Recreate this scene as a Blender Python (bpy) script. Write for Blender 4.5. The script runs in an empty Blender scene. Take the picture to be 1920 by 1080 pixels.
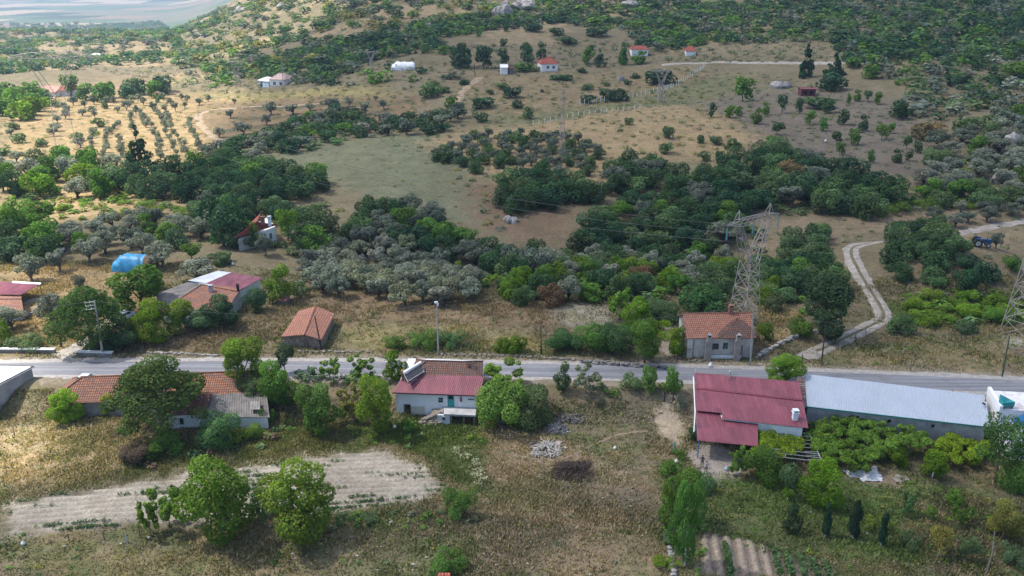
import bpy, math, random
import numpy as np
from mathutils import Vector
S = bpy.context.scene
COL = S.collection
# ---------------------------------------------------------------- camera, sky, sun, exposure
CH, FPX = 55.0, 1600.0
PITCH = math.atan(600 / 1600)
cd = bpy.data.cameras.new('camera'); cam = bpy.data.objects.new('camera', cd); COL.objects.link(cam)
cam.location = (0, 0, CH); cam.rotation_euler = (math.pi / 2 - PITCH, 0, 0)
cd.sensor_width = 36.0; cd.lens = 36.0 * FPX / 1920; cd.clip_start = 0.5; cd.clip_end = 20000
S.camera = cam
SUN_EL, SUN_AZ = math.radians(57), math.radians(-82)      # azimuth from +Y towards +X
SD = np.array([math.cos(SUN_EL) * math.sin(SUN_AZ), math.cos(SUN_EL) * math.cos(SUN_AZ), math.sin(SUN_EL)])
W = bpy.data.worlds.new('World'); S.world = W; W.use_nodes = True
nt = W.node_tree; bgn = nt.nodes['Background']
sky = nt.nodes.new('ShaderNodeTexSky'); sky.sky_type = 'NISHITA'; sky.sun_disc = False
sky.sun_elevation = SUN_EL; sky.sun_rotation = SUN_AZ
sky.air_density = 1.0; sky.dust_density = 1.6; sky.ozone_density = 0.6
nt.links.new(sky.outputs[0], bgn.inputs[0]); bgn.inputs[1].default_value = 0.11
ld = bpy.data.lights.new('sun', 'SUN'); ld.energy = 4.9; ld.angle = math.radians(0.6); ld.color = (1, 0.945, 0.86)
sun = bpy.data.objects.new('sun', ld); COL.objects.link(sun)
sun.rotation_euler = Vector(SD).to_track_quat('Z', 'Y').to_euler(); sun.location = (-200, 0, 400)
S.view_settings.view_transform = 'Standard'; S.view_settings.look = 'None'
S.view_settings.exposure = 1.08; S.view_settings.gamma = 1
S.cycles.volume_bounces = 0; S.cycles.max_bounces = 6; S.cycles.diffuse_bounces = 3; S.cycles.transparent_max_bounces = 12

# ---------------------------------------------------------------- numeric helpers
CP, SP = math.cos(PITCH), math.sin(PITCH)
def ray(u, v):
    a = (u - 960) / FPX; b = (540 - v) / FPX
    return a, CP + SP * b, -SP + CP * b
def P(u, v, z=0.0):
    d = ray(u, v); t = (z - CH) / d[2]
    return Vector((d[0] * t, d[1] * t, z))
def depth(x, y, z): return y * CP - (z - CH) * SP
def sst(a, b, x):
    t = np.clip((x - a) / (b - a), 0, 1); return t * t * (3 - 2 * t)
def hsh(ix, iy, seed):
    n = (ix.astype(np.int64) * 374761393 + iy.astype(np.int64) * 668265263 + seed * 974711) & 0x7fffffff
    n = ((n ^ (n >> 13)) * 1274126177) & 0x7fffffff
    return ((n ^ (n >> 16)) & 0xffff) / 65535.0
def vn(x, y, seed=0):
    x = np.asarray(x, float); y = np.asarray(y, float)
    ix = np.floor(x); iy = np.floor(y); fx = x - ix; fy = y - iy
    fx = fx * fx * (3 - 2 * fx); fy = fy * fy * (3 - 2 * fy)
    a = hsh(ix, iy, seed); b = hsh(ix + 1, iy, seed); c = hsh(ix, iy + 1, seed); d = hsh(ix + 1, iy + 1, seed)
    return (a * (1 - fx) + b * fx) * (1 - fy) + (c * (1 - fx) + d * fx) * fy
def fbm(x, y, seed=0, o=4):
    s = 0; a = .5; t = 0
    for i in range(o):
        s = s + a * vn(x * 2 ** i + 17.3 * i, y * 2 ** i - 9.1 * i, seed + i); t += a; a *= .5
    return s / t
def road_y(x): return 113.4 - 0.0005 * (np.asarray(x, float) + 40) ** 2
def gz(x, y):
    """height of the ground"""
    x = np.asarray(x, float); y = np.asarray(y, float)
    d = road_y(x) - y
    z = -2.6 * sst(3.9, 10.5, d) - .012 * np.maximum(0, d - 10.5)
    az = x / np.maximum(y, 1)
    far = sst(125, 150, y)
    z = z - 3.5 * np.exp(-((y - 166 - 4 * np.sin(x / 14)) / 11) ** 2) * sst(-60, -30, x) * (1 - sst(50, 70, x))
    z = z + 5.5 * np.exp(-(((x - 86) / 15) ** 2 + ((y - 158) / 12) ** 2))
    w = sst(-0.40, -0.08, az)
    z = z + 3 * sst(178, 235, y) * sst(-.3, 0., az) + 5 * np.exp(-(((x - 45) / 45) ** 2 + ((y - 290) / 45) ** 2))
    z = z + w * np.minimum(8 * sst(300, 450, y) + .115 * np.maximum(0, y - 430) + .16 * np.maximum(0, y - 720), 190)
    z = z + 12 * sst(.1, .5, az) * sst(170, 420, y)
    z = z - (1 - w) * (.03 * np.clip(y - 250, 0, 750) + 62 * sst(1100, 1750, y))
    z = z + (1 - w) * 13 * np.exp(-((y - 830) / 160) ** 2) * sst(-.62, -.3, az)
    n = fbm(x / 70, y / 70, 3, 4) - .5
    z = z + n * np.clip((y - 180) / 35, 0, 16) * (1 - (1 - w) * sst(1100, 1500, y))
    z = z + (fbm(x / 9, y / 9, 8, 3) - .5) * .5 * np.clip(np.abs(d) - 4, 0, 6) / 6
    return z
def at(u, v):
    d = ray(u, v)
    ts = np.concatenate([np.arange(40, 400, .5), np.arange(400, 2500, 3), np.arange(2500, 16000, 20)])
    h = CH + ts * d[2] - gz(ts * d[0], ts * d[1])
    k = np.nonzero(h < 0)[0]
    if not len(k): return Vector((d[0] * 9000, d[1] * 9000, -80))
    k = k[0]; t0, t1 = ts[max(k - 1, 0)], ts[k]
    for _ in range(12):
        m = (t0 + t1) / 2
        if CH + m * d[2] - float(gz(m * d[0], m * d[1])) < 0: t1 = m
        else: t0 = m
    return Vector((d[0] * t1, d[1] * t1, float(gz(t1 * d[0], t1 * d[1]))))
def wpoly(px): return np.array([tuple(at(u, v))[:2] for u, v in px])
def inside(x, y, poly):
    r = np.zeros(np.shape(x), bool); n = len(poly); j = n - 1
    for i in range(n):
        xi, yi = poly[i]; xj, yj = poly[j]
        c = (yi > y) != (yj > y)
        r ^= c & (x < (xj - xi) * (y - yi) / (yj - yi + 1e-12) + xi); j = i
    return r

# ---------------------------------------------------------------- objects
def tag(o, label=None, cat=None, group=None, kind=None):
    for k, v in (('label', label), ('category', cat), ('group', group), ('kind', kind)):
        if v: o[k] = v
    return o
def empty(name, loc, label, cat, group=None):
    o = bpy.data.objects.new(name, None); o.location = loc; o.empty_display_size = .3
    COL.objects.link(o); return tag(o, label, cat, group)
class MB:
    def __init__(s): s.v = []; s.f = []; s.m = []
    def add(s, vs, fs, mi=0):
        o = len(s.v); s.v += [tuple(q) for q in vs]; s.f += [tuple(i + o for i in f) for f in fs]; s.m += [mi] * len(fs); return s
    def box(s, c, size, rot=0, mi=0, tilt=None):
        hx, hy, hz = [q / 2 for q in size]; ca, sa = math.cos(rot), math.sin(rot); vs = []
        for z in (-hz, hz):
            for x, y in ((-hx, -hy), (hx, -hy), (hx, hy), (-hx, hy)):
                q = Vector((x, y, z))
                if tilt: q.rotate(tilt)
                vs.append((c[0] + q.x * ca - q.y * sa, c[1] + q.x * sa + q.y * ca, c[2] + q.z))
        return s.add(vs, [(3, 2, 1, 0), (4, 5, 6, 7), (0, 1, 5, 4), (1, 2, 6, 5), (2, 3, 7, 6), (3, 0, 4, 7)], mi)
    def prism(s, base, z0, tops, mi=0):
        n = len(base); tops = tops if hasattr(tops, '__len__') else [tops] * n
        vs = [(p[0], p[1], z0) for p in base] + [(p[0], p[1], t) for p, t in zip(base, tops)]
        return s.add(vs, [tuple(range(n - 1, -1, -1)), tuple(range(n, 2 * n))] + [(i, (i + 1) % n, n + (i + 1) % n, n + i) for i in range(n)], mi)
    def slab(s, q, t, mi=0):
        """a thick sheet hanging t below its corner points"""
        n = len(q); vs = [tuple(p) for p in q] + [(p[0], p[1], p[2] - t) for p in q]
        return s.add(vs, [tuple(range(n)), tuple(range(2 * n - 1, n - 1, -1))] + [((i + 1) % n, i, n + i, n + (i + 1) % n) for i in range(n)], mi)
    def tube(s, pts, r, n=6, mi=0):
        pts = [Vector(p) for p in pts]; rs = r if hasattr(r, '__len__') else [r] * len(pts); vs = []
        for i, p in enumerate(pts):
            d = (pts[min(i + 1, len(pts) - 1)] - pts[max(i - 1, 0)]).normalized()
            a = d.cross(Vector((0, 0, 1)) if abs(d.z) < .9 else Vector((1, 0, 0))).normalized(); b = d.cross(a)
            vs += [p + (a * math.cos(k * 2 * math.pi / n) + b * math.sin(k * 2 * math.pi / n)) * rs[i] for k in range(n)]
        fs = [(i * n + k, i * n + (k + 1) % n, (i + 1) * n + (k + 1) % n, (i + 1) * n + k) for i in range(len(pts) - 1) for k in range(n)]
        fs += [tuple(range(n - 1, -1, -1)), tuple((len(pts) - 1) * n + k for k in range(n))]
        return s.add(vs, fs, mi)
    def ball(s, c, r, n=8, mi=0):
        r = r if hasattr(r, '__len__') else (r, r, r); vs = []; fs = []
        for i in range(n // 2 + 1):
            th = math.pi * i / (n // 2)
            for k in range(n):
                ph = 2 * math.pi * k / n
                vs.append((c[0] + r[0] * math.sin(th) * math.cos(ph), c[1] + r[1] * math.sin(th) * math.sin(ph), c[2] + r[2] * math.cos(th)))
        for i in range(n // 2):
            for k in range(n): fs.append((i * n + k, (i + 1) * n + k, (i + 1) * n + (k + 1) % n, i * n + (k + 1) % n))
        return s.add(vs, fs, mi)
    def corr(s, a, b, c, d, pitch=.25, amp=.035, mi=0, thick=.03):
        """ribbed sheet: a,b the far edge, d,c the near edge, ribs run a to d"""
        a, b, c, d = map(Vector, (a, b, c, d)); n = max(4, int((b - a).length / pitch)); up = (b - a).cross(a - d).normalized()
        if up.z < 0: up = -up
        prof = []
        for i in range(n):
            for f, h in ((0, 0), (.45, 0), (.55, 1), (.9, 1)): prof.append(((i + f) / n, h * amp))
        prof.append((1, 0)); vs = []
        for t, h in prof: vs += [a.lerp(b, t) + up * h, d.lerp(c, t) + up * h]
        fs = [(2 * i, 2 * i + 1, 2 * i + 3, 2 * i + 2) for i in range(len(prof) - 1)]
        k = len(vs); vs += [v - up * thick for v in vs]
        fs += [(k + 2 * i + 2, k + 2 * i + 3, k + 2 * i + 1, k + 2 * i) for i in range(len(prof) - 1)]
        fs += [(2 * i + 1, k + 2 * i + 1, k + 2 * i + 3, 2 * i + 3) for i in range(len(prof) - 1)]
        return s.add(vs, fs, mi)
    def build(s, name, mat, parent=None, smooth=False, uv=False):
        me = bpy.data.meshes.new(name); o = bpy.data.objects.new(name, me)
        off = parent_loc(parent)
        me.from_pydata([(v[0] - off[0], v[1] - off[1], v[2] - off[2]) for v in s.v], [], s.f)
        for m in (mat if isinstance(mat, (list, tuple)) else [mat]): me.materials.append(m)
        if any(s.m): me.polygons.foreach_set('material_index', s.m)
        if smooth: me.polygons.foreach_set('use_smooth', [True] * len(s.f))
        if uv:
            lay = me.uv_layers.new(name='UVMap')
            for p in me.polygons:
                n = p.normal; al = Vector((0, 0, 1)).cross(n)
                al = al.normalized() if al.length > .01 else Vector((1, 0, 0)); up = n.cross(al)
                for li in p.loop_indices:
                    co = me.vertices[me.loops[li].vertex_index].co; lay.data[li].uv = (co.dot(al), co.dot(up))
        me.update(); COL.objects.link(o)
        if parent: o.parent = parent
        return o
def parent_loc(p):
    v = Vector((0, 0, 0))
    while p: v = v + p.location; p = p.parent
    return v
def npmesh(name, V, F, mat, cols=None, size=4, loc=None):
    """a mesh straight from arrays, F is (n, size)"""
    me = bpy.data.meshes.new(name); V = np.asarray(V, np.float32); F = np.asarray(F, np.int32)
    me.vertices.add(len(V)); me.vertices.foreach_set('co', V.ravel())
    me.loops.add(F.size); me.loops.foreach_set('vertex_index', F.ravel())
    me.polygons.add(len(F)); me.polygons.foreach_set('loop_start', np.arange(0, F.size, size, dtype=np.int32))
    if cols is not None:
        a = me.color_attributes.new('tint', 'FLOAT_COLOR', 'POINT')
        c = np.ones((len(V), 4), np.float32); c[:, :cols.shape[1]] = cols; a.data.foreach_set('color', c.ravel())
    me.update(calc_edges=True)
    if mat: me.materials.append(mat)
    return me

# ---------------------------------------------------------------- materials
def newmat(name):
    m = bpy.data.materials.new(name); m.use_nodes = True; t = m.node_tree
    return m, t, t.nodes, t.links, t.nodes['Principled BSDF']
def nz(N, L, vec, scale, detail=4, rough=.6):
    n = N.new('ShaderNodeTexNoise'); n.inputs['Scale'].default_value = scale; n.inputs['Detail'].default_value = detail
    n.inputs['Roughness'].default_value = rough; L.new(vec, n.inputs['Vector']); return n.outputs['Fac']
def rng(N, L, fac, a, b, c, d):
    r = N.new('ShaderNodeMapRange'); L.new(fac, r.inputs[0])
    for i, q in enumerate((a, b, c, d)): r.inputs[i + 1].default_value = q
    return r.outputs[0]
def mixc(N, L, fac, a, b, blend='MIX'):
    m = N.new('ShaderNodeMix'); m.data_type = 'RGBA'; m.blend_type = blend
    for s, q in ((m.inputs[0], fac), (m.inputs[6], a), (m.inputs[7], b)):
        if hasattr(q, 'is_linked'): L.new(q, s)
        else: s.default_value = q if not hasattr(q, '__len__') else (*q, 1)
    return m.outputs[2]
def mul(N, L, a, b):
    m = N.new('ShaderNodeMath'); m.operation = 'MULTIPLY'
    for s, q in ((m.inputs[0], a), (m.inputs[1], b)):
        if hasattr(q, 'is_linked'): L.new(q, s)
        else: s.default_value = q
    return m.outputs[0]
def surf(name, col, rough=.8, var=.35, scale=1.2, stain=None, stain_amt=.5, metal=0, fine=12, bump=.1):
    """weathered surface: broad and fine noise, optional stains"""
    m, t, N, L, b = newmat(name); g = N.new('ShaderNodeNewGeometry').outputs['Position']
    c = mixc(N, L, rng(N, L, nz(N, L, g, scale), .3, .7, 0, 1), tuple(q * (1 - var) for q in col), tuple(min(1, q * (1 + var * .6)) for q in col))
    if stain: c = mixc(N, L, rng(N, L, nz(N, L, g, scale * .7, 6), .52, .68, 0, stain_amt), c, stain)
    c = mixc(N, L, 1.0, c, mixc(N, L, nz(N, L, g, fine, 3), (.72, .72, .72), (1.2, 1.2, 1.2)), 'MULTIPLY')
    L.new(c, b.inputs['Base Color']); b.inputs['Roughness'].default_value = rough; b.inputs['Metallic'].default_value = metal
    if bump:
        bp = N.new('ShaderNodeBump'); bp.inputs['Strength'].default_value = bump; L.new(nz(N, L, g, fine, 3), bp.inputs['Height']); L.new(bp.outputs[0], b.inputs['Normal'])
    return m
def tilemat(name, c1, c2, dark, patch, pamt=.5):
    m, t, N, L, b = newmat(name); uv = N.new('ShaderNodeTexCoord').outputs['UV']; g = N.new('ShaderNodeNewGeometry').outputs['Position']
    br = N.new('ShaderNodeTexBrick'); L.new(uv, br.inputs['Vector'])
    br.inputs['Color1'].default_value = (*c1, 1); br.inputs['Color2'].default_value = (*c2, 1); br.inputs['Mortar'].default_value = (*dark, 1)
    br.inputs['Scale'].default_value = 1; br.inputs['Brick Width'].default_value = .3; br.inputs['Row Height'].default_value = .42
    br.inputs['Mortar Size'].default_value = .06; br.inputs['Mortar Smooth'].default_value = .6; br.offset = 0
    c = mixc(N, L, rng(N, L, nz(N, L, g, .8, 6), .45, .62, 0, pamt), br.outputs['Color'], patch)
    c = mixc(N, L, 1.0, c, mixc(N, L, nz(N, L, g, 3, 5, .7), (.55, .55, .55), (1.4, 1.4, 1.4)), 'MULTIPLY')
    L.new(c, b.inputs['Base Color']); b.inputs['Roughness'].default_value = .9
    bp = N.new('ShaderNodeBump'); bp.inputs['Strength'].default_value = .6; bp.inputs['Distance'].default_value = .05
    inv = N.new('ShaderNodeMath'); inv.operation = 'SUBTRACT'; inv.inputs[0].default_value = 1; L.new(br.outputs['Fac'], inv.inputs[1])
    L.new(inv.outputs[0], bp.inputs['Height']); L.new(bp.outputs[0], b.inputs['Normal'])
    return m
def leafmat(name):
    m, t, N, L, b = newmat(name); N.remove(b)
    oi = N.new('ShaderNodeObjectInfo'); at_ = N.new('ShaderNodeAttribute'); at_.attribute_name = 'tint'
    c = mixc(N, L, 1.0, oi.outputs['Color'], at_.outputs['Color'], 'MULTIPLY')
    d = N.new('ShaderNodeBsdfDiffuse'); tr = N.new('ShaderNodeBsdfTranslucent'); mx = N.new('ShaderNodeMixShader'); mx.inputs[0].default_value = .28
    L.new(c, d.inputs[0]); L.new(mixc(N, L, 1.0, c, (1.1, 1.25, .6), 'MULTIPLY'), tr.inputs[0])
    L.new(d.outputs[0], mx.inputs[1]); L.new(tr.outputs[0], mx.inputs[2]); L.new(mx.outputs[0], N['Material Output'].inputs[0])
    return m
LEAF = leafmat('foliage')
BARK = surf('bark', (.11, .09, .075), .9, .4, 3)
LIME = surf('limewashed_bark', (.62, .64, .66), .9, .2, 4)
GREYBARK = surf('grey_bark', (.2, .175, .155), .9, .4, 3)
TILE = tilemat('clay_tiles', (.45, .195, .115), (.28, .125, .08), (.045, .025, .02), (.13, .085, .075), .65)
TILE_OLD = tilemat('old_clay_tiles', (.25, .115, .075), (.13, .07, .055), (.03, .02, .018), (.09, .065, .06), .75)
TILE_RED = tilemat('red_tiles', (.45, .11, .07), (.36, .09, .06), (.12, .04, .03), (.3, .08, .06), .3)
def metal_roof(name, col, var=.15, stain=None, amt=.4, rough=.45):
    m = surf(name, col, rough, var, .5, stain, amt, 0, 5, .03); N, L = m.node_tree.nodes, m.node_tree.links; b = N['Principled BSDF']
    src = b.inputs['Base Color'].links[0].from_socket; g = N.new('ShaderNodeMapping'); g.inputs['Scale'].default_value = (2.2, .22, .22)
    L.new(N.new('ShaderNodeNewGeometry').outputs['Position'], g.inputs[0])
    c = mixc(N, L, rng(N, L, nz(N, L, g.outputs[0], 1.0, 5, .7), .5, .72, 0, .55), src, tuple(min(.8, q * 1.25 + .06) for q in col))
    sn = N.new('ShaderNodeVectorMath'); sn.operation = 'SNAP'; sn.inputs[1].default_value = (1.05, 3.4, 50); L.new(N.new('ShaderNodeNewGeometry').outputs['Position'], sn.inputs[0])
    wn = N.new('ShaderNodeTexWhiteNoise'); L.new(sn.outputs[0], wn.inputs['Vector']); c = mixc(N, L, 1.0, c, mixc(N, L, wn.outputs['Value'], (.8, .8, .82), (1.14, 1.14, 1.12)), 'MULTIPLY')
    c = mixc(N, L, rng(N, L, nz(N, L, g.outputs[0], 2.1, 5, .7), .56, .72, 0, .5), c, (.13, .075, .06)); L.new(c, b.inputs['Base Color']); return m
REDM = metal_roof('red_painted_sheet', (.235, .06, .088), .16, (.19, .062, .085), .6, .5)
REDM_FADE = metal_roof('faded_red_sheet', (.25, .075, .105), .2, (.36, .2, .22), .5)
PALE = surf('pale_blue_grey_sheet', (.4, .455, .54), .5, .05, .35, (.33, .37, .43), .35, 0, 5, .03)
ASB = surf('asbestos_cement', (.2, .19, .185), .95, .4, .9, (.1, .085, .07), .6)
CONC = surf('grey_concrete', (.4, .4, .41), .9, .3, .7, (.14, .14, .14), .5)
CONC_D = surf('dark_concrete', (.21, .205, .2), .95, .4, .8, (.06, .06, .05), .5)
WHITE = surf('white_limewash', (.72, .76, .8), .9, .1, .6, (.4, .4, .4), .6)
TILE_ORANGE = tilemat('orange_clay_tiles', (.46, .205, .13), (.33, .145, .095), (.1, .04, .03), (.26, .14, .1), .45)
PANEL = surf('solar_panel_glass', (.02, .025, .04), .35, .1, 2, bump=0)
WHITE_C = surf('clean_white_render', (.8, .81, .82), .9, .06, .5)
PLASTER = surf('old_grey_plaster', (.5, .47, .44), .95, .3, .6, (.2, .17, .15), .6)
STONE = surf('rubble_stone', (.24, .21, .18), .95, .5, 2.2, (.09, .08, .07), .5, 0, 7, .6)
BRICKY = surf('bare_brick', (.27, .13, .09), .95, .4, 2)
GLASS = surf('dark_window_glass', (.02, .025, .03), .15, .1, 2, bump=0)
DARK = surf('black_and_opening_shade', (.012, .012, .013), .9, .2, 2, bump=0)  # near-black paint; on openings it stands in for their inner shade
TEAL = surf('teal_paint', (.02, .27, .29), .6, .2, 2)
WOOD = surf('weathered_wood', (.16, .125, .1), .9, .4, 4)
WOODG = surf('grey_dead_wood', (.33, .31, .29), .95, .4, 3)
TWIG = surf('dry_twigs', (.085, .06, .045), .95, .4, 5)
STEEL = surf('galvanised_steel', (.42, .43, .44), .5, .25, 2, (.25, .2, .17), .4, .3)
LATT = surf('lattice_steel', (.36, .33, .31), .6, .25, 2, (.25, .17, .13), .5, .2)
TIMBERPOLE = surf('tarred_pole', (.05, .04, .035), .9, .3, 3)
BLUEPAINT = surf('blue_paint', (.03, .2, .42), .5, .2, 2)
GREENPAINT = surf('green_trim_paint', (.02, .22, .2), .5, .2, 2)
TARPBLUE = surf('blue_tarpaulin', (.03, .27, .52), .5, .35, 1.5, (.02, .13, .3), .7, 0, 3, .5)
TARPWHITE = surf('white_tarpaulin', (.75, .78, .82), .5, .12, 1.5, (.5, .53, .57), .4)
WIRE = surf('wire', (.1, .1, .105), .6, .1, 2, bump=0)
GLASSINS = surf('glass_insulator', (.1, .3, .34), .25, .15, 3, bump=0)
CARWHITE = surf('car_white_paint', (.66, .72, .76), .25, .06, 2, bump=0)
TYRE = surf('tyre_rubber', (.02, .02, .02), .9, .2, 3)
ROCK = surf('pale_rock', (.33, .31, .3), .95, .4, .6, (.14, .13, .125), .6, 0, 3, .7)
SKIN = surf('skin', (.42, .25, .17), .7, .1, 3, bump=0)
def cloth(n, c): return surf(n, c, .95, .15, 6, bump=.05)
# ================================================================ GROUND
DRY = (.235, .17, .095); GOLD = (.32, .235, .13); BROWN = (.165, .12, .08); OLIVEG = (.125, .125, .06); GREEN = (.075, .1, .03)
LUSH = (.055, .095, .022); SOIL = (.34, .312, .268); PALEDIRT = (.42, .36, .29); DARKSOIL = (.1, .08, .055); SAGE = (.145, .155, .1)
REG = [  # outline in photo pixels (turned into ground positions), colour, greenness, ragged edge
    # hills, slopes and the country beyond
    ([(0, 175), (440, 165), (500, 200), (420, 330), (330, 400), (0, 420)], GOLD, .4, 1.5),
    ([(160, 130), (330, 118), (350, 135), (330, 160), (180, 170)], (.32, .22, .12), .05, 1),
    ([(370, 195), (480, 185), (800, 185), (760, 235), (640, 235), (500, 270), (400, 270), (365, 220)], (.2, .145, .09), .3, 1),
    ([(330, 165), (720, 165), (760, 180), (480, 190)], (.26, .22, .1), .6, 1),
    ([(470, 199), (600, 194), (780, 190), (780, 194), (600, 199), (470, 205)], (.095, .09, .055), .3, .5),
    ([(440, 220), (600, 210), (740, 206), (740, 211), (600, 216), (440, 227)], (.1, .09, .058), .3, .5),
    ([(420, 243), (520, 232), (620, 226), (620, 231), (520, 238), (420, 250)], (.1, .095, .06), .3, .5),
    ([(480, 300), (610, 265), (700, 255), (800, 250), (860, 300), (910, 350), (920, 400), (850, 430), (760, 400), (640, 345), (520, 330)], SAGE, .25, 1.2),
    ([(850, 330), (960, 350), (1090, 400), (1060, 470), (960, 450), (900, 420)], (.17, .125, .085), .15, 1.5),
    ([(780, 270), (850, 290), (920, 340), (1100, 350), (1240, 300), (1420, 310), (1440, 260), (1290, 195), (1060, 215), (900, 240)], (.275, .21, .125), .3, 1.5),
    ([(930, 215), (1060, 200), (1180, 172), (1300, 150), (1400, 140), (1420, 170), (1280, 195), (1060, 225), (930, 240)], (.15, .15, .085), .7, 1),
    ([(1290, 195), (1420, 170), (1560, 165), (1700, 190), (1740, 230), (1760, 330), (1680, 350), (1560, 300), (1430, 300), (1440, 255)], (.15, .13, .108), .22, 1.5),
    ([(870, 140), (1060, 140), (1260, 120), (1330, 140), (1230, 170), (1060, 210), (930, 215), (870, 180)], (.215, .17, .105), .45, 1.5),
    ([(1440, 420), (1560, 400), (1700, 410), (1920, 390), (1920, 500), (1850, 500), (1700, 430), (1590, 440), (1560, 470), (1480, 450), (1420, 500)], (.22, .175, .12), .3, 1.2),
    # valley floor and the far side of the road
    ([(0, 480), (120, 500), (280, 500), (300, 560), (240, 640), (120, 660), (0, 665)], (.29, .215, .125), .15, .8),
    ([(570, 545), (900, 560), (1060, 580), (1100, 640), (900, 620), (640, 612), (400, 665), (260, 665), (330, 620), (480, 600)], (.18, .135, .09), .25, 1),
    ([(640, 612), (860, 612), (1010, 625), (1020, 662), (870, 664), (640, 656)], (.25, .21, .11), .55, .8),
    ([(1040, 575), (1140, 575), (1150, 605), (1060, 608)], SOIL, .35, .6),
    ([(1420, 570), (1500, 560), (1510, 640), (1420, 655)], (.26, .2, .11), .2, .8),
    ([(1540, 680), (1640, 640), (1700, 600), (1920, 590), (1920, 705), (1700, 692)], (.225, .18, .11), .5, 1),
    ([(1880, 632), (1920, 632), (1920, 650), (1890, 652)], (.4, .37, .33), .1, .5),
    ([(1640, 570), (1920, 545), (1920, 600), (1700, 615)], GREEN, .8, 1),
    ([(1225, 600), (1262, 600), (1275, 672), (1240, 672)], (.3, .26, .22), .1, .5),
    # camera side of the road
    ([(0, 712), (120, 712), (270, 790), (290, 830), (235, 880), (0, 945)], (.31, .245, .155), .25, .8),
    ([(0, 840), (120, 770), (150, 800), (40, 920), (0, 930)], (.35, .27, .17), .16, 1.6),
    ([(235, 850), (420, 805), (640, 800), (760, 800), (700, 845), (560, 850), (350, 885), (235, 900)], (.1, .1, .04), .8, .8),
    ([(0, 945), (350, 890), (560, 862), (700, 842), (790, 872), (838, 908), (800, 940), (640, 958), (300, 985), (0, 1008)], SOIL, .0, .8),
    ([(640, 790), (760, 780), (930, 800), (900, 850), (920, 920), (880, 920), (800, 860), (720, 830), (660, 830)], (.075, .1, .03), .7, .6),
    ([(840, 840), (880, 838), (925, 920), (890, 918)], (.13, .14, .08), .7, .5),
    ([(930, 790), (1230, 760), (1250, 800), (1230, 920), (1240, 1080), (860, 1080), (930, 950), (910, 860)], (.225, .175, .122), .22, 1),
    ([(1040, 770), (1210, 750), (1240, 830), (1100, 850), (1050, 830)], (.15, .13, .09), .5, 1),
    ([(1215, 775), (1262, 742), (1280, 745), (1262, 775), (1275, 800), (1300, 840), (1285, 852), (1240, 820)], (.3, .255, .2), .14, 1.1),
    ([(1248, 735), (1270, 738), (1262, 775), (1282, 800), (1300, 842), (1280, 840), (1240, 805)], (.35, .3, .235), .05, .9),
    ([(1285, 850), (1320, 830), (1400, 850), (1375, 910), (1368, 940), (1340, 948), (1318, 945), (1310, 890)], (.36, .32, .285), .05, .35),
    ([(1345, 900), (1420, 895), (1700, 900), (1900, 930), (1920, 1000), (1700, 1060), (1480, 1030), (1340, 1000), (1300, 960)], (.1, .145, .05), .75, .8),
    ([(1530, 800), (1850, 810), (1840, 890), (1700, 910), (1600, 900), (1560, 880)], (.16, .125, .085), .4, .8),
    ([(1700, 940), (1920, 930), (1920, 1080), (1760, 1080), (1700, 1000)], (.17, .14, .085), .5, 1),
    ([(1320, 1000), (1400, 1010), (1460, 1035), (1560, 1060), (1570, 1080), (1300, 1080)], (.3, .25, .205), .0, .3),
    ([(1575, 880), (1620, 878), (1700, 895), (1690, 920), (1600, 905)], (.25, .2, .15), .1, .4),
]
REGW = [(wpoly(p), c, g, e) for p, c, g, e in REG]
FIELD = next(p for (q, *_), (p, *_) in zip(REG, REGW) if q[0] == (0, 945)); BEDS = next(p for (q, *_), (p, *_) in zip(REG, REGW) if q[0] == (1320, 1000))
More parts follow.
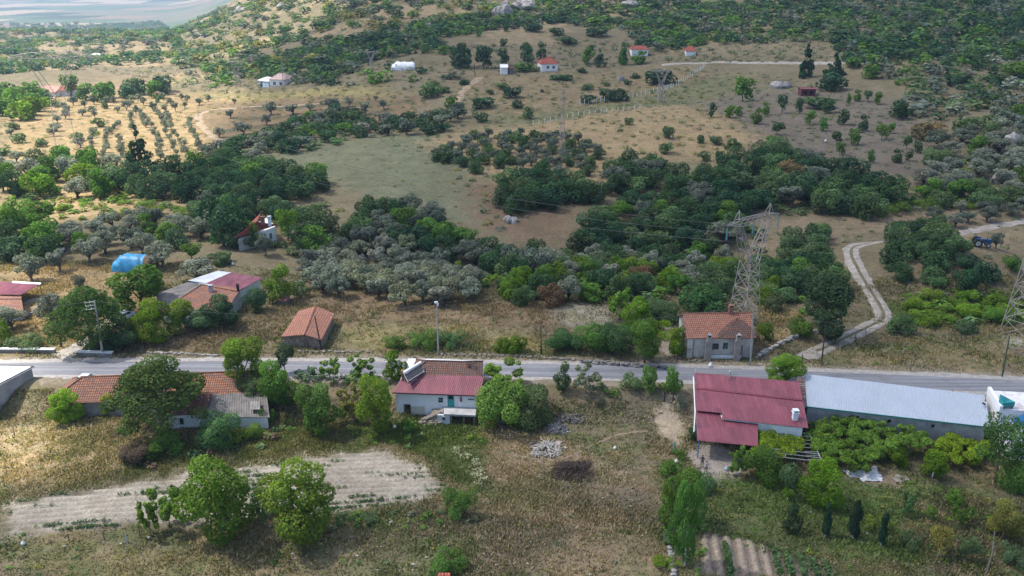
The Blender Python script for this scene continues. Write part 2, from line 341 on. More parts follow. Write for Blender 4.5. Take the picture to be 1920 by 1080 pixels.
def groundcol(x, y):
    x = np.asarray(x, float); y = np.asarray(y, float); r = np.hypot(x, y)
    n1 = fbm(x / 16, y / 16, 21, 4)[..., None]; n2 = fbm(x / 5, y / 5, 31, 3)[..., None]
    near = (y < 125)[..., None]
    base = np.where(near, np.array((.19, .158, .1)), np.array((.175, .15, .1)))
    c = base * (.75 + .5 * n1); g = .4 + 0 * x
    sc = np.clip(r / 110, .6, 8)
    jx = (vn(x / 2.2, y / 2.2, 41) - .5) * 2 + (vn(x / .7, y / .7, 43) - .5); jy = (vn(x / 2.2, y / 2.2, 42) - .5) * 2 + (vn(x / .7, y / .7, 44) - .5)
    for poly, col, gr, e in REGW:
        lo = poly.min(0) - 20 * e; hi = poly.max(0) + 20 * e
        k = (x > lo[0]) & (x < hi[0]) & (y > lo[1]) & (y < hi[1])
        if not k.any(): continue
        idx = np.nonzero(k)[0]; m = 0
        for q, (ex, ey) in enumerate(((0, 0), (1, .6), (-1, .7), (.7, -1), (-.6, -.9))):
            w = e * sc[idx] * 1.3
            m = m + .2 * inside(x[idx] + (jx[idx] + ex * .9) * w, y[idx] + (jy[idx] + ey * .9) * w, poly)
        m = m[:, None]
        c[idx] = c[idx] * (1 - m) + m * np.array(col) * (.8 + .4 * n2[idx]); g[idx] = g[idx] * (1 - m[:, 0]) + m[:, 0] * gr
    nr_ = sst(135, 118, y) * sst(.5, .62, fbm(x / 10, y / 7, 61, 4)) * .55; nr_ = (nr_ * (g > .15))[..., None]; c = c * (1 - nr_) + nr_ * np.array((.125, .112, .09))
    ng = sst(135, 118, y) * sst(.55, .66, fbm(x / 7 + 30, y / 5, 62, 4)) * .6; ng = (ng * np.clip(g * 2.2, 0, 1))[..., None]; c = c * (1 - ng) + ng * np.array((.1, .125, .05))
    # hill soil, rock bands, and the patchwork of the far plain
    hill = sst(380, 560, y)[..., None]; n3 = fbm(x / 60, y / 40, 51, 4)[..., None]
    c = c * (1 - hill) + hill * np.where(n3 > .5, np.array((.26, .205, .13)), np.array((.17, .145, .095))) * (.8 + .4 * n2)
    az = x / np.maximum(y, 1); pl = (sst(1350, 1650, y) * (1 - sst(-.34, -.1, az)))[..., None]
    cx = np.floor(x / 170 + .8 * vn(y / 600, y * 0, 5)); cy = np.floor(y / 190 + .5 * vn(x / 400, x * 0, 6)); h = hsh(cx, cy, 77)[..., None]
    pal = np.where(h < .25, np.array((.33, .27, .19)), np.where(h < .5, np.array((.1, .14, .09)), np.where(h < .72, np.array((.16, .16, .12)), np.where(h < .88, np.array((.06, .085, .06)), np.array((.22, .17, .13))))))
    c = c * (1 - pl) + pal * pl
    # verges of the main road
    d = np.abs(y - road_y(x)); v = ((d < 4.6) & (d > 2) & (r < 140))
    c[v] = np.array((.27, .235, .185)) * (.7 + .5 * n2[v]); g[v] = .35
    return np.concatenate([c, g[..., None]], -1)

def ground_mat():
    m, t, N, L, b = newmat('ground'); g = N.new('ShaderNodeNewGeometry').outputs['Position']
    a = N.new('ShaderNodeAttribute'); a.attribute_name = 'tint'
    sp = N.new('ShaderNodeMapping'); sp.inputs['Scale'].default_value = (1, 1, .2); L.new(g, sp.inputs[0]); g = sp.outputs[0]
    c = a.outputs['Color']
    f = mul(N, L, rng(N, L, nz(N, L, g, .22, 7, .68), .46, .62, 0, 1), a.outputs['Alpha'])
    c = mixc(N, L, f, c, (.07, .088, .028))
    f = mul(N, L, rng(N, L, nz(N, L, g, .5, 8, .7), .5, .68, 0, .6), a.outputs['Alpha'])
    c = mixc(N, L, f, c, (.27, .2, .11))
    c = mixc(N, L, rng(N, L, nz(N, L, g, .13, 6, .7), .52, .66, 0, .45), c, mixc(N, L, 1.0, c, (.62, .56, .55), 'MULTIPLY'))
    c = mixc(N, L, 1.0, c, mixc(N, L, nz(N, L, g, 1.1, 6, .75), (.3, .3, .32), (1.65, 1.62, 1.55)), 'MULTIPLY')
    c = mixc(N, L, 1.0, c, mixc(N, L, rng(N, L, nz(N, L, g, 5, 3, .8), .3, .7, 0, 1), (.68, .68, .68), (1.3, 1.3, 1.3)), 'MULTIPLY')
    L.new(c, b.inputs['Base Color']); b.inputs['Roughness'].default_value = 1; b.inputs['Specular IOR Level'].default_value = .1
    bp = N.new('ShaderNodeBump'); bp.inputs['Strength'].default_value = .8; bp.inputs['Distance'].default_value = .35; L.new(nz(N, L, g, 1.6, 6, .7), bp.inputs['Height']); L.new(bp.outputs[0], b.inputs['Normal'])
    return m
GROUND = ground_mat()
def build_ground():
    th = np.concatenate([np.linspace(-2.6, -.66, 40)[:-1], np.linspace(-.66, .66, 760), np.linspace(.66, 2.6, 40)[1:]])
    rr = np.concatenate([np.linspace(4, 60, 16)[:-1], np.arange(60, 125, .33), 125 * np.exp(np.linspace(0, math.log(12000 / 125.), 480))])
    T, R = np.meshgrid(th, rr); x = (R * np.sin(T)).ravel(); y = (R * np.cos(T)).ravel()
    z = gz(x, y) - .05 * (np.abs(y - road_y(x)) < 3.2)
    k = inside(x, y, FIELD)                                     # furrows of the ploughed strip
    fur = np.sin((y - .13 * x + .0012 * (x + 45) ** 2) * 2 * math.pi / 1.0); z = z + k * .09 * fur
    kb = inside(x, y, BEDS); z = z + kb * .16 * np.sin((x - .12 * y) * 2 * math.pi / 1.25)
    c = groundcol(x, y)
    c[k, :3] *= (.92 + .12 * fur[k])[:, None] * (.85 + .3 * fbm(x[k] / 9, y[k] / 1.2, 55, 3))[:, None]
    c[kb, :3] *= (.75 + .35 * (np.sin((x[kb] - .12 * y[kb]) * 2 * math.pi / 1.25) > -.3))[:, None]
    nr, nc = len(rr), len(th); i = np.arange(nr - 1)[:, None] * nc + np.arange(nc - 1)[None, :]; i = i.ravel()
    me = npmesh('ground', np.stack([x, y, z], 1), np.stack([i, i + 1, i + nc + 1, i + nc], 1)[:, ::-1], GROUND, c)
    me.polygons.foreach_set('use_smooth', [True] * len(me.polygons))
    o = bpy.data.objects.new('ground', me); COL.objects.link(o); tag(o, 'dry grassy ground of fields, meadows and hills', kind='structure')
build_ground()

def ribbon(name, pts, w, mat, lift, label, kind='structure', wob=0, step=1.0, nx=5):
    pts = [Vector((p[0], p[1], 0)) for p in pts]; out = [pts[0]]
    for i in range(len(pts) - 1):                               # Catmull-Rom
        p0, p1, p2, p3 = pts[max(i - 1, 0)], pts[i], pts[i + 1], pts[min(i + 2, len(pts) - 1)]
        n = max(1, int((p2 - p1).length / step))
        for k in range(1, n + 1):
            t = k / n; out.append(.5 * ((2 * p1) + (p2 - p0) * t + (2 * p0 - 5 * p1 + 4 * p2 - p3) * t * t + (3 * p1 - p0 - 3 * p2 + p3) * t ** 3))
    q = np.array([(p.x, p.y) for p in out]); d = np.gradient(q, axis=0); d /= np.linalg.norm(d, axis=1)[:, None] + 1e-9
    nrm = np.stack([-d[:, 1], d[:, 0]], 1); V = []; n = len(q)
    for j in range(nx):
        s = (j / (nx - 1) - .5) * w
        if abs(s) > w * .45: s = s + np.sign(s) * wob * (vn(np.arange(n) * .6, np.arange(n) * 0, 5 + j) - .5)
        xy = q + nrm * np.asarray(s).reshape(-1, 1) if np.ndim(s) else q + nrm * s
        edge = .0 if 0 < j < nx - 1 else -.04 - lift
        V.append(np.column_stack([xy, gz(xy[:, 0], xy[:, 1]) + lift + edge]))
    V = np.stack(V, 1).reshape(-1, 3); i = (np.arange(n - 1)[:, None] * nx + np.arange(nx - 1)[None, :]).ravel()
    me = npmesh(name, V, np.stack([i, i + nx, i + nx + 1, i + 1], 1), mat)
    me.polygons.foreach_set('use_smooth', [True] * len(me.polygons))
    o = bpy.data.objects.new(name, me); COL.objects.link(o); return tag(o, label, kind=kind)
def asphalt():
    m, t, N, L, b = newmat('old_asphalt'); g = N.new('ShaderNodeNewGeometry').outputs['Position']
    st = N.new('ShaderNodeMapping'); st.inputs['Scale'].default_value = (.03, 1.1, 1); st.inputs['Rotation'].default_value = (0, 0, .03); L.new(g, st.inputs[0])
    c = mixc(N, L, rng(N, L, nz(N, L, st.outputs[0], 1.3, 4), .38, .62, 0, 1), (.14, .145, .165), (.23, .235, .257))
    c = mixc(N, L, rng(N, L, nz(N, L, g, .25, 6), .55, .68, 0, .7), c, (.12, .125, .14))
    vo = N.new('ShaderNodeTexVoronoi'); vo.feature = 'DISTANCE_TO_EDGE'; vo.inputs['Scale'].default_value = .45; L.new(g, vo.inputs['Vector'])
    c = mixc(N, L, rng(N, L, vo.outputs['Distance'], 0, .03, .22, 0), c, (.09, .09, .095))
    c = mixc(N, L, 1.0, c, mixc(N, L, nz(N, L, g, 6, 4, .8), (.8, .8, .8), (1.2, 1.2, 1.2)), 'MULTIPLY')
    L.new(c, b.inputs['Base Color']); b.inputs['Roughness'].default_value = .85; return m
ASPHALT = asphalt()
xs = np.linspace(-170, 170, 60)
ribbon('road_shoulder', [(x, float(road_y(x)) + .35) for x in xs], 7.1, surf('pale_gravel', (.36, .34, .32), 1, .3, 1.5, (.22, .19, .15), .5), .03, 'pale gravel shoulder along the asphalt road', wob=1.3, nx=7)
ribbon('road', [(x, float(road_y(x))) for x in xs], 5.6, ASPHALT, .05, 'grey asphalt village road', wob=.4, nx=7)
TRACKM = surf('pale_track_dirt', (.33, .3, .27), 1, .35, .9, (.19, .16, .12), .6)
tr = [tuple(at(u, v))[:2] for u, v in [(1505, 672), (1530, 660), (1590, 632), (1632, 612), (1655, 597), (1652, 580), (1638, 555), (1622, 530), (1608, 505), (1597, 482), (1600, 465), (1640, 455)]]
def offset(pts, s):
    q = np.array(pts); d = np.gradient(q, axis=0); d /= np.linalg.norm(d, axis=1)[:, None]; return [tuple(a) for a in q + np.stack([-d[:, 1], d[:, 0]], 1) * s]
ribbon('dirt_road', tr[:8], 3.0, TRACKM, .16, 'pale dirt track curving up from the asphalt', wob=.4, step=.7, nx=9)
ribbon('grass_strip', tr[1:], 1.0, surf('strip_grass', (.135, .125, .07), 1, .5, 1.5), .2, 'weedy strip between the wheel ruts of the track', wob=1.0, step=.7)
0 and ribbon('wheel_track', offset(tr, .95), 1.05, TRACKM, .12, 'left pale wheel rut of the dirt track', wob=.35, step=.7)
ribbon('dirt_road', tr[7:], 3.1, TRACKM, .18, 'pale upper bend of the dirt track', wob=.4, step=.7)
0 and ribbon('wheel_track', offset(tr, -.95), 1.05, TRACKM, .12, 'right pale wheel rut of the dirt track', wob=.35, step=.7)
ribbon('dirt_road', [tuple(at(u, v))[:2] for u, v in [(1588, 470), (1610, 458), (1660, 453), (1720, 447), (1780, 440), (1850, 428), (1920, 415), (1990, 400)]], 3.4, TRACKM, .07, 'pale dirt road climbing past the blue tractor', wob=1.2)
ribbon('dirt_road', [tuple(at(u, v))[:2] for u, v in [(1240, 122), (1330, 118), (1420, 118), (1500, 118), (1560, 118), (1648, 116)]], 5, TRACKM, .25, 'far white dirt road along the slope', wob=1, step=4)
ribbon('dirt_road', [tuple(at(u, v))[:2] for u, v in [(1652, 116), (1650, 104), (1640, 98), (1636, 88)]], 5, TRACKM, .25, 'far white dirt road going uphill', wob=1, step=3)
ribbon('dirt_road', [tuple(at(u, v))[:2] for u, v in [(1800, 116), (1850, 113), (1920, 108)]], 4, TRACKM, .25, 'far white dirt road among scrub', wob=1, step=4)
ribbon('path', [tuple(at(u, v))[:2] for u, v in [(0, 587), (40, 570), (75, 558)]], 2.2, TRACKM, .06, 'pale farm path beside the red carport', wob=.8)
ribbon('path', [tuple(at(u, v))[:2] for u, v in [(105, 668), (150, 650), (185, 625), (215, 600), (250, 590)]], 4.4, surf('pale_drive_dirt', (.46, .42, .37), 1, .2, .8, (.3, .25, .18), .4), .06, 'white dusty drive up to the farmstead', wob=1.5)
ribbon('path', [tuple(at(u, v))[:2] for u, v in [(960, 852), (1020, 862), (1060, 860), (1110, 835), (1160, 815), (1215, 808)]], .6, surf('trodden_path', (.22, .17, .12), 1, .3, 1), .04, 'thin trodden path across the brown meadow', wob=.3)
def tyre_lane(pts, w, label): ribbon('path', [tuple(at(u, v))[:2] for u, v in pts], w, surf('bare_earth', (.3, .225, .15), 1, .25, .6), .12, label, wob=1.2, step=2)
tyre_lane([(480, 270), (410, 262), (372, 222), (400, 206), (520, 200), (640, 192)], 3.2, 'bare earth lane looping round the olive terraces')
tyre_lane([(820, 232), (850, 205), (870, 170), (900, 145)], 4, 'brown wash cut into the slope')

# ---------------------------------------------------------------- clouds that shade the valley
def shade_of(u, v):
    """how thick the cloud is between the sun and the ground seen at u, v"""
    def s(a, b, q): return sst(a, b, q)
    edge = np.interp(v, [-200, 60, 110, 170, 260, 320, 400, 440, 480, 560, 700, 780, 880, 960, 1100, 1400], [1100, 900, 430, 470, 420, 330, 280, 60, 130, 190, 215, 240, 200, -60, -250, -300])
    return s(-70, 110, u - edge) * s(-10, 70, v)
def build_cloud():
    n = 190; top = 950.0; c = SD * (top / SD[2])
    gx = np.linspace(-420, 1100, n); gy = np.linspace(-150, 1700, n); X, Y = np.meshgrid(gx, gy)
    z = gz(X.ravel(), Y.ravel()).reshape(X.shape) * 0
    f = Y * CP - (z - CH) * SP; u = 960 + FPX * X / np.maximum(f, 1); v = 540 - FPX * (Y * SP + (z - CH) * CP) / np.maximum(f, 1)
    d = np.where(Y < 20, 1.0, shade_of(u, v)); d = d * (.72 + .5 * (fbm(X / 150, Y / 150, 91, 4)))
    hole = sst(.56, .66, fbm(X / 120, Y / 120, 95, 3)) * sst(420, 650, Y) * .4; d = d - hole * (X < 120)
    e = np.minimum.reduce([sst(-420, -330, X), sst(1100, 950, X), sst(-150, -60, Y), sst(1700, 1500, Y)])
    d = np.clip(d, 0, 1) * e
    thick = d * (60 + 120 * fbm(X / 90, Y / 90, 97, 5)); px = X + c[0]; py = Y + c[1]
    keep = d > .02; kc = keep[:-1, :-1] & keep[1:, :-1] & keep[:-1, 1:] & keep[1:, 1:]
    i = (np.arange(n - 1)[:, None] * n + np.arange(n - 1)[None, :])[kc]
    q = np.stack([i, i + 1, i + n + 1, i + n], 1)
    V = np.concatenate([np.stack([px, py, top + thick], -1).reshape(-1, 3), np.stack([px, py, top - .25 * thick - .5], -1).reshape(-1, 3)])
    dd = np.tile(d.ravel(), 2)
    m, t, N, L, b = newmat('cloud'); N.remove(b)
    a = N.new('ShaderNodeAttribute'); a.attribute_name = 'tint'
    df = N.new('ShaderNodeBsdfDiffuse'); df.inputs[0].default_value = (.9, .9, .92, 1); tl = N.new('ShaderNodeBsdfTranslucent'); tl.inputs[0].default_value = (.9, .9, .92, 1)
    m1 = N.new('ShaderNodeMixShader'); m1.inputs[0].default_value = .6; L.new(df.outputs[0], m1.inputs[1]); L.new(tl.outputs[0], m1.inputs[2])
    tp = N.new('ShaderNodeBsdfTransparent'); m2 = N.new('ShaderNodeMixShader')
    L.new(a.outputs['Color'], m2.inputs[0]); L.new(tp.outputs[0], m2.inputs[1]); L.new(m1.outputs[0], m2.inputs[2]); L.new(m2.outputs[0], N['Material Output'].inputs[0])
    al = np.clip(dd, 0, 1) * CLOUD_ALPHA
    me = npmesh('cloud', V, np.concatenate([q, (q + n * n)[:, ::-1]]), m, np.repeat(al[:, None], 3, 1))
    me.polygons.foreach_set('use_smooth', [True] * len(me.polygons))
    o = bpy.data.objects.new('cloud', me); COL.objects.link(o); tag(o, 'broad white cloud drifting over the valley', kind='stuff')
HAZE = .00015
CLOUD_ALPHA = .57
build_cloud()
# ================================================================ VEGETATION
rs = np.random.RandomState(7)
def sphere_dirs(r, n):
    d = r.normal(size=(n, 3)); return d / np.linalg.norm(d, axis=1)[:, None]
def leaf_arrays(r, blobs, n, size, up=.35, lo=.62, droop=0, var=.45, zmin=.01):
    B = np.array(blobs); w = (B[:, 3] * B[:, 4]); k = r.choice(len(B), n, p=w / w.sum()); d = sphere_dirs(r, n)
    rad = 1 - (1 - lo) * r.rand(n) ** 1.6 + .12 * r.normal(size=n) * (r.rand(n) < .3)
    p = B[k, :3] + d * B[k, 3:6] * rad[:, None]
    q = np.zeros(n, bool)
    for b in B: q |= (((p - b[:3]) / (b[3:6] * .72)) ** 2).sum(1) < 1
    ok = (~q) & (p[:, 2] > zmin); p, d, k = p[ok], d[ok], k[ok]; n = len(p)
    nr = d * .8 + sphere_dirs(r, n) * .8; nr[:, 2] += up; nr /= np.linalg.norm(nr, axis=1)[:, None]
    t = np.cross(nr, sphere_dirs(r, n)); t[:, 2] -= droop; t /= np.linalg.norm(t, axis=1)[:, None] + 1e-9; b2 = np.cross(nr, t)
    s = size * (.6 + .8 * r.rand(n))[:, None]
    V = np.stack([p - t * s * .6, p + b2 * s * .38 + t * s * .1, p + t * s * .6, p - b2 * s * .38 + t * s * .05], 1)
    tone = (.72 + .5 * r.rand(len(B)))[k] * (1 - var / 2 + var * r.rand(n)); hue = r.rand(n)
    C = np.stack([tone * (.9 + .25 * hue), tone, tone * (1.05 - .3 * hue)], 1)
    return V, C
def fmesh(name, V, C):
    n = len(V); return npmesh(name, V.reshape(-1, 3), np.arange(n * 4).reshape(n, 4), LEAF, np.repeat(C, 4, 0))
def blobs_of(kind, r):
    B = []
    if kind == 'broad':
        for i in range(17):
            a = r.rand() * 6.28; h = r.rand(); q = .31 * math.sqrt(r.rand()) * (1 - .55 * abs(h - .42)); s = .12 + .09 * r.rand()
            B.append((q * math.cos(a) * 1.12, q * math.sin(a) * 1.12, .2 + .66 * h, s, s, s * .85))
    elif kind == 'bush':
        for i in range(15):
            a = r.rand() * 6.28; q = .36 * math.sqrt(r.rand()); s = .13 + .08 * r.rand()
            B.append((q * math.cos(a), q * math.sin(a), .2 + .58 * r.rand() * (1 - 1.1 * q), s, s, s * 1.15))
    elif kind == 'olive':
        for i in range(15):
            a = r.rand() * 6.28; q = .37 * math.sqrt(r.rand()); s = .09 + .075 * r.rand()
            B.append((q * math.cos(a), q * math.sin(a), .42 + .45 * r.rand() * (1 - .9 * q), s * 1.15, s * 1.15, s))
    elif kind == 'pine':
        for i in range(80):
            a = r.rand() * 6.28; q = .43 * math.sqrt(r.rand()); s = .055 + .045 * r.rand(); dome = .92 - .5 * (q / .45) ** 2.2
            B.append((q * math.cos(a), q * math.sin(a), max(.28, dome - .24 * r.rand() ** 1.5), s * 1.3, s * 1.3, s))
    elif kind == 'thinpine':
        for i in range(26):
            a = r.rand() * 6.28; q = .42 * math.sqrt(r.rand()); s = .06 + .05 * r.rand(); B.append((q * math.cos(a), q * math.sin(a), .45 + .47 * r.rand() * (1 - .7 * q), s * 1.4, s * 1.4, s))
    elif kind == 'cypress':
        for i in range(12):
            h = i / 11; s = .34 * (1 - .55 * h) * (.75 + .3 * min(1, h * 5)); B.append((.08 * r.normal(), .08 * r.normal(), .2 + .7 * h, s, s, .12))
    elif kind == 'conifer':
        for i in range(34):
            h = r.rand() ** 1.4; a = r.rand() * 6.28; q = .4 * (1 - h) * (.45 + .6 * r.rand()); s = .1 * (1.15 - .8 * h)
            B.append((q * math.cos(a), q * math.sin(a), .1 + .84 * h, s * 1.2, s * 1.2, s * .8))
    elif kind == 'sapling':
        for i in range(20):
            a = r.rand() * 6.28; q = .4 * math.sqrt(r.rand()); s = .05 + .07 * r.rand(); B.append((q * math.cos(a), q * math.sin(a), .22 + .7 * r.rand(), s, s, s * 1.1))
    elif kind == 'weed':
        for i in range(10):
            a = r.rand() * 6.28; q = .36 * math.sqrt(r.rand()); s = .1 + .08 * r.rand(); B.append((q * math.cos(a), q * math.sin(a), .15 + .5 * r.rand() * (1 - q), s, s, s * 1.3))
    return B
def trunk_mb(kind, r, blobs, trunkr):
    m = MB(); cr = [b for b in blobs]
    if kind == 'cypress': m.tube([(0, 0, -.02), (0, 0, .16)], .1, 5); return m
    if kind == 'conifer': m.tube([(0, 0, -.02), (.01, 0, .9)], [trunkr, .01], 6); return m
    fork = .42 if kind in ('pine', 'thinpine') else (.16 if kind == 'olive' else .28)
    if kind in ('bush', 'weed'): fork = .06
    lean = Vector((r.normal() * .04, r.normal() * .03, fork)); m.tube([(0, 0, -.03), lean * .5 + Vector((.01, 0, 0)), lean], [trunkr * 1.25, trunkr, trunkr * .85], 7)
    for b in cr[:9 if kind in ('olive', 'pine', 'sapling') else 5]:
        e = Vector(b[:3]); mid = lean.lerp(e, .5) + Vector((r.normal() * .03, r.normal() * .03, .02)); m.tube([lean * .97, mid, e], [trunkr * .6, trunkr * .35, trunkr * .12], 5)
    return m
LODS = {0: (15000, .029), 1: (4600, .05), 2: (1000, .1)}
PARAM = {'olive': dict(up=.5, var=.5, lo=.5), 'pine': dict(up=.2, lo=.45, var=.6), 'thinpine': dict(up=.2, lo=.4), 'cypress': dict(up=0, droop=-.8), 'sapling': dict(lo=.4), 'weed': dict(up=.3, lo=.4, droop=-.4)}
MULT = {'sapling': .42, 'cypress': .55, 'weed': .55, 'pine': 2.6, 'thinpine': .7, 'olive': .85}
SIZE = {'cypress': .12, 'pine': .03, 'thinpine': .034, 'sapling': .055}
PROTO = {}
def proto(kind, lod, var):
    k = (kind, lod, var)
    if k in PROTO: return PROTO[k]
    r = np.random.RandomState(abs(hash_(kind)) % 9999 + var * 17); bl = blobs_of(kind, r)
    n, sz = LODS[lod]; n = int(n * MULT.get(kind, 1)); sz = sz * (SIZE.get(kind, .04) / .04)
    V, C = leaf_arrays(r, bl, n, sz, **PARAM.get(kind, {})); me = fmesh('crown', V, C)
    tm = {}
    for bark in (BARK, GREYBARK, LIME):
        mb = trunk_mb(kind, np.random.RandomState(var + 3), bl, {'pine': .026, 'olive': .045, 'conifer': .025, 'sapling': .014, 'cypress': .1}.get(kind, .024))
        t = bpy.data.meshes.new('trunk'); t.from_pydata(mb.v, [], mb.f); t.materials.append(bark); t.polygons.foreach_set('use_smooth', [True] * len(mb.f)); tm[bark.name] = t
    # crown and trunk in one mesh for trees too small to show their parts
    one = None
    if lod == 2:
        base = tm[BARK.name]; tv = np.array([v.co[:] for v in base.vertices]); q = [list(p.vertices) for p in base.polygons if len(p.vertices) == 4]
        VV = np.concatenate([V.reshape(-1, 3), tv]); FF = np.concatenate([np.arange(len(V) * 4).reshape(-1, 4), np.array(q) + len(V) * 4])
        CC = np.concatenate([np.repeat(C, 4, 0), np.tile([[1.1, .7, .9]], (len(tv), 1))]); one = npmesh('tree', VV, FF, LEAF, CC)
    PROTO[k] = (me, tm, one); return PROTO[k]
def hash_(s): return sum((i + 1) * 131 * ord(c) for i, c in enumerate(s))
COLS = {'walnut': (.082, .138, .02), 'bright': (.085, .15, .018), 'green': (.055, .105, .02), 'mid': (.055, .09, .03), 'dark': (.032, .06, .022), 'deep': (.022, .048, .02),
        'olive': (.115, .135, .098), 'olivedark': (.075, .095, .07), 'pine': (.052, .095, .024), 'yellow': (.125, .195, .018), 'citrus': (.066, .125, .012), 'grey': (.12, .14, .085),
        'brown': (.1, .075, .04), 'bramble': (.085, .07, .045), 'light': (.085, .155, .025), 'fig': (.04, .085, .025), 'corn': (.1, .15, .03), 'golden': (.125, .135, .035)}
for k_ in COLS:
    a_ = COLS[k_]; COLS[k_] = tuple(min(.4, (1.5 if k_ in ('dark', 'deep', 'mid', 'fig', 'green') else 1.2) * q * (1.65 if k_.startswith('olive') or k_ == 'grey' else 1.45)) for q in (a_[0] * (.94 if k_ in ('dark', 'deep', 'mid', 'green', 'fig') else 1), a_[1] * .95, a_[2] * (1.35 if k_ in ('dark', 'deep', 'mid', 'fig') else 1.15)))
LABELS = {}
NTREE = 0
def tree(name, kind, loc, w, h, col, label, cat, group=None, lod=1, bark=None, rot=None, parts=True, yaw=None):
    global NTREE
    NTREE += 1; v = NTREE % (3 if lod == 0 else 5); cm, tm, one = proto(kind, lod, v); c = np.array(COLS[col]) * (.88 + .24 * rs.rand()) * (1 + (.02 if col.startswith('olive') or col == 'grey' else .05) * rs.normal(size=3))
    rz = rs.rand() * 6.28 if yaw is None else yaw
    def put(o, me, parent=None):
        COL.objects.link(o); o.color = (*c, 1)
        if parent: o.parent = parent
    if one is not None and not parts:
        o = bpy.data.objects.new(name, one); put(o, one); o.location = loc; o.scale = (w, w, h); o.rotation_euler = (0, 0, rz); return tag(o, label, cat, group)
    e = empty(name, loc, label, cat, group); e.rotation_euler = (0, 0, rz) if rot is None else (rot[0], rot[1], rz); e.scale = (w, w, h)
    put(bpy.data.objects.new('crown', cm), cm, e); t = tm[(bark or BARK).name]; put(bpy.data.objects.new('trunk', t), t, e)
    return e
LOW = ('bush', 'weed')
def sized(kind, u, v, wpx, hpx):
    g = at(u, v); dp = math.atan2(CH - g.z, math.hypot(g.x, g.y)); f = depth(g.x, g.y, g.z); w = wpx * f / FPX; hv = hpx * f / FPX
    if kind in LOW or kind == 'pine_low':
        n = Vector((g.x, g.y, 0)).normalized() * (.32 * w); g = Vector((g.x + n.x, g.y + n.y, 0)); g.z = float(gz(g.x, g.y)); h = max(.4 * w, (hv - .3 * w * math.sin(dp)) / math.cos(dp))
    else: h = max(.5 * w, (hv - .12 * w * math.sin(dp)) / math.cos(dp))
    return g, w, h, f
def T(name, kind, u, v, wpx, hpx, col, label, cat='tree', group=None, **kw):
    g, w, h, f = sized(kind, u, v, wpx, hpx)
    lod = 0 if wpx > 58 and f < 135 else 1
    return tree(name, kind, g - Vector((0, 0, .05)), w * 1.06, h * 1.02, col, label, cat, group, kw.pop('lod', lod), **kw)

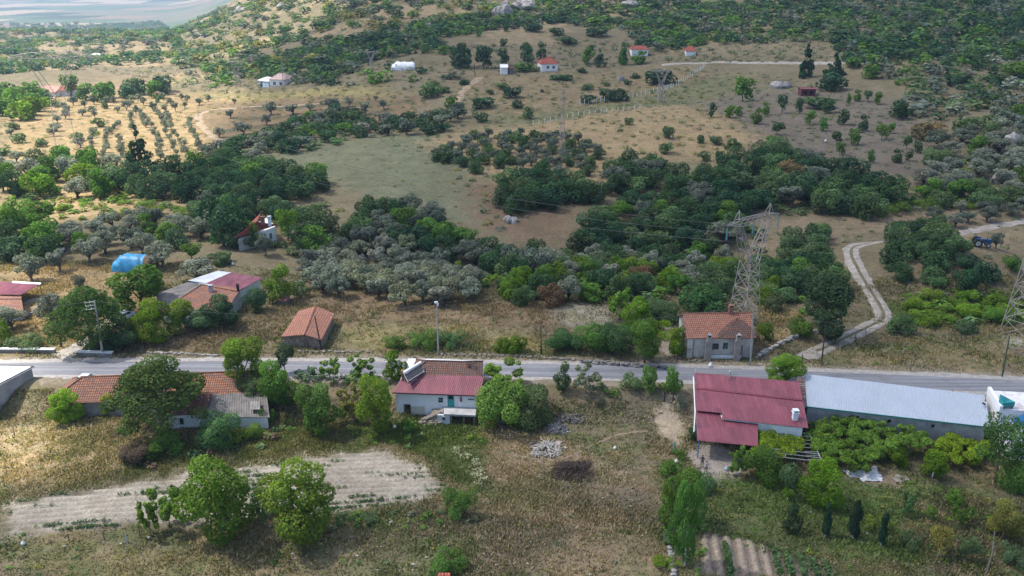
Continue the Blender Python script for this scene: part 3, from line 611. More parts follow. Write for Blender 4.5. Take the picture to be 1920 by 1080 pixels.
# ---- trees and shrubs named one by one: name, form, base u, base v, width, height, colour, label, category
ONE = [
 ('walnut_tree', 'broad', 418, 1018, 152, 152, 'walnut', 'large bright green walnut tree, broadest crown at the edge of the ploughed strip', 'tree'),
 ('walnut_tree', 'broad', 566, 1010, 146, 142, 'walnut', 'bright green spreading walnut tree right of the broadest one by the ploughed strip', 'tree'),
 ('shrub', 'weed', 493, 985, 52, 85, 'mid', 'blue-green upright shrub squeezed between the two bright walnut trees', 'shrub'),
 ('young_tree', 'sapling', 318, 990, 74, 84, 'light', 'loose young tree with thin twigs left of the two bright walnuts', 'tree'),
 ('young_tree', 'sapling', 284, 1005, 48, 62, 'bright', 'small leafy young tree at the left end of the walnut row', 'tree'),
 ('shrub', 'weed', 858, 985, 76, 84, 'green', 'tall loose green shrub at the right tip of the ploughed strip', 'shrub'),
 ('shrub', 'weed', 838, 1082, 78, 62, 'green', 'bushy green weed around the red chimney at the bottom edge', 'shrub'),
 ('shrub', 'weed', 645, 985, 42, 28, 'mid', 'low shrub on the field edge just right of the walnut trees', 'shrub'),
 ('shrub', 'weed', 690, 988, 48, 30, 'mid', 'low wide shrub midway along the lower edge of the ploughed strip', 'shrub'),
 ('umbrella_pine', 'pine', 306, 812, 174, 144, 'pine', 'huge umbrella pine with rounded dark crown in front of the long tiled barn', 'tree'),
 ('fig_tree', 'broad', 128, 790, 66, 62, 'yellow', 'yellow-green small tree against the left end wall of the long barn', 'tree'),
 ('fig_tree', 'broad', 206, 775, 34, 40, 'yellow', 'yellow-green shoot beside the left flank of the umbrella pine', 'tree'),
 ('fig_tree', 'bush', 416, 842, 80, 78, 'fig', 'dense dark fig tree before the corrugated grey lean-to', 'tree'),
 ('bramble', 'bush', 262, 872, 64, 46, 'bramble', 'leafless purple-brown bramble below the umbrella pine', 'shrub'),
 ('bramble', 'weed', 320, 862, 92, 62, 'green', 'rank green bramble thicket at the foot of the umbrella pine', 'shrub'),
 ('bramble', 'weed', 466, 835, 66, 44, 'bright', 'light green bramble right of the dark fig tree', 'shrub'),
 ('bramble', 'weed', 500, 800, 40, 52, 'green', 'narrow green growth at the right corner of the grey lean-to', 'shrub'),
 ('leafy_tree', 'broad', 462, 722, 92, 92, 'bright', 'bright leafy tree on the roadside behind the grey lean-to', 'tree'),
 ('leafy_tree', 'broad', 536, 700, 44, 56, 'dark', 'small dark tree overlapping the road behind the leafy clump', 'tree'),
 ('leafy_tree', 'broad', 520, 770, 88, 96, 'green', 'tall mid green tree between the grey lean-to and the water tank', 'tree'),
 ('leafy_tree', 'bush', 478, 765, 60, 60, 'mid', 'dull green bushy tree hugging the right end of the barn roof', 'tree'),
 ('leafy_tree', 'broad', 592, 812, 80, 92, 'green', 'rounded green tree standing below left of the round water tank', 'tree'),
 ('fruit_tree', 'sapling', 662, 785, 56, 60, 'golden', 'thin brownish fruit tree with bare forked trunk below the water tank', 'tree'),
 ('fruit_tree', 'sapling', 641, 792, 22, 34, 'green', 'tiny fruit tree beside the thin brownish one', 'tree'),
 ('leafy_tree', 'broad', 712, 812, 84, 110, 'bright', 'bright green tree covering the left corner of the white house', 'tree'),
 ('sapling', 'sapling', 618, 712, 48, 44, 'light', 'sparse sapling seen against the road above the water tank', 'tree'),
 ('sapling', 'sapling', 674, 712, 58, 44, 'light', 'second sparse sapling against the road, nearer the white house', 'tree'),
 ('mulberry_tree', 'broad', 741, 712, 50, 54, 'citrus', 'round olive-yellow tree at the rear left of the white house', 'tree'),
 ('shrub', 'bush', 938, 822, 112, 112, 'green', 'big green shrubby tree against the right wall of the white house', 'tree'),
 ('shrub', 'bush', 992, 805, 92, 92, 'mid', 'dull green shrubby tree right of the big one by the white house', 'tree'),
 ('shrub', 'sapling', 948, 735, 92, 56, 'light', 'wispy pale shrub overlapping the road right of the old tiled roof', 'shrub'),
 ('shrub', 'weed', 770, 812, 40, 30, 'green', 'low green weeds at the left foot of the white house', 'shrub'),
 ('roadside_tree', 'broad', 1054, 732, 38, 54, 'mid', 'neat round tree, leftmost along the near road edge past the white house', 'tree'),
 ('roadside_tree', 'sapling', 1100, 738, 58, 58, 'grey', 'grey thin-leaved roadside tree beside the neat round one', 'tree'),
 ('shrub', 'weed', 1176, 742, 56, 42, 'mid', 'low spreading roadside shrub between two clipped trees', 'shrub'),
 ('roadside_tree', 'broad', 1218, 738, 38, 54, 'green', 'round roadside tree just left of the dirt driveway', 'tree'),
 ('roadside_tree', 'broad', 1259, 740, 38, 54, 'green', 'round roadside tree right beside the gate of the dirt driveway', 'tree'),
 ('leafy_tree', 'broad', 1470, 722, 76, 62, 'bright', 'bright tree rising behind the long red metal roof', 'tree'),
 ('plum_tree', 'broad', 1272, 985, 92, 104, 'green', 'large rounded tree by the yard edge below the carport', 'tree'),
 ('plum_tree', 'broad', 1284, 1062, 66, 158, 'green', 'tall narrow tree with limewashed blue-white trunk at the bottom edge', 'tree'),
 ('shrub', 'weed', 1270, 862, 34, 26, 'green', 'small shrub beside the teal gatepost', 'shrub'),
 ('shrub', 'weed', 1258, 900, 52, 56, 'green', 'green shrub between the gatepost and the big yard tree', 'shrub'),
 ('shrub', 'weed', 1312, 925, 62, 52, 'mid', 'shrub spilling onto the pale yard below the blue carport post', 'shrub'),
 ('shrub', 'weed', 1250, 1072, 60, 36, 'bright', 'bright low shrub at the foot of the limewashed tree', 'shrub'),
 ('shrub', 'weed', 1296, 830, 30, 34, 'dark', 'dark shrub against the left wall of the red roofed house', 'shrub'),
 ('shrub', 'weed', 1274, 772, 30, 36, 'olivedark', 'dusky shrub where the driveway meets the red roofed house', 'shrub'),
 ('fruit_tree', 'sapling', 1380, 892, 46, 54, 'green', 'small tree with white forked trunk in front of the carport', 'fruit tree'),
 ('fruit_tree', 'bush', 1424, 912, 74, 84, 'green', 'dense tree filling the corner under the vine pergola', 'fruit tree'),
 ('fruit_tree', 'broad', 1478, 934, 46, 64, 'mid', 'upright tree with limewashed trunk below the pergola rails', 'fruit tree'),
 ('fruit_tree', 'broad', 1538, 946, 84, 88, 'citrus', 'broad yellow-green tree with white trunk, biggest in the right garden', 'fruit tree'),
 ('fruit_tree', 'bush', 1680, 880, 36, 46, 'citrus', 'small yellow-green bush tree under the vines of the pale shed', 'fruit tree'),
 ('fruit_tree', 'broad', 1747, 896, 50, 56, 'citrus', 'rounded yellow-green tree right of the white paving sheets', 'fruit tree'),
 ('fruit_tree', 'broad', 1484, 1000, 38, 54, 'dark', 'dark round-headed tree left of the three cypresses', 'fruit tree'),
 ('cypress_tree', 'cypress', 1547, 1006, 20, 62, 'deep', 'slim young cypress, leftmost of three in the garden', 'cypress'),
 ('cypress_tree', 'cypress', 1599, 1010, 26, 68, 'deep', 'tallest and thickest of the three garden cypresses', 'cypress'),
 ('cypress_tree', 'cypress', 1652, 1022, 18, 60, 'deep', 'thin garden cypress on a bare white stem, by the corn patch', 'cypress'),
 ('corn_patch', 'weed', 1636, 1002, 58, 46, 'corn', 'bright leafy corn patch between two garden cypresses', 'plant'),
 ('fruit_tree', 'weed', 1702, 1032, 48, 48, 'mid', 'low dull tree right of the corn patch', 'fruit tree'),
 ('fruit_tree', 'broad', 1758, 1042, 48, 56, 'golden', 'golden-green tree with white trunk in the lower garden', 'fruit tree'),
 ('fruit_tree', 'sapling', 1697, 966, 32, 42, 'fig', 'dark spindly fig sapling above the garden tree row', 'fruit tree'),
 ('fruit_tree', 'broad', 1745, 974, 22, 28, 'light', 'tiny pale sapling with white trunk mid-garden', 'fruit tree'),
 ('fruit_tree', 'broad', 1788, 946, 30, 30, 'green', 'small round sapling, uppermost on the right of the garden', 'fruit tree'),
 ('fruit_tree', 'sapling', 1799, 984, 42, 44, 'green', 'spread-out sapling just below the small round one', 'fruit tree'),
 ('fruit_tree', 'broad', 1812, 1052, 42, 46, 'mid', 'faint green sapling right of the golden-green tree', 'fruit tree'),
 ('lemon_tree', 'broad', 1878, 1010, 70, 76, 'golden', 'yellow-leaved round tree with dark base near the right border', 'fruit tree'),
 ('slender_pine', 'thinpine', 1868, 905, 108, 132, 'pine', 'slender young pine with bare trunk before the white flat-roofed building', 'tree'),
 ('shrub', 'bush', 1905, 925, 76, 90, 'green', 'dense green shrub right of the slender pine', 'shrub'),
 ('shrub', 'weed', 1900, 1070, 70, 70, 'mid', 'dull shrub in the bottom right garden corner', 'shrub'),
 ('fruit_tree', 'broad', 1476, 640 + 300, 20, 26, 'bright', 'tiny sapling at the foot of the white pergola post', 'fruit tree'),
 # far side of the road
 ('shrub', 'bush', 736, 660, 48, 32, 'green', 'low dark shrub, leftmost on the far verge facing the white house', 'shrub'),
 ('shrub', 'weed', 792, 660, 70, 52, 'green', 'loose green shrub left of the concrete power pole', 'shrub'),
 ('shrub', 'weed', 846, 660, 62, 48, 'mid', 'dull loose shrub right of the concrete power pole', 'shrub'),
 ('lemon_tree', 'bush', 942, 664, 36, 36, 'citrus', 'left one of two yellow-green round bushes on the far verge', 'fruit tree'),
 ('lemon_tree', 'bush', 968, 667, 42, 40, 'citrus', 'right one of two yellow-green round bushes on the far verge', 'fruit tree'),
 ('hedge_tree', 'bush', 1058, 668, 78, 50, 'fig', 'low left end of the dark roadside thicket', 'tree'),
 ('hedge_tree', 'bush', 1110, 668, 74, 68, 'green', 'rounded green clump second from the left in the roadside thicket', 'tree'),
 ('hedge_tree', 'bush', 1160, 672, 78, 78, 'fig', 'darkest middle clump of the roadside thicket', 'tree'),
 ('hedge_tree', 'broad', 1208, 680, 74, 84, 'green', 'right end of the roadside thicket by the garden gap', 'tree'),
 ('leafy_tree', 'broad', 1190, 622, 66, 66, 'bright', 'light green tree behind the roadside thicket', 'tree'),
 ('leafy_tree', 'sapling', 1160, 600, 52, 62, 'light', 'feathery pale tree beside the striped vegetable plot', 'tree'),
 ('leafy_tree', 'bush', 1228, 608, 82, 52, 'mid', 'broad bush left of the tiled stone house', 'tree'),
 ('vine_row', 'weed', 1240, 634, 78, 28, 'yellow', 'bright yellow-green vine row left of the tiled stone house', 'vine'),
 ('lemon_tree', 'bush', 1270, 672, 46, 66, 'citrus', 'yellow-green round tree touching the left wall of the stone house', 'fruit tree'),
 ('fig_tree', 'bush', 1318, 592, 88, 62, 'fig', 'dark leafy tree behind the stone house roof', 'tree'),
 ('lemon_tree', 'bush', 1432, 642, 30, 44, 'citrus', 'yellow-green bush at the right wall of the stone house', 'fruit tree'),
 ('fruit_tree', 'bush', 1498, 640, 48, 56, 'green', 'round green bush between stone house and dark roadside oak', 'tree'),
 ('oak_tree', 'broad', 1546, 632, 110, 118, 'dark', 'great dark oak shading the motorcycle by the dirt track', 'tree'),
 ('shrub', 'bush', 1690, 632, 56, 50, 'mid', 'dull round shrub where the dirt track bends', 'shrub'),
 ('shrub', 'bush', 1810, 628, 42, 30, 'mid', 'lone rounded shrub in the dry grass left of the lattice tower', 'shrub'),
 ('shrub', 'bush', 1862, 608, 60, 34, 'green', 'green low shrub at the rim of the bracken belt', 'shrub'),
 ('shrub', 'bush', 1893, 512, 34, 38, 'green', 'rounded bush alone on the bare bank above the bracken', 'shrub'),
 # farmstead
 ('shrub', 'bush', 480, 588, 46, 58, 'dark', 'dense dark bush at the right corner of the farmstead', 'shrub'),
 ('leafy_tree', 'broad', 526, 565, 60, 70, 'bright', 'leafy green tree right of the farm shed roof', 'tree'),
 ('shrub', 'weed', 565, 560, 44, 42, 'mid', 'faint shrub between the farm tree and the olive grove', 'shrub'),
 ('mulberry_tree', 'broad', 262, 588, 108, 92, 'green', 'big green mulberry in front of the blue tarpaulin stack', 'tree'),
 ('shrub', 'broad', 292, 545, 48, 48, 'green', 'green tree right of the mulberry, left of the grey roofs', 'tree'),
 ('farm_pine', 'pine', 172, 652, 130, 118, 'pine', 'spreading pine with twin grey trunks beside the dusty drive', 'tree'),
 ('olive_tree', 'olive', 102, 612, 58, 72, 'olive', 'grey olive tree left of the twin-trunked pine', 'olive tree'),
 ('shrub', 'bush', 232, 660, 88, 62, 'dark', 'dark bushes right of the lattice-topped concrete pole', 'shrub'),
 ('shrub', 'weed', 172, 662, 46, 26, 'dark', 'low dark shrub at the foot of the twin-trunked pine', 'shrub'),
 ('leafy_tree', 'broad', 288, 640, 84, 82, 'citrus', 'yellow-green tree in front of the farm car', 'tree'),
 ('leafy_tree', 'broad', 338, 622, 70, 60, 'bright', 'leafy tree before the farm tiled roof', 'tree'),
 ('leafy_tree', 'bush', 375, 625, 72, 48, 'mid', 'dusty green bush in front of the farm white tank', 'tree'),
 ('leafy_tree', 'broad', 418, 612, 74, 62, 'dark', 'dark green tree below the farm white gable', 'tree'),
 ('shrub', 'weed', 62, 660, 78, 46, 'mid', 'leafy shrub behind the white roadside wall', 'shrub'),
 ('shrub', 'bush', 4, 655, 46, 66, 'citrus', 'yellow-green bush at the left border above the road', 'shrub'),
 ('olive_tree', 'olive', 22, 618, 62, 50, 'olive', 'pale olive tree beside the red carport rubble wall', 'olive tree'),
 ('olive_tree', 'olive', 60, 528, 58, 58, 'olive', 'wide olive tree behind the red carport', 'olive tree'),
 ('olive_tree', 'olive', 112, 510, 46, 46, 'olive', 'small olive tree left of the farm field path', 'olive tree'),
 ('olive_tree', 'olive', 166, 492, 58, 52, 'olive', 'rounded olive tree left of the blue tarpaulin stack', 'olive tree'),
 ('olive_tree', 'olive', 306, 500, 64, 52, 'olive', 'olive tree right of the blue tarpaulin stack', 'olive tree'),
 ('olive_tree', 'olive', 372, 528, 70, 48, 'olive', 'bushy grey olive behind the farm pale roofs', 'olive tree'),
 ('olive_tree', 'olive', 150, 545, 26, 34, 'olivedark', 'small dusky olive above the twin-trunked pine', 'olive tree'),
 ('leafy_tree', 'broad', 362, 490, 46, 36, 'green', 'green shrubby tree on the lane behind the farmstead', 'tree'),
 ('leafy_tree', 'bush', 415, 498, 48, 30, 'dark', 'dark bush in the clearing below the far tiled house', 'tree'),
 ('oak_tree', 'broad', 420, 462, 92, 98, 'dark', 'tall dark oak left of the white gabled far house', 'tree'),
 ('fruit_tree', 'broad', 476, 464, 34, 48, 'green', 'leafy tree in front of the far tiled house', 'tree'),
 ('olive_tree', 'olive', 498, 478, 38, 44, 'olivedark', 'dusky olive just right of the far tiled house', 'olive tree'),
 ('leafy_tree', 'broad', 540, 450, 50, 58, 'bright', 'bright tree at the right end of the far tiled house', 'tree'),
 ('shrub', 'bush', 462, 468, 56, 36, 'dark', 'dark bush against the lower wall of the white gabled house', 'shrub'),
 # single trees on the slopes
 ('fir_tree', 'conifer', 266, 330, 62, 100, 'dark', 'dark conical fir in the sunlit sapling plantation', 'tree'),
 ('fir_tree', 'conifer', 1510, 145, 36, 64, 'deep', 'dark pointed fir beside the far white road', 'tree'),
 ('fir_tree', 'conifer', 1564, 142, 40, 44, 'deep', 'shorter broad fir right of the pointed one', 'tree'),
 ('umbrella_pine', 'bush', 868, 130, 44, 48, 'deep', 'big dark pine, leftmost of the cluster above the white hut', 'tree'),
 ('umbrella_pine', 'broad', 908, 128, 38, 42, 'deep', 'dark pine, middle of the cluster above the white hut', 'tree'),
 ('umbrella_pine', 'broad', 943, 122, 22, 30, 'deep', 'small round pine, rightmost of the cluster above the white hut', 'tree'),
 ('umbrella_pine', 'broad', 990, 118, 28, 32, 'dark', 'round pine above left of the red-roofed far house', 'tree'),
 ('umbrella_pine', 'broad', 1014, 112, 26, 32, 'dark', 'round pine directly above the red-roofed far house', 'tree'),
 ('leafy_tree', 'bush', 985, 136, 42, 20, 'green', 'bright bush between white hut and red-roofed far house', 'tree'),
 ('poplar_tree', 'conifer', 1168, 122, 22, 50, 'green', 'tall green poplar left of the far white house', 'tree'),
 ('poplar_tree', 'conifer', 1124, 125, 26, 34, 'dark', 'dark poplar among the trees by the far road', 'tree'),
 ('leafy_tree', 'broad', 1102, 120, 26, 30, 'green', 'green tree left of the dark poplar', 'tree'),
 ('leafy_tree', 'broad', 1198, 120, 34, 24, 'green', 'green tree in front of the far white house', 'tree'),
 ('oak_tree', 'bush', 1238, 160, 58, 34, 'deep', 'dark oak clump behind the far crossbar pylon', 'tree'),
 ('oak_tree', 'broad', 1393, 190, 40, 46, 'green', 'leafy pair of trees at the top left of the orchard', 'tree'),
 ('oak_tree', 'bush', 1742, 265, 66, 44, 'brown', 'large brownish autumn-toned tree at the right of the orchard', 'tree'),
 ('oak_tree', 'broad', 1684, 222, 46, 34, 'dark', 'wide dark tree at the top right of the orchard', 'tree'),
 ('oak_tree', 'bush', 1560, 172, 62, 40, 'deep', 'dark oak thicket right of the little red shed', 'tree'),
 ('oak_tree', 'bush', 1630, 150, 30, 34, 'green', 'green round oak uphill right of the little red shed', 'tree'),
 ('leafy_tree', 'bush', 1900, 150, 52, 38, 'light', 'light green tree at the right border below the far road', 'tree'),
 ('oak_tree', 'bush', 1530, 205, 62, 18, 'dark', 'low dark hedge bush beneath the little red shed', 'tree'),
]
for n_, k_, u_, v_, w_, h_, c_, l_, ct_ in ONE:
    kw = {}
    if 'white' in l_ and ct_ == 'fruit tree' or 'limewashed' in l_ or n_ == 'cypress_tree': kw['bark'] = LIME
    elif k_ in ('pine', 'olive') or n_ == 'walnut_tree': kw['bark'] = GREYBARK
    far = w_ < 30
    T(n_, k_, u_, v_, w_, h_, c_, l_, ct_, parts=not (far and v_ < 300), lod=2 if v_ < 300 else (0 if w_ > 58 and v_ > 600 else 1), **kw)

ORD = 'first second third fourth fifth sixth seventh eighth ninth tenth eleventh twelfth thirteenth fourteenth fifteenth sixteenth seventeenth eighteenth nineteenth twentieth'.split()
ROWS = ['front', 'second', 'third', 'fourth', 'fifth', 'sixth', 'seventh', 'eighth', 'ninth', 'tenth']
TAKEN = []
TRK = [tuple(np.array(a) + (np.array(b) - np.array(a)) * t) for a, b in zip(tr, tr[1:]) for t in (0, .33, .66)]
def scatter(poly_px, gap, r, n=4000, keepout=None):
    poly = wpoly(poly_px); lo, hi = poly.min(0), poly.max(0); out = []
    c = lo + (hi - lo) * r.rand(n, 2); c = c[inside(c[:, 0], c[:, 1], poly)]; grid = {}
    if hi[0] > 40 and lo[1] < 200 and len(c): c = c[np.min([(c[:, 0] - q[0]) ** 2 + ((c[:, 1] - q[1] + 1.5)) ** 2 for q in TRK], axis=0) > 5.6 ** 2]
    for q in TAKEN:
        if lo[0] - gap < q[0] < hi[0] + gap and lo[1] - gap < q[1] < hi[1] + gap: grid.setdefault((int(q[0] // gap), int(q[1] // gap)), []).append((q[0], q[1], .8))
    for p in c:
        i, j = int(p[0] // gap), int(p[1] // gap)
        if all((p[0] - a) ** 2 + (p[1] - b) ** 2 > (gap * k) ** 2 for di in (-1, 0, 1) for dj in (-1, 0, 1) for a, b, k in grid.get((i + di, j + dj), ())):
            out.append((p[0], p[1])); grid.setdefault((i, j), []).append((p[0], p[1], 1))
    TAKEN.extend(out); return out
def named_rows(pts, per):
    """front to back in rows of about `per`, then left to right; gives (x, y, row, place)"""
    pts = sorted(pts, key=lambda p: p[1]); nr = max(1, round(len(pts) / per)); out = []
    for i in range(nr):
        row = sorted(pts[i * len(pts) // nr:(i + 1) * len(pts) // nr], key=lambda p: p[0] / p[1])
        for j, p in enumerate(row): out.append((p[0], p[1], ROWS[i] if nr > 1 else '', ORD[j]))
    return out
SPEC = {'olive': ('olive_tree', 'olive', 'silvery olive', 'olive tree'), 'olivedark': ('olive_tree', 'olive', 'dusky olive', 'olive tree'), 'dark': ('oak_shrub', 'bush', 'dark oak bush', 'shrub'),
        'deep': ('oak_shrub', 'bush', 'blackish oak bush', 'shrub'), 'green': ('leafy_tree', 'broad', 'green leafy tree', 'tree'), 'bright': ('leafy_tree', 'bush', 'bright green bush', 'shrub'),
        'mid': ('scrub_bush', 'bush', 'dull green bush', 'shrub'), 'light': ('scrub_bush', 'weed', 'light green shrub', 'shrub'), 'brown': ('scrub_bush', 'bush', 'brownish bush', 'shrub'), 'grey': ('olive_tree', 'olive', 'grey olive', 'olive tree')}
def wood(place, group, poly, gap, mix, wm, hm, per=9, lod=1, seed=1, pts=None):
    r = np.random.RandomState(seed); pts = pts or scatter(poly, gap, r); cols = [m[0] for m in mix]; pr = np.array([m[1] for m in mix], float); pr /= pr.sum()
    for x, y, row, o in named_rows(pts, per):
        col = cols[r.choice(len(cols), p=pr)]; name, kind, noun, cat = SPEC[col]
        w = wm[0] + (wm[1] - wm[0]) * r.rand(); h = hm[0] + (hm[1] - hm[0]) * r.rand() * (.6 + .4 * w / wm[1])
        if kind == 'weed': h *= .7
        lab = f'{noun}, {o} from left, ' + (f'{row} row, ' if row else '') + place.replace('of the ', '', 1)
        f = depth(x, y, float(gz(x, y))); big = w / f * FPX > 34
        tree(name, kind, (x, y, float(gz(x, y)) - .1), w, h, col, lab, cat, group, lod=(1 if f < 260 else 2), parts=big)
for n_, k_, u_, v_, w_, h_, *_ in ONE:
    g_ = at(u_, v_); TAKEN.append((g_.x, g_.y))
wood('of the grove behind the brown field', 'olive trees of the grove behind the brown field', [(568, 505), (640, 480), (740, 470), (830, 500), (900, 548), (870, 575), (760, 580), (690, 560), (600, 560)], 3.5, [('olive', 6), ('grey', 2), ('olivedark', 2)], (4.6, 6.2), (4.2, 5.2), 10, seed=11)
wood('below the hillock, left of the big pylon', 'oak scrub of the gully', [(1085, 440), (1150, 400), (1210, 385), (1300, 372), (1400, 400), (1370, 470), (1300, 480), (1250, 470), (1150, 490), (1080, 480)], 4.0, [('dark', 5), ('deep', 3), ('mid', 3), ('green', 1), ('olivedark', 2)], (5.5, 8), (4.5, 6.5), 9, seed=12)
wood('of the gully wood behind the grove', 'trees of the gully wood', [(660, 440), (700, 400), (760, 400), (850, 440), (880, 470), (1010, 490), (1010, 525), (940, 520), (850, 490), (740, 470), (650, 465)], 3.8, [('dark', 4), ('deep', 2), ('mid', 2), ('olivedark', 4), ('green', 1.5)], (5, 7.5), (4.5, 6.5), 9, seed=13)
wood('of the tangle left of the pylon foot', 'trees of the tangle beside the pylon foot', [(960, 540), (1000, 505), (1120, 485), (1280, 490), (1365, 480), (1375, 560), (1290, 560), (1200, 560), (1060, 565), (985, 585), (920, 560)], 3.9, [('olive', 4), ('green', 3), ('mid', 3), ('dark', 3), ('brown', 1), ('bright', 2)], (4.5, 6.5), (3.5, 5.5), 9, seed=14)
wood('of the dark thicket below the sapling field', 'dark oaks of the hedgerow', [(225, 335), (300, 335), (345, 320), (480, 320), (610, 350), (600, 375), (540, 378), (460, 388), (400, 400), (345, 375), (220, 372)], 6, [('dark', 5), ('deep', 4), ('mid', 2), ('green', 2)], (6.5, 9.5), (5.5, 7.5), 10, seed=15)
wood('of the tree belt above the sage field', 'trees of the belt above the field', [(390, 290), (480, 262), (560, 232), (640, 215), (700, 232), (790, 232), (850, 205), (862, 225), (850, 245), (760, 258), (690, 255), (610, 270), (500, 300), (420, 315)], 6.2, [('dark', 4), ('deep', 2), ('olivedark', 4), ('olive', 1), ('green', 1)], (6, 9), (4, 6.5), 11, seed=16)
wood('of the sunlit wood at the left border', 'sunlit trees at the left border', [(0, 325), (110, 310), (215, 330), (210, 372), (90, 375), (0, 375)], 6.5, [('green', 4), ('olive', 3), ('mid', 3), ('bright', 2), ('dark', 1)], (7, 10), (6, 9), 7, seed=17)
wood('of the shady grove left of the olives', 'trees of the shady left grove', [(0, 425), (85, 420), (115, 450), (85, 490), (0, 490)], 5, [('green', 4), ('dark', 4), ('deep', 2)], (6.5, 9), (6, 8.5), 6, seed=18)
wood('of the garden behind the blue stack', 'trees behind the blue stack', [(120, 450), (230, 420), (330, 425), (395, 440), (370, 470), (330, 480), (250, 475), (140, 480)], 5, [('olive', 6), ('olivedark', 3), ('green', 1.5), ('mid', 1)], (5, 7), (4, 5.6), 8, seed=19)
wood('around the far tiled house', 'trees around the far tiled house', [(375, 430), (395, 398), (460, 395), (540, 400), (640, 440), (690, 475), (620, 490), (560, 478), (545, 425), (480, 408), (440, 420), (400, 450)], 5.2, [('dark', 4), ('deep', 2), ('green', 3), ('mid', 3), ('olivedark', 2)], (6, 8.5), (5, 7.5), 8, seed=20)
wood('of the dark patch on the hillock front', 'low olives of the hillock patch', [(815, 300), (880, 262), (960, 255), (1060, 262), (1130, 285), (1110, 330), (1050, 335), (960, 315), (900, 330)], 4.2, [('olivedark', 6), ('mid', 2), ('dark', 2)], (3.6, 5), (3, 4.2), 12, seed=21)
wood('of the clump under the hillock', 'bushes of the clump under the hillock', [(945, 355), (1000, 335), (1110, 355), (1105, 385), (1010, 400), (950, 400)], 5, [('dark', 5), ('mid', 3), ('deep', 2)], (6.5, 9), (5.5, 7.5), 7, seed=22)
wood('of the clump on the slope above the gully', 'bushes of the slope clump', [(1135, 335), (1160, 318), (1225, 320), (1240, 345), (1200, 365), (1140, 360)], 5, [('dark', 5), ('olivedark', 3), ('mid', 2)], (6.5, 9), (5, 7), 6, seed=23)
wood('of the oak wood above the big pylon', 'oaks of the wood above the pylon', [(1255, 350), (1330, 335), (1400, 300), (1460, 290), (1530, 310), (1620, 345), (1690, 370), (1640, 410), (1480, 400), (1400, 395), (1280, 390)], 5.4, [('dark', 5), ('deep', 4), ('mid', 3), ('olivedark', 2), ('brown', .6)], (7, 10), (5.5, 8), 10, seed=24)
wood('of the olive slope at the right border', 'olives of the right slope', [(1760, 270), (1830, 235), (1920, 220), (1920, 370), (1790, 372), (1720, 350), (1740, 310)], 6, [('olive', 5), ('olivedark', 4), ('mid', 2), ('green', 1)], (6.5, 9), (4.5, 6), 9, seed=25)
wood('of the green belt above the right dirt road', 'green shrubs above the right dirt road', [(1640, 385), (1760, 368), (1920, 372), (1920, 385), (1760, 395), (1650, 405)], 5, [('light', 3), ('green', 3), ('mid', 2)], (6, 9), (4, 5.5), 9, seed=26)
wood('of the dark knoll inside the track bend', 'oak bushes of the knoll', [(1630, 500), (1650, 455), (1720, 445), (1800, 490), (1850, 530), (1800, 545), (1720, 535), (1660, 525)], 3.6, [('dark', 6), ('deep', 4), ('mid', 3)], (5, 7), (4, 5.5), 9, seed=27)
wood('of the thicket left of the track bend', 'bushes left of the track bend', [(1450, 505), (1480, 465), (1540, 445), (1580, 480), (1590, 545), (1540, 560), (1470, 545)], 4, [('dark', 5), ('deep', 3), ('mid', 3), ('green', 1)], (5, 7), (4.5, 6), 7, seed=28)
wood('of the bracken belt under the knoll', 'low green shrubs of the bracken belt', [(1650, 590), (1690, 560), (1800, 560), (1900, 575), (1890, 605), (1800, 600), (1700, 605)], 3.6, [('bright', 4), ('light', 4), ('mid', 2)], (4, 6), (2, 3), 9, seed=29)
wood('beside the pylon below the bare bank', 'shrubs right of the pylon', [(1425, 565), (1425, 500), (1455, 530), (1480, 580), (1450, 585)], 3.6, [('mid', 4), ('bright', 2), ('dark', 2)], (4, 5.5), (3, 4), 5, seed=30)
wood('along the dirt road top right', 'small olives above the right dirt road', [(1740, 415), (1800, 400), (1920, 395), (1915, 410), (1820, 425), (1750, 430)], 5, [('olivedark', 4), ('olive', 2), ('dark', 1)], (3.5, 5.5), (3, 4.5), 9, seed=31)
wood('of the yellow sunlit strip', 'low shrubs of the sunlit strip', [(110, 388), (200, 378), (330, 382), (380, 392), (300, 405), (120, 400)], 6, [('light', 5), ('bright', 2)], (4.5, 7), (2.2, 3.4), 9, seed=32)

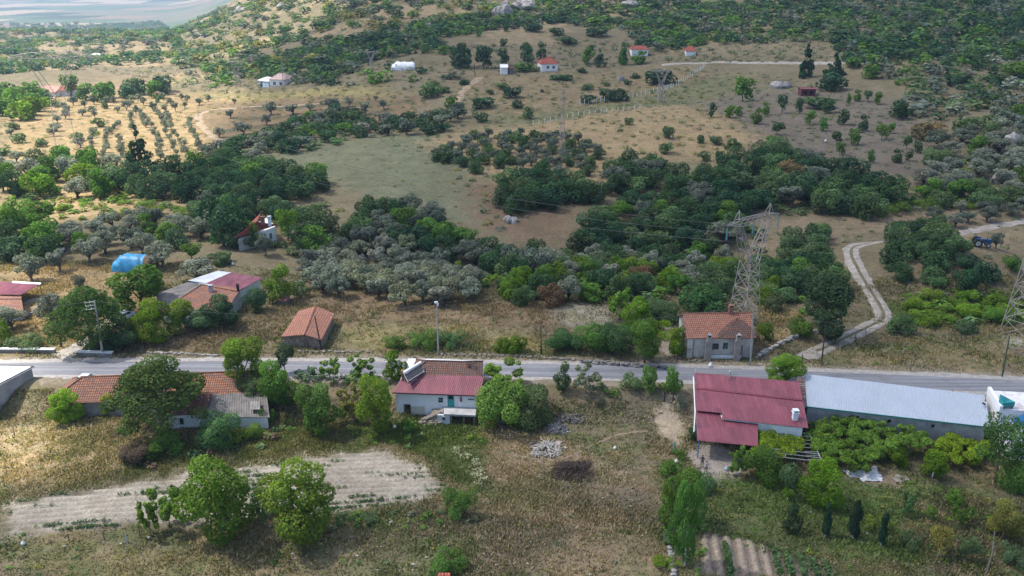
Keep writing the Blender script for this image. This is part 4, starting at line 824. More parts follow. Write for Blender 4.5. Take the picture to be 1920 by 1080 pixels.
# ---- trees one can tell apart on the open slopes: (u, v, width, height)
def listed(pts, place, group, cols, kind=None, seed=5, lod=2, name=None, noun=None, cat=None, per=10):
    r = np.random.RandomState(seed); byp = {}
    G = []
    for u, v, w, h in pts:
        g = at(u, v); G.append((g.x, g.y)); byp[(round(g.x, 3), round(g.y, 3))] = (u, v, w, h)
    for x, y, row, o in named_rows(G, per):
        u, v, w, h = byp[(round(x, 3), round(y, 3))]; col = cols[r.randint(len(cols))]; nm, kd, nn, ct = SPEC.get(col, SPEC['mid'])
        lab = f'{noun or nn}, {o} from left, ' + (f'{row} row, ' if row else '') + place.replace('of the ', '', 1)
        T(name or nm, kind or kd, u, v, w, h, col, lab, cat or ct, group, lod=lod, parts=w > 26)
        TAKEN.append((x, y))
listed([(1335, 220, 16, 28), (1368, 220, 26, 24), (1385, 218, 16, 20), (1417, 232, 26, 30), (1434, 215, 20, 24), (1465, 212, 22, 34), (1498, 213, 18, 30), (1549, 212, 28, 26), (1518, 233, 26, 26), (1580, 234, 24, 30), (1617, 245, 24, 30), (1458, 253, 28, 24), (1541, 245, 20, 26), (1568, 272, 24, 26), (1599, 272, 24, 32), (1652, 262, 28, 30), (1670, 250, 18, 20), (1606, 190, 18, 22), (1626, 190, 18, 20), (1645, 196, 20, 24), (1700, 280, 18, 26), (1719, 287, 18, 24), (1704, 302, 16, 20), (1680, 305, 24, 26), (1632, 305, 14, 26), (1446, 280, 36, 26), (1575, 290, 20, 24), (1590, 195, 10, 20)],
       'of the bare orchard', 'orchard trees on the bare slope', ['green', 'dark'], 'broad', 41, name='orchard_tree', noun='round orchard tree', cat='tree')
listed([(1314, 270, 14, 20), (1340, 273, 26, 22), (1375, 283, 36, 26), (1318, 303, 26, 24), (1350, 305, 20, 28), (1374, 312, 18, 20), (1254, 262, 26, 30), (1250, 290, 28, 28), (1238, 325, 30, 34), (1290, 360, 40, 36), (1220, 308, 22, 24), (1150, 182, 22, 14), (1046, 152, 30, 14), (1062, 152, 10, 8)],
       'on the golden hillock', 'bushes on the golden hillock', ['dark', 'mid'], 'bush', 42)
listed([(1063, 152, 30, 14), (1090, 138, 20, 12), (1100, 170, 26, 14), (1135, 162, 20, 10), (1105, 195, 34, 20), (1150, 190, 58, 30), (1192, 148, 22, 12), (1178, 160, 20, 12), (870, 160, 18, 14), (940, 168, 30, 14), (918, 178, 16, 12), (960, 185, 42, 26), (905, 205, 50, 26), (970, 205, 26, 20), (990, 225, 24, 30), (900, 230, 28, 24), (872, 160, 20, 10), (810, 185, 46, 34), (835, 175, 24, 14), (1016, 174, 8, 8), (820, 240, 22, 20), (1180, 235, 20, 18), (945, 88, 14, 20), (1000, 60, 42, 18), (1060, 85, 42, 16), (1040, 68, 34, 18), (1120, 70, 50, 20), (950, 60, 14, 18), (1030, 40, 30, 14), (900, 70, 12, 20), (865, 95, 18, 18), (985, 98, 24, 20), (1110, 95, 16, 14)],
       'of the scattered slope above the sage field', 'bushes scattered on the middle slope', ['dark', 'deep', 'mid'], 'bush', 43, per=8)
listed([(432, 222, 20, 18), (457, 252, 34, 26), (412, 258, 26, 22), (508, 215, 28, 26), (548, 215, 32, 22), (582, 208, 22, 16), (620, 205, 34, 24), (500, 235, 20, 22), (655, 200, 18, 20), (685, 215, 22, 26), (720, 205, 18, 20), (650, 215, 18, 18), (440, 195, 10, 12), (705, 190, 10, 12)],
       'of the terraces', 'olive trees on the terraces', ['olive', 'olivedark'], 'olive', 44, name='olive_tree', noun='grey terrace olive', cat='olive tree')
# plantation rows on the sunlit field
rows = [[(390, 300), (352, 232)], [(358, 300), (318, 232), (312, 215)], [(332, 300), (305, 225), (285, 200)], [(302, 300), (297, 262), (268, 218)], [(272, 240), (262, 212)], [(198, 305), (200, 255), (222, 235)], [(168, 280), (176, 250)], [(248, 240), (243, 218)], [(232, 300), (224, 262)]]
rn = ['nearest the terrace loop', 'second from the terrace loop', 'third from the terrace loop', 'fourth from the terrace loop', 'short row above the fir', 'left of the fir', 'furthest left', 'stub row above the fir', 'just left of the fir tip']
for i, rw in enumerate(rows):
    q = [np.array(at(*p))[:2] for p in rw]; L_ = sum(np.linalg.norm(q[j + 1] - q[j]) for j in range(len(q) - 1)); k = min(18, max(3, int(L_ / 5.0)))
    for j in range(k):
        t = j / max(1, k - 1) * (len(q) - 1); a = min(int(t), len(q) - 2); p = q[a] + (q[a + 1] - q[a]) * (t - a) + rs.normal(size=2) * .35
        s = 1.9 + 1.0 * rs.rand(); tree('young_olive', 'olive' if rs.rand() < .7 else 'bush', (p[0], p[1], float(gz(*p)) - .1), s * .95, s * 1.15, 'olive', f'young olive, {ORD[j]} from near end, plantation row {rn[i]}', 'young tree', 'young olives in the plantation rows', lod=2, parts=False)
r_ = np.random.RandomState(77)
wood('of the upper sapling plot', 'upper plantation saplings', [(100, 200), (300, 185), (400, 190), (340, 212), (230, 215), (110, 235)], 8.5, [('olivedark', 4), ('olive', 3), ('mid', 1)], (3, 4.6), (3.4, 5), 14, seed=51)
wood('of the ragged left slope', 'bushes of the ragged left slope', [(0, 240), (90, 240), (190, 235), (180, 300), (60, 310), (0, 300)], 13, [('olive', 4), ('mid', 3), ('light', 1)], (4, 6), (3, 4.5), 9, seed=52)
wood('of the trees around the left red roofs', 'trees around the left red roofs', [(0, 185), (60, 182), (100, 190), (90, 225), (30, 228), (0, 215)], 11, [('green', 4), ('bright', 3), ('dark', 2)], (9, 13), (7, 10), 7, seed=53)
wood('along the lane behind the plantation', 'trees behind the plantation', [(130, 180), (230, 182), (310, 170), (315, 185), (220, 192), (130, 192)], 11, [('dark', 4), ('green', 3)], (9, 13), (8, 11), 9, seed=54)

# ---- low thicket under the woods and the scrub of the far hills: nobody could count it
def scrub(name, label, areas, seed, nleaf, lsize):
    r = np.random.RandomState(seed); VV, CC = [], []
    for poly_px, gap, cols, (w0, w1), hf in areas:
        for p in scatter([(2150 if u >= 1920 else -230 if u <= 0 else u, v) for u, v in poly_px], gap, r, 26000):
            w = w0 + (w1 - w0) * r.rand() ** 1.5; h = w * hf * (.75 + .5 * r.rand()); z = float(gz(*p)); k = r.randint(3, 6)
            bl = [((r.rand() - .5) * .62, (r.rand() - .5) * .62, .22 + .3 * r.rand(), .2 + .12 * r.rand(), .2 + .12 * r.rand(), .3 + .15 * r.rand()) for _ in range(k)]
            V, C = leaf_arrays(r, bl, int(nleaf * (.7 + .5 * w / w1)), lsize, up=.4, lo=.75)
            col = np.array(COLS[cols[r.randint(len(cols))]]) * (.8 + .4 * r.rand()); VV.append(V * (w, w, h) + (p[0], p[1], z - .1)); CC.append(C * col)
    me = fmesh(name, np.concatenate(VV), np.concatenate(CC)); o = bpy.data.objects.new(name, me); COL.objects.link(o); return tag(o, label, kind='stuff')
HILL = ['mid', 'dark', 'dark', 'deep', 'olivedark', 'green']; LIT = ['green', 'mid', 'golden', 'dark', 'mid', 'olivedark']
scrub('scrub', 'dense evergreen scrub covering the far hillsides', [
    ([(0, 55), (180, 48), (400, 60), (620, 105), (560, 140), (480, 150), (360, 170), (340, 135), (330, 118), (160, 130), (0, 165)], 5.6, LIT, (6, 14), .5),
    ([(160, 48), (300, 40), (560, 5), (900, 0), (1010, 10), (760, 60), (600, 95), (400, 70)], 5.4, LIT, (5.5, 13), .5),
    ([(480, 110), (640, 80), (760, 60), (860, 100), (700, 115), (620, 160), (500, 150)], 5.4, HILL, (5.5, 12), .5),
    ([(760, 55), (1000, 5), (1300, 0), (1300, 60), (1050, 45), (900, 60), (800, 80)], 5.2, HILL, (5.5, 12), .5),
    ([(1180, 70), (1280, 10), (1920, 0), (1920, 105), (1660, 112), (1560, 80), (1330, 82), (1240, 98)], 5.6, HILL, (6, 12), .5),
    ([(1560, 85), (1700, 80), (1920, 112), (1920, 190), (1700, 165), (1600, 130)], 5.6, HILL + ['olive'], (5, 11), .5),
    ([(1690, 175), (1800, 165), (1920, 190), (1920, 230), (1800, 232), (1700, 215)], 8, ['olive', 'mid', 'dark', 'olivedark'], (6, 11), .55),
    ([(0, 45), (200, 46), (0, 60)], 30, LIT, (14, 24), .45),
    ([(0, 22), (560, 8), (300, 38), (180, 47), (0, 46)], 48, ['mid', 'olivedark'], (14, 40), .3),
    ([(600, 150), (760, 130), (870, 140), (840, 175), (740, 165), (620, 165)], 14, HILL, (6, 13), .5),
], 61, 95, .2)
scrub('undergrowth', 'low brambles and weeds under the trees of the gully', [
    ([(640, 470), (760, 420), (900, 490), (1080, 470), (1300, 400), (1430, 430), (1440, 560), (1200, 575), (960, 560), (760, 490)], 3.2, ['mid', 'dark', 'green', 'bright'], (2.5, 5), .55),
    ([(1640, 565), (1800, 545), (1920, 560), (1920, 600), (1680, 608)], 2.6, ['bright', 'light', 'mid'], (2, 4), .4),
    ([(1420, 480), (1600, 500), (1640, 590), (1560, 620), (1430, 570)], 4, ['mid', 'green', 'bright'], (2.5, 4.5), .45),
    ([(390, 420), (560, 420), (680, 490), (560, 490), (400, 470)], 5, ['mid', 'green'], (2.5, 4.5), .5),
    ([(0, 360), (240, 365), (420, 400), (640, 380), (640, 410), (400, 425), (120, 412), (0, 400)], 5, ['green', 'mid', 'light', 'golden'], (2.5, 6), .5),
    ([(1700, 350), (1800, 300), (1920, 330), (1920, 390), (1700, 395)], 4.5, ['mid', 'light', 'olivedark'], (3, 6), .5),
    ([(1260, 370), (1420, 320), (1640, 370), (1640, 405), (1300, 395)], 4.5, ['dark', 'mid'], (3, 6), .5),
    ([(395, 300), (520, 255), (640, 225), (840, 235), (700, 258), (520, 290), (420, 320)], 6, ['dark', 'mid', 'olivedark'], (3, 7), .5),
    ([(560, 705), (740, 705), (740, 718), (560, 720)], 1.6, ['mid', 'dark', 'green'], (1, 2.4), .8),
    ([(900, 718), (1240, 728), (1240, 745), (900, 735)], 2.2, ['mid', 'green', 'grey'], (1, 2.2), .6),
    ([(600, 965), (760, 960), (880, 960), (900, 990), (700, 992), (600, 995)], 1.7, ['mid', 'green', 'grey'], (.9, 1.8), .6),
    ([(1250, 900), (1310, 900), (1320, 1000), (1310, 1080), (1240, 1080)], 2, ['mid', 'green'], (1, 2.4), .6),
    ([(250, 850), (420, 800), (540, 790), (560, 825), (400, 850), (260, 885)], 1.8, ['green', 'mid', 'bramble'], (1, 2.4), .5),
    ([(640, 790), (740, 790), (900, 795), (905, 830), (760, 840), (660, 830)], 1.8, ['green', 'bright', 'mid'], (.6, 1.3), .5),
], 62, 90, .2)

scrub('weeds', 'knee-high weeds and small thorny bushes dotting the open slopes', [
    ([(560, 180), (900, 140), (1280, 125), (1440, 140), (1740, 200), (1760, 330), (1600, 300), (1400, 310), (1120, 360), (920, 440), (860, 330), (640, 235)], 3.7, ['mid', 'golden', 'olivedark', 'dark', 'mid'], (1, 3.2), .42),
    ([(0, 180), (440, 170), (560, 190), (460, 260), (330, 390), (0, 400)], 4.6, ['golden', 'olive', 'mid', 'golden'], (1, 3), .4),
    ([(180, 130), (340, 120), (700, 110), (900, 130), (560, 185), (350, 168)], 5, ['golden', 'mid', 'dark', 'olivedark'], (1.5, 4.5), .42),
    ([(840, 90), (1300, 60), (1600, 85), (1640, 115), (1260, 118), (860, 140)], 4.8, ['dark', 'mid', 'olivedark', 'dark'], (1.5, 5), .45),
    ([(480, 300), (700, 255), (850, 300), (920, 400), (850, 430), (640, 345)], 4.5, ['olivedark', 'grey', 'golden'], (.8, 1.8), .35),
    ([(1400, 440), (1700, 400), (1920, 390), (1920, 540), (1850, 500), (1700, 430), (1560, 470)], 3.2, ['mid', 'golden', 'grey'], (.8, 2.2), .4),
    ([(260, 610), (640, 560), (1020, 580), (1060, 660), (300, 660)], 2.2, ['golden', 'mid', 'golden', 'bramble'], (.5, 1.2), .5),
    ([(1540, 680), (1700, 610), (1920, 600), (1920, 705)], 1.9, ['golden', 'mid', 'golden', 'light'], (.5, 1.3), .5),
    ([(0, 730), (280, 790), (300, 840), (0, 940)], 1.8, ['golden', 'golden', 'mid', 'bramble'], (.5, 1.3), .5),
    ([(0, 1010), (300, 1000), (860, 970), (880, 1080), (0, 1080)], 1.25, ['golden', 'mid', 'green', 'golden', 'bramble'], (.4, 1.1), .45),
    ([(900, 790), (1230, 760), (1250, 1080), (860, 1080)], 1.3, ['golden', 'mid', 'golden', 'bramble', 'grey'], (.35, 1.0), .45),
    ([(1320, 890), (1900, 900), (1920, 1080), (1560, 1080), (1330, 1000)], 1.0, ['green', 'bright', 'green', 'mid', 'golden'], (.4, 1.1), .4),
], 63, 46, .2)
def stones():
    r = np.random.RandomState(31); m = MB()
    for px, n in (([(880, 770), (1230, 770), (1240, 1080), (860, 1080)], 130), ([(0, 1000), (860, 960), (860, 1080), (0, 1080)], 90), ([(300, 640), (1000, 640), (1000, 664), (300, 664)], 120), ([(1310, 870), (1900, 900), (1900, 1060), (1400, 1020)], 70), ([(1560, 640), (1900, 640), (1900, 700), (1600, 690)], 60)):
        poly = wpoly(px); lo, hi = poly.min(0), poly.max(0)
        for p in lo + (hi - lo) * r.rand(n, 2):
            if inside(p[0:1], p[1:2], poly)[0] and abs(p[1] - road_y(p[0])) > 3.5: s = .05 + .13 * r.rand() ** 3; m.ball((p[0], p[1], gzf_(p) + s * .3), (s * 1.3, s, s * .7), 6)
    o = m.build('stones', ROCK); tag(o, 'small pale stones strewn over the near ground', kind='stuff')
def gzf_(p): return float(gz(p[0], p[1]))
stones()

# ---- grass tufts, crop plants, wild flowers
def tufts(name, label, n, area, seed, tint, hgt=(.18, .5), cond=None, blades=4):
    r = np.random.RandomState(seed); poly = wpoly(area); lo, hi = poly.min(0), poly.max(0)
    p = lo + (hi - lo) * r.rand(n, 2); p = p[inside(p[:, 0], p[:, 1], poly)]; x, y = p[:, 0], p[:, 1]
    ok = (np.abs(y - road_y(x)) > 3.7) & (groundcol(x, y)[:, 3] > .13)
    if cond is not None: ok &= cond(x, y)
    x, y = x[ok], y[ok]; dens = fbm(x / 1.6, y / 1.6, 71, 4); ok = r.rand(len(x)) < (.25 + .75 * sst(.3, .65, dens)) * (.25 + .75 * sst(.36, .56, fbm(x / 11, y / 8, 73, 3))); x, y = x[ok], y[ok]; z = gz(x, y); c = groundcol(x, y)[:, :3]
    m = len(x); V = np.zeros((m, blades, 3, 3)); C = np.zeros((m, blades, 3, 3)); hh = (hgt[0] + (hgt[1] - hgt[0]) * r.rand(m) ** 2) * (.6 + 1.0 * vn(x / 4, y / 4, 72))
    for b in range(blades):
        a = r.rand(m) * 6.28; s = .3 + .7 * r.rand(m); bx = x + .25 * r.normal(size=m); by = y + .25 * r.normal(size=m); wd = .06 + .09 * r.rand(m)
        V[:, b, 0] = np.stack([bx - wd * np.sin(a), by + wd * np.cos(a), z - .03], 1); V[:, b, 1] = np.stack([bx + wd * np.sin(a), by - wd * np.cos(a), z - .03], 1)
        V[:, b, 2] = np.stack([bx + s * hh * .6 * np.cos(a), by + s * hh * .6 * np.sin(a), z + hh * s], 1)
        mxg = (r.rand(m) < .05 + .85 * groundcol(x, y)[:, 3] * sst(.42, .62, fbm(x / 6, y / 6, 74, 4)))[:, None]; C[:, b] = (np.where(mxg, np.array((.1, .135, .048)), c * np.array(tint)) * (.6 + .9 * r.rand(m))[:, None])[:, None, :]
    me = npmesh(name, V.reshape(-1, 3), np.arange(m * blades * 3).reshape(-1, 3), LEAF, C.reshape(-1, 3), 3)
    o = bpy.data.objects.new(name, me); COL.objects.link(o); return tag(o, label, kind='stuff')
offfield = lambda x, y: ~(inside(x, y, FIELD) | inside(x, y, BEDS))
tufts('dry_grass', 'dry grass and weeds of the near meadows', 430000, [(-260, 720), (2200, 750), (2200, 1200), (-260, 1200)], 81, (1.6, 1.55, 1.4), cond=offfield, hgt=(.12, .4))
tufts('dry_grass', 'dry grass of the fields beyond the road', 180000, [(-200, 480), (2160, 540), (2160, 715), (-200, 668)], 82, (1.4, 1.36, 1.25), (.2, .6))
def crops(name, label, poly, pitch, along, tilt, n, seed, col, size, dens):
    r = np.random.RandomState(seed); lo, hi = poly.min(0), poly.max(0); V, C = [], []
    t = r.rand(n, 2) * (hi - lo) + lo
    if along == 'x': k = np.round((t[:, 1] - tilt * t[:, 0]) / pitch); t[:, 1] = k * pitch + tilt * t[:, 0] + .1 * r.normal(size=n)
    else: k = np.round((t[:, 0] - tilt * t[:, 1]) / pitch); t[:, 0] = k * pitch + tilt * t[:, 1] + .1 * r.normal(size=n)
    ok = inside(t[:, 0], t[:, 1], poly) & (r.rand(n) < dens(t[:, 0], t[:, 1], k)); t = t[ok]
    for p in t:
        s = size * (.5 + .9 * r.rand()); bl = [(0, 0, .35, .5, .5, .45)]; v, c = leaf_arrays(r, bl, 16, .4); V.append(v * s + (p[0], p[1], float(gz(*p)) + .03)); C.append(c * np.array(COLS[col]))
    me = fmesh(name, np.concatenate(V), np.concatenate(C)); o = bpy.data.objects.new(name, me); COL.objects.link(o); return tag(o, label, kind='stuff')
crops('crop_plants', 'broken rows of green crop plants in the ploughed strip', FIELD, 1.0, 'x', .13, 11000, 83, 'mid', .34, lambda x, y, k: sst(.46, .66, fbm(x / 8, y / 2.4, 85, 3)) * .8)
crops('vegetables', 'vegetable rows in the garden beds at the bottom', BEDS, 1.25, 'y', .12, 2600, 84, 'mid', .55, lambda x, y, k: sst(.5, .6, fbm(x / 5 + 9, y / 6, 86, 3)) * .8 * (x > 22))
def flowers():
    r = np.random.RandomState(87); V, C = [], []
    for px, n, s0 in (([(845, 845), (875, 838), (918, 905), (895, 915)], 420, .5), ([(600, 1010), (900, 1000), (900, 1080), (620, 1080)], 500, .16), ([(1060, 1010), (1200, 1000), (1190, 1060), (1060, 1060)], 350, .16), ([(900, 860), (1240, 870), (1240, 1000), (940, 990)], 260, .14)):
        poly = wpoly(px); lo, hi = poly.min(0), poly.max(0); p = lo + (hi - lo) * r.rand(n, 2); p = p[inside(p[:, 0], p[:, 1], poly)]
        for q in p:
            if vn(q[0] / 1.5, q[1] / 1.5, 88) < .45: continue
            v, c = leaf_arrays(r, [(0, 0, .6, .5, .5, .3)], 7, .35); V.append(v * s0 * (.5 + .8 * r.rand()) + (q[0], q[1], float(gz(*q)) + .15)); C.append(c * np.array((.5, .5, .36)))
    me = fmesh('wildflowers', np.concatenate(V), np.concatenate(C)); o = bpy.data.objects.new('wildflowers', me); COL.objects.link(o); tag(o, 'pale cream wildflowers dotting the meadow', kind='stuff')
flowers()
# ================================================================ BUILDINGS
def gzf(x, y): return float(gz(x, y))
def lerp(a, b, t): return Vector(a).lerp(Vector(b), t)
def roof_part(name, polys, mat, root, thick=.12, ridge=None, ridgemat=None):
    m = MB()
    for q in polys: m.slab(q, thick)
    o = m.build(name, mat, root, uv=True)
    if ridge:
        r = MB()
        for a, b in ridge: r.tube([Vector(a) + Vector((0, 0, .03)), Vector(b) + Vector((0, 0, .03))], .11, 6)
        r.build('ridge_cap', ridgemat or mat, o, uv=True)
    return o
def window(root, c, d, w, h, frame=WHITE, pane=GLASS, name='window', bars=(1, 1)):
    """a framed window whose outward wall direction is d (xy), centre c"""
    d = Vector((d[0], d[1], 0)).normalized(); t = Vector((-d.y, d.x, 0)); ang = math.atan2(t.y, t.x); c = Vector(c); m = MB(); b = .06
    for s in (-1, 1): m.box(c + t * s * (w / 2 - b / 2) + d * .03, (b, .09, h), ang); m.box(c + Vector((0, 0, s * (h / 2 - b / 2))) + d * .03, (w - 2 * b, .09, b), ang)
    for i in range(1, bars[0] + 1): m.box(c + t * (w * (i / (bars[0] + 1) - .5)) + d * .025, (.04, .06, h - 2 * b), ang)
    for i in range(1, bars[1] + 1): m.box(c + Vector((0, 0, h * (i / (bars[1] + 1) - .5))) + d * .022, (w - 2 * b, .05, .04), ang)
    f = m.build(name, frame, root); MB().box(c + d * .005, (w - 2 * b, .03, h - 2 * b), ang).build('pane', pane, f)  # pane coloured dark to look recessed; the wall behind is solid
    return f
def door(root, c, d, w, h, mat, name='door'):
    d = Vector((d[0], d[1], 0)).normalized(); t = Vector((-d.y, d.x, 0)); ang = math.atan2(t.y, t.x); c = Vector(c)
    o = MB().box(c + d * .03, (w, .07, h), ang).box(c + d * .07 - Vector((0, 0, h * .2)), (w * .72, .03, h * .4), ang).build(name, mat, root)
    MB().box(c + d * .085 + t * w * .38, (.05, .06, .16), ang).build('handle', STEEL, o)
    return o
def chimney(root, c, w, h, mat=BRICKY, name='chimney'):
    o = MB().box((c[0], c[1], c[2] + h / 2 - .2), (w, w, h + .4)).box((c[0], c[1], c[2] + h + .05), (w * 1.35, w * 1.35, .1)).build(name, mat, root)
    k = MB()
    for sx in (-1, 1): k.box((c[0] + sx * w * .45, c[1], c[2] + h + .22), (w * .15, w, .24))
    k.box((c[0], c[1], c[2] + h + .39), (w * 1.2, w * 1.2, .09)).build('chimney_cap', mat, o); return o
def inset(q, t):
    c = sum((Vector(p) for p in q), Vector()) / len(q); out = []
    for p in q:
        p = Vector(p); d = Vector((c.x - p.x, c.y - p.y, 0)); out.append(p + d.normalized() * t * 1.3)
    return out
def gable_polys(FL, FR, BR, BL, dz, hipl, hipr):
    """ridge parallel to the front edge; hip insets at each end (0 is a gable)"""
    A = (FL + BL) / 2 + Vector((0, 0, dz)); B = (FR + BR) / 2 + Vector((0, 0, dz)); L = B - A
    r1 = A + L * hipl; r2 = B - L * hipr; polys = [[FL, FR, r2, r1], [BR, BL, r1, r2]]
    if hipl: polys.append([BL, FL, r1])
    if hipr: polys.append([FR, BR, r2])
    rd = [(r1, r2)] + ([(FL, r1), (BL, r1)] if hipl else []) + ([(FR, r2), (BR, r2)] if hipr else [])
    return polys, rd, r1, r2
def walls(root, q, z0, mat, ridge=None, name='wall', t=.35):
    """solid walls under eaves q = FL, FR, BR, BL, with gable peaks when ridge = (r1, r2)"""
    i = inset(q, t); m = MB(); m.prism([(p.x, p.y) for p in i], z0, [p.z - .14 for p in i])
    if ridge:
        for (a, b), r in (((i[3], i[0]), ridge[0]), ((i[1], i[2]), ridge[1])):
            a = a - Vector((0, 0, .15)); b = b - Vector((0, 0, .15)); c = Vector(((a.x + b.x) / 2, (a.y + b.y) / 2, r.z - .2))
            m.add([a, b, c], [(0, 1, 2), (2, 1, 0)])
    return m.build(name, mat, root)
def house(name, label, FL, FR, BR, BL, z0, dz, wall, tile, hip=(0, 0), cat='house', wins=(), doors=(), chims=(), t=.35):
    FL, FR, BR, BL = map(Vector, (FL, FR, BR, BL)); c = (FL + FR + BR + BL) / 4; root = empty(name, (c.x, c.y, z0), label, cat)
    polys, rd, r1, r2 = gable_polys(FL, FR, BR, BL, dz, *hip); roof = roof_part('roof', polys, tile, root, .12, rd)
    walls(root, [FL, FR, BR, BL], z0, wall, (r1 if not hip[0] else r1 * 0 + Vector((0, 0, -99)), r2) if not all(hip) else None, t=t)
    i = inset([FL, FR, BR, BL], t); sides = {'front': (i[0], i[1]), 'right': (i[1], i[2]), 'left': (i[3], i[0])}
    for side, f, zc, w, h, *mm in wins:
        a, b = sides[side]; p = a.lerp(b, f); d = Vector((b.y - a.y, a.x - b.x, 0)); window(root, (p.x, p.y, zc), d, w, h, *(mm or [WHITE]))
    for side, f, w, h, mat in doors:
        a, b = sides[side]; p = a.lerp(b, f); d = Vector((b.y - a.y, a.x - b.x, 0)); door(root, (p.x, p.y, z0 + h / 2 + .3), d, w, h, mat)
    for f, g, w, h, *mm in chims:
        a = lerp(FL, FR, f); b = lerp(BL, BR, f); k = 1 - abs(g - .5) * 2; p = a.lerp(b, g); p.z += dz * k; chimney(roof, p, w, h, *(mm or [BRICKY]))
    return root

# ---- white house with the red sheet roof, in the middle
def white_house():
    z0 = -2.9; A = P(736, 736, 1.0); B = P(899, 742, 1.0); C = P(908, 706, 2.45); D = P(757, 702, 2.45)
    root = empty('village_house', (-10.3, 104.5, z0), 'white two-level house with red sheet roof, teal door and solar water heater', 'house')
    roof = MB().corr(D, C, B, A, .26, .05).build('metal_roof', REDM, root)
    MB().slab([A + Vector((-.02, -.03, .03)), B + Vector((.02, -.03, .03)), B + Vector((.02, .02, .03)), A + Vector((-.02, .02, .03))], .16).build('eave_trim', surf('dark_red_trim', (.12, .03, .035)), roof)
    FL = P(765, 703, 2.38); FR = P(905, 707, 2.38); BR = FR + Vector((-.1, 5.0, 0)); BL = FL + Vector((.6, 5.0, 0))
    polys, rd, r1, r2 = gable_polys(FL, FR, BR, BL, 1.05, .22, .26); tr_ = roof_part('tiled_roof', polys, TILE_OLD, root, .12, rd)
    m = MB()
    r = random.Random(4)
    for i in range(9): m.box(lerp(r2, FR, .35) + Vector((r.uniform(-.5, .6), r.uniform(-.2, 1.0), .16 + .1 * r.random())), (.45, .2, .06), r.uniform(0, 3), tilt=None)
    m.build('loose_tiles', TILE, tr_)
    a = A + Vector((.35, .32, 0)); b = B + Vector((-.35, .32, 0)); e1 = Vector((b.x + .25, b.y + 8.3, 0)); e2 = Vector((a.x + .9, a.y + 8.2, 0)); base = [(a.x, a.y), (b.x, b.y), (e1.x, e1.y), (e2.x, e2.y)]
    MB().prism(base, -.9, [.82, .82, 2.1, 2.1]).build('upper_wall', WHITE, root)
    # lower storey: a shallower front leaves the dark opening at the left
    t = (b - a).normalized(); n = Vector((t.y, -t.x, 0)); ang = math.atan2(t.y, t.x)
    def w(s, o=0, z=0): return Vector((a.x, a.y, 0)) + t * s + n * o + Vector((0, 0, z))
    Lw = (b - a).length
    MB().prism([w(0, -.02), w(1.0, -.02), w(1.0, -3), w(0, -3)], z0, -.902).prism([w(2.0, -.02), w(Lw - .1, -.02), w(Lw - .1, -4), w(2.0, -4)], z0, -.902).prism([w(.1, -3.1), w(2.1, -3.1), w(2.1, -3.9), w(.1, -3.9)], z0, -.902).build('lower_wall', WHITE, root)
    MB().box(w(3.0, .03, -1.9), (1.9, .1, 1.5), ang).build('patched_render', PLASTER, root)
    MB().box(w(1.5, -2.0, -1.95), (.9, .1, 1.9), ang).build('cellar_door', DARK, root)
    window(root, w(6.2, 0, -.02), n, .78, .85, WHITE, GLASS, bars=(0, 1))
    dr = door(root, w(7.6, 0, -.1), n, .9, 1.78, TEAL); MB().box(w(7.6, .08, .45), (.6, .04, .5), ang).build('door_pane', GLASS, dr)
    window(root, w(10.35, 0, .25), n, .9, .34, WHITE, GLASS, bars=(2, 0))
    # porch slab on posts, with stairs down to the left
    porch = MB().slab([w(6.6, .05, -1.0), w(11.0, .05, -1.0), w(11.2, 2.0, -1.05), w(6.9, 2.0, -1.05)][::-1], .22).build('porch_slab', CONC, root)
    for s in (7.9, 9.6, 11.0): MB().box(w(s, 1.85, -2.1), (.2, .2, 1.8), ang).build('post', WOOD, root)
    MB().prism([w(6.0, .6), w(7.7, .6), w(7.7, 1.95), w(6.0, 1.95)], z0, -1.29).build('porch_wall', surf('pale_block', (.5, .55, .58), .9, .25, 1), root)
    window(root, w(6.9, 1.95, -1.75), n, .5, .5, CONC, DARK, bars=(0, 0))
    st = MB()
    for i in range(9): st.box(w(6.5 - i * .33, 1.1, -1.12 - i * .19), (.42, 1.0, .24), ang)
    st.build('stairs', STONE, root)
    r = random.Random(9); rb = MB()
    for i in range(60): rb.box(w(3.7 + 3.0 * r.random(), 1.2 + .9 * r.random(), z0 + .15 + .5 * r.random() * r.random()), (.3 + .3 * r.random(), .3, .22), r.random() * 3)
    rb.build('stair_rubble', STONE, root)
    MB().prism([w(5.0, .1), w(6.05, .1), w(6.05, 1.6), w(5.0, 1.6)], z0, [-1.4, -1.32, -1.36, -2.3]).build('stair_side', STONE, root)
    chimney(roof, P(757, 712, 2.0), .5, 1.0, BRICKY)
    rt = MB().tube([P(739, 683, 1.6), P(757, 668, 1.9)], .05).build('roof_rod', STEEL, root)
    MB().tube([w(9.0, .12, .65), w(9.0, .12, -.05)], [.08, .16], 6).build('hanging_bundle', surf('dried_peppers', (.3, .03, .03)), root)
    for s in (11.85,): MB().tube([w(s, .3, .9), w(s, .3, -2.9)], .06).build('drainpipe', WHITE, root)
    # solar water heater standing on the roof
    sh = empty('solar_heater', P(770, 712, 2.0), 'solar water heater with white tank on a frame, on the red sheet roof', 'solar heater')
    o = P(752, 712, 2.2); p1 = P(758, 703, 3.0); p2 = P(789, 684, 3.5); k = Vector((.55, -.9, -.55))
    f = MB().slab([p1, p2, p2 + k, p1 + k], .08).build('collector', PANEL, sh); MB().tube([p1 + k, p1, p2, p2 + k, p1 + k], .05, 5).build('collector_frame', STEEL, f)
    MB().tube([lerp(p1, p2, -.02) + Vector((-.05, .15, .25)), lerp(p1, p2, 1.02) + Vector((-.05, .15, .25))], .22, 10).build('tank', WHITE_C, sh)
    lg = MB()
    for q in (p1, p2, p1 + k, p2 + k): lg.tube([q, Vector((q.x, q.y, 1.7))], .04, 5)
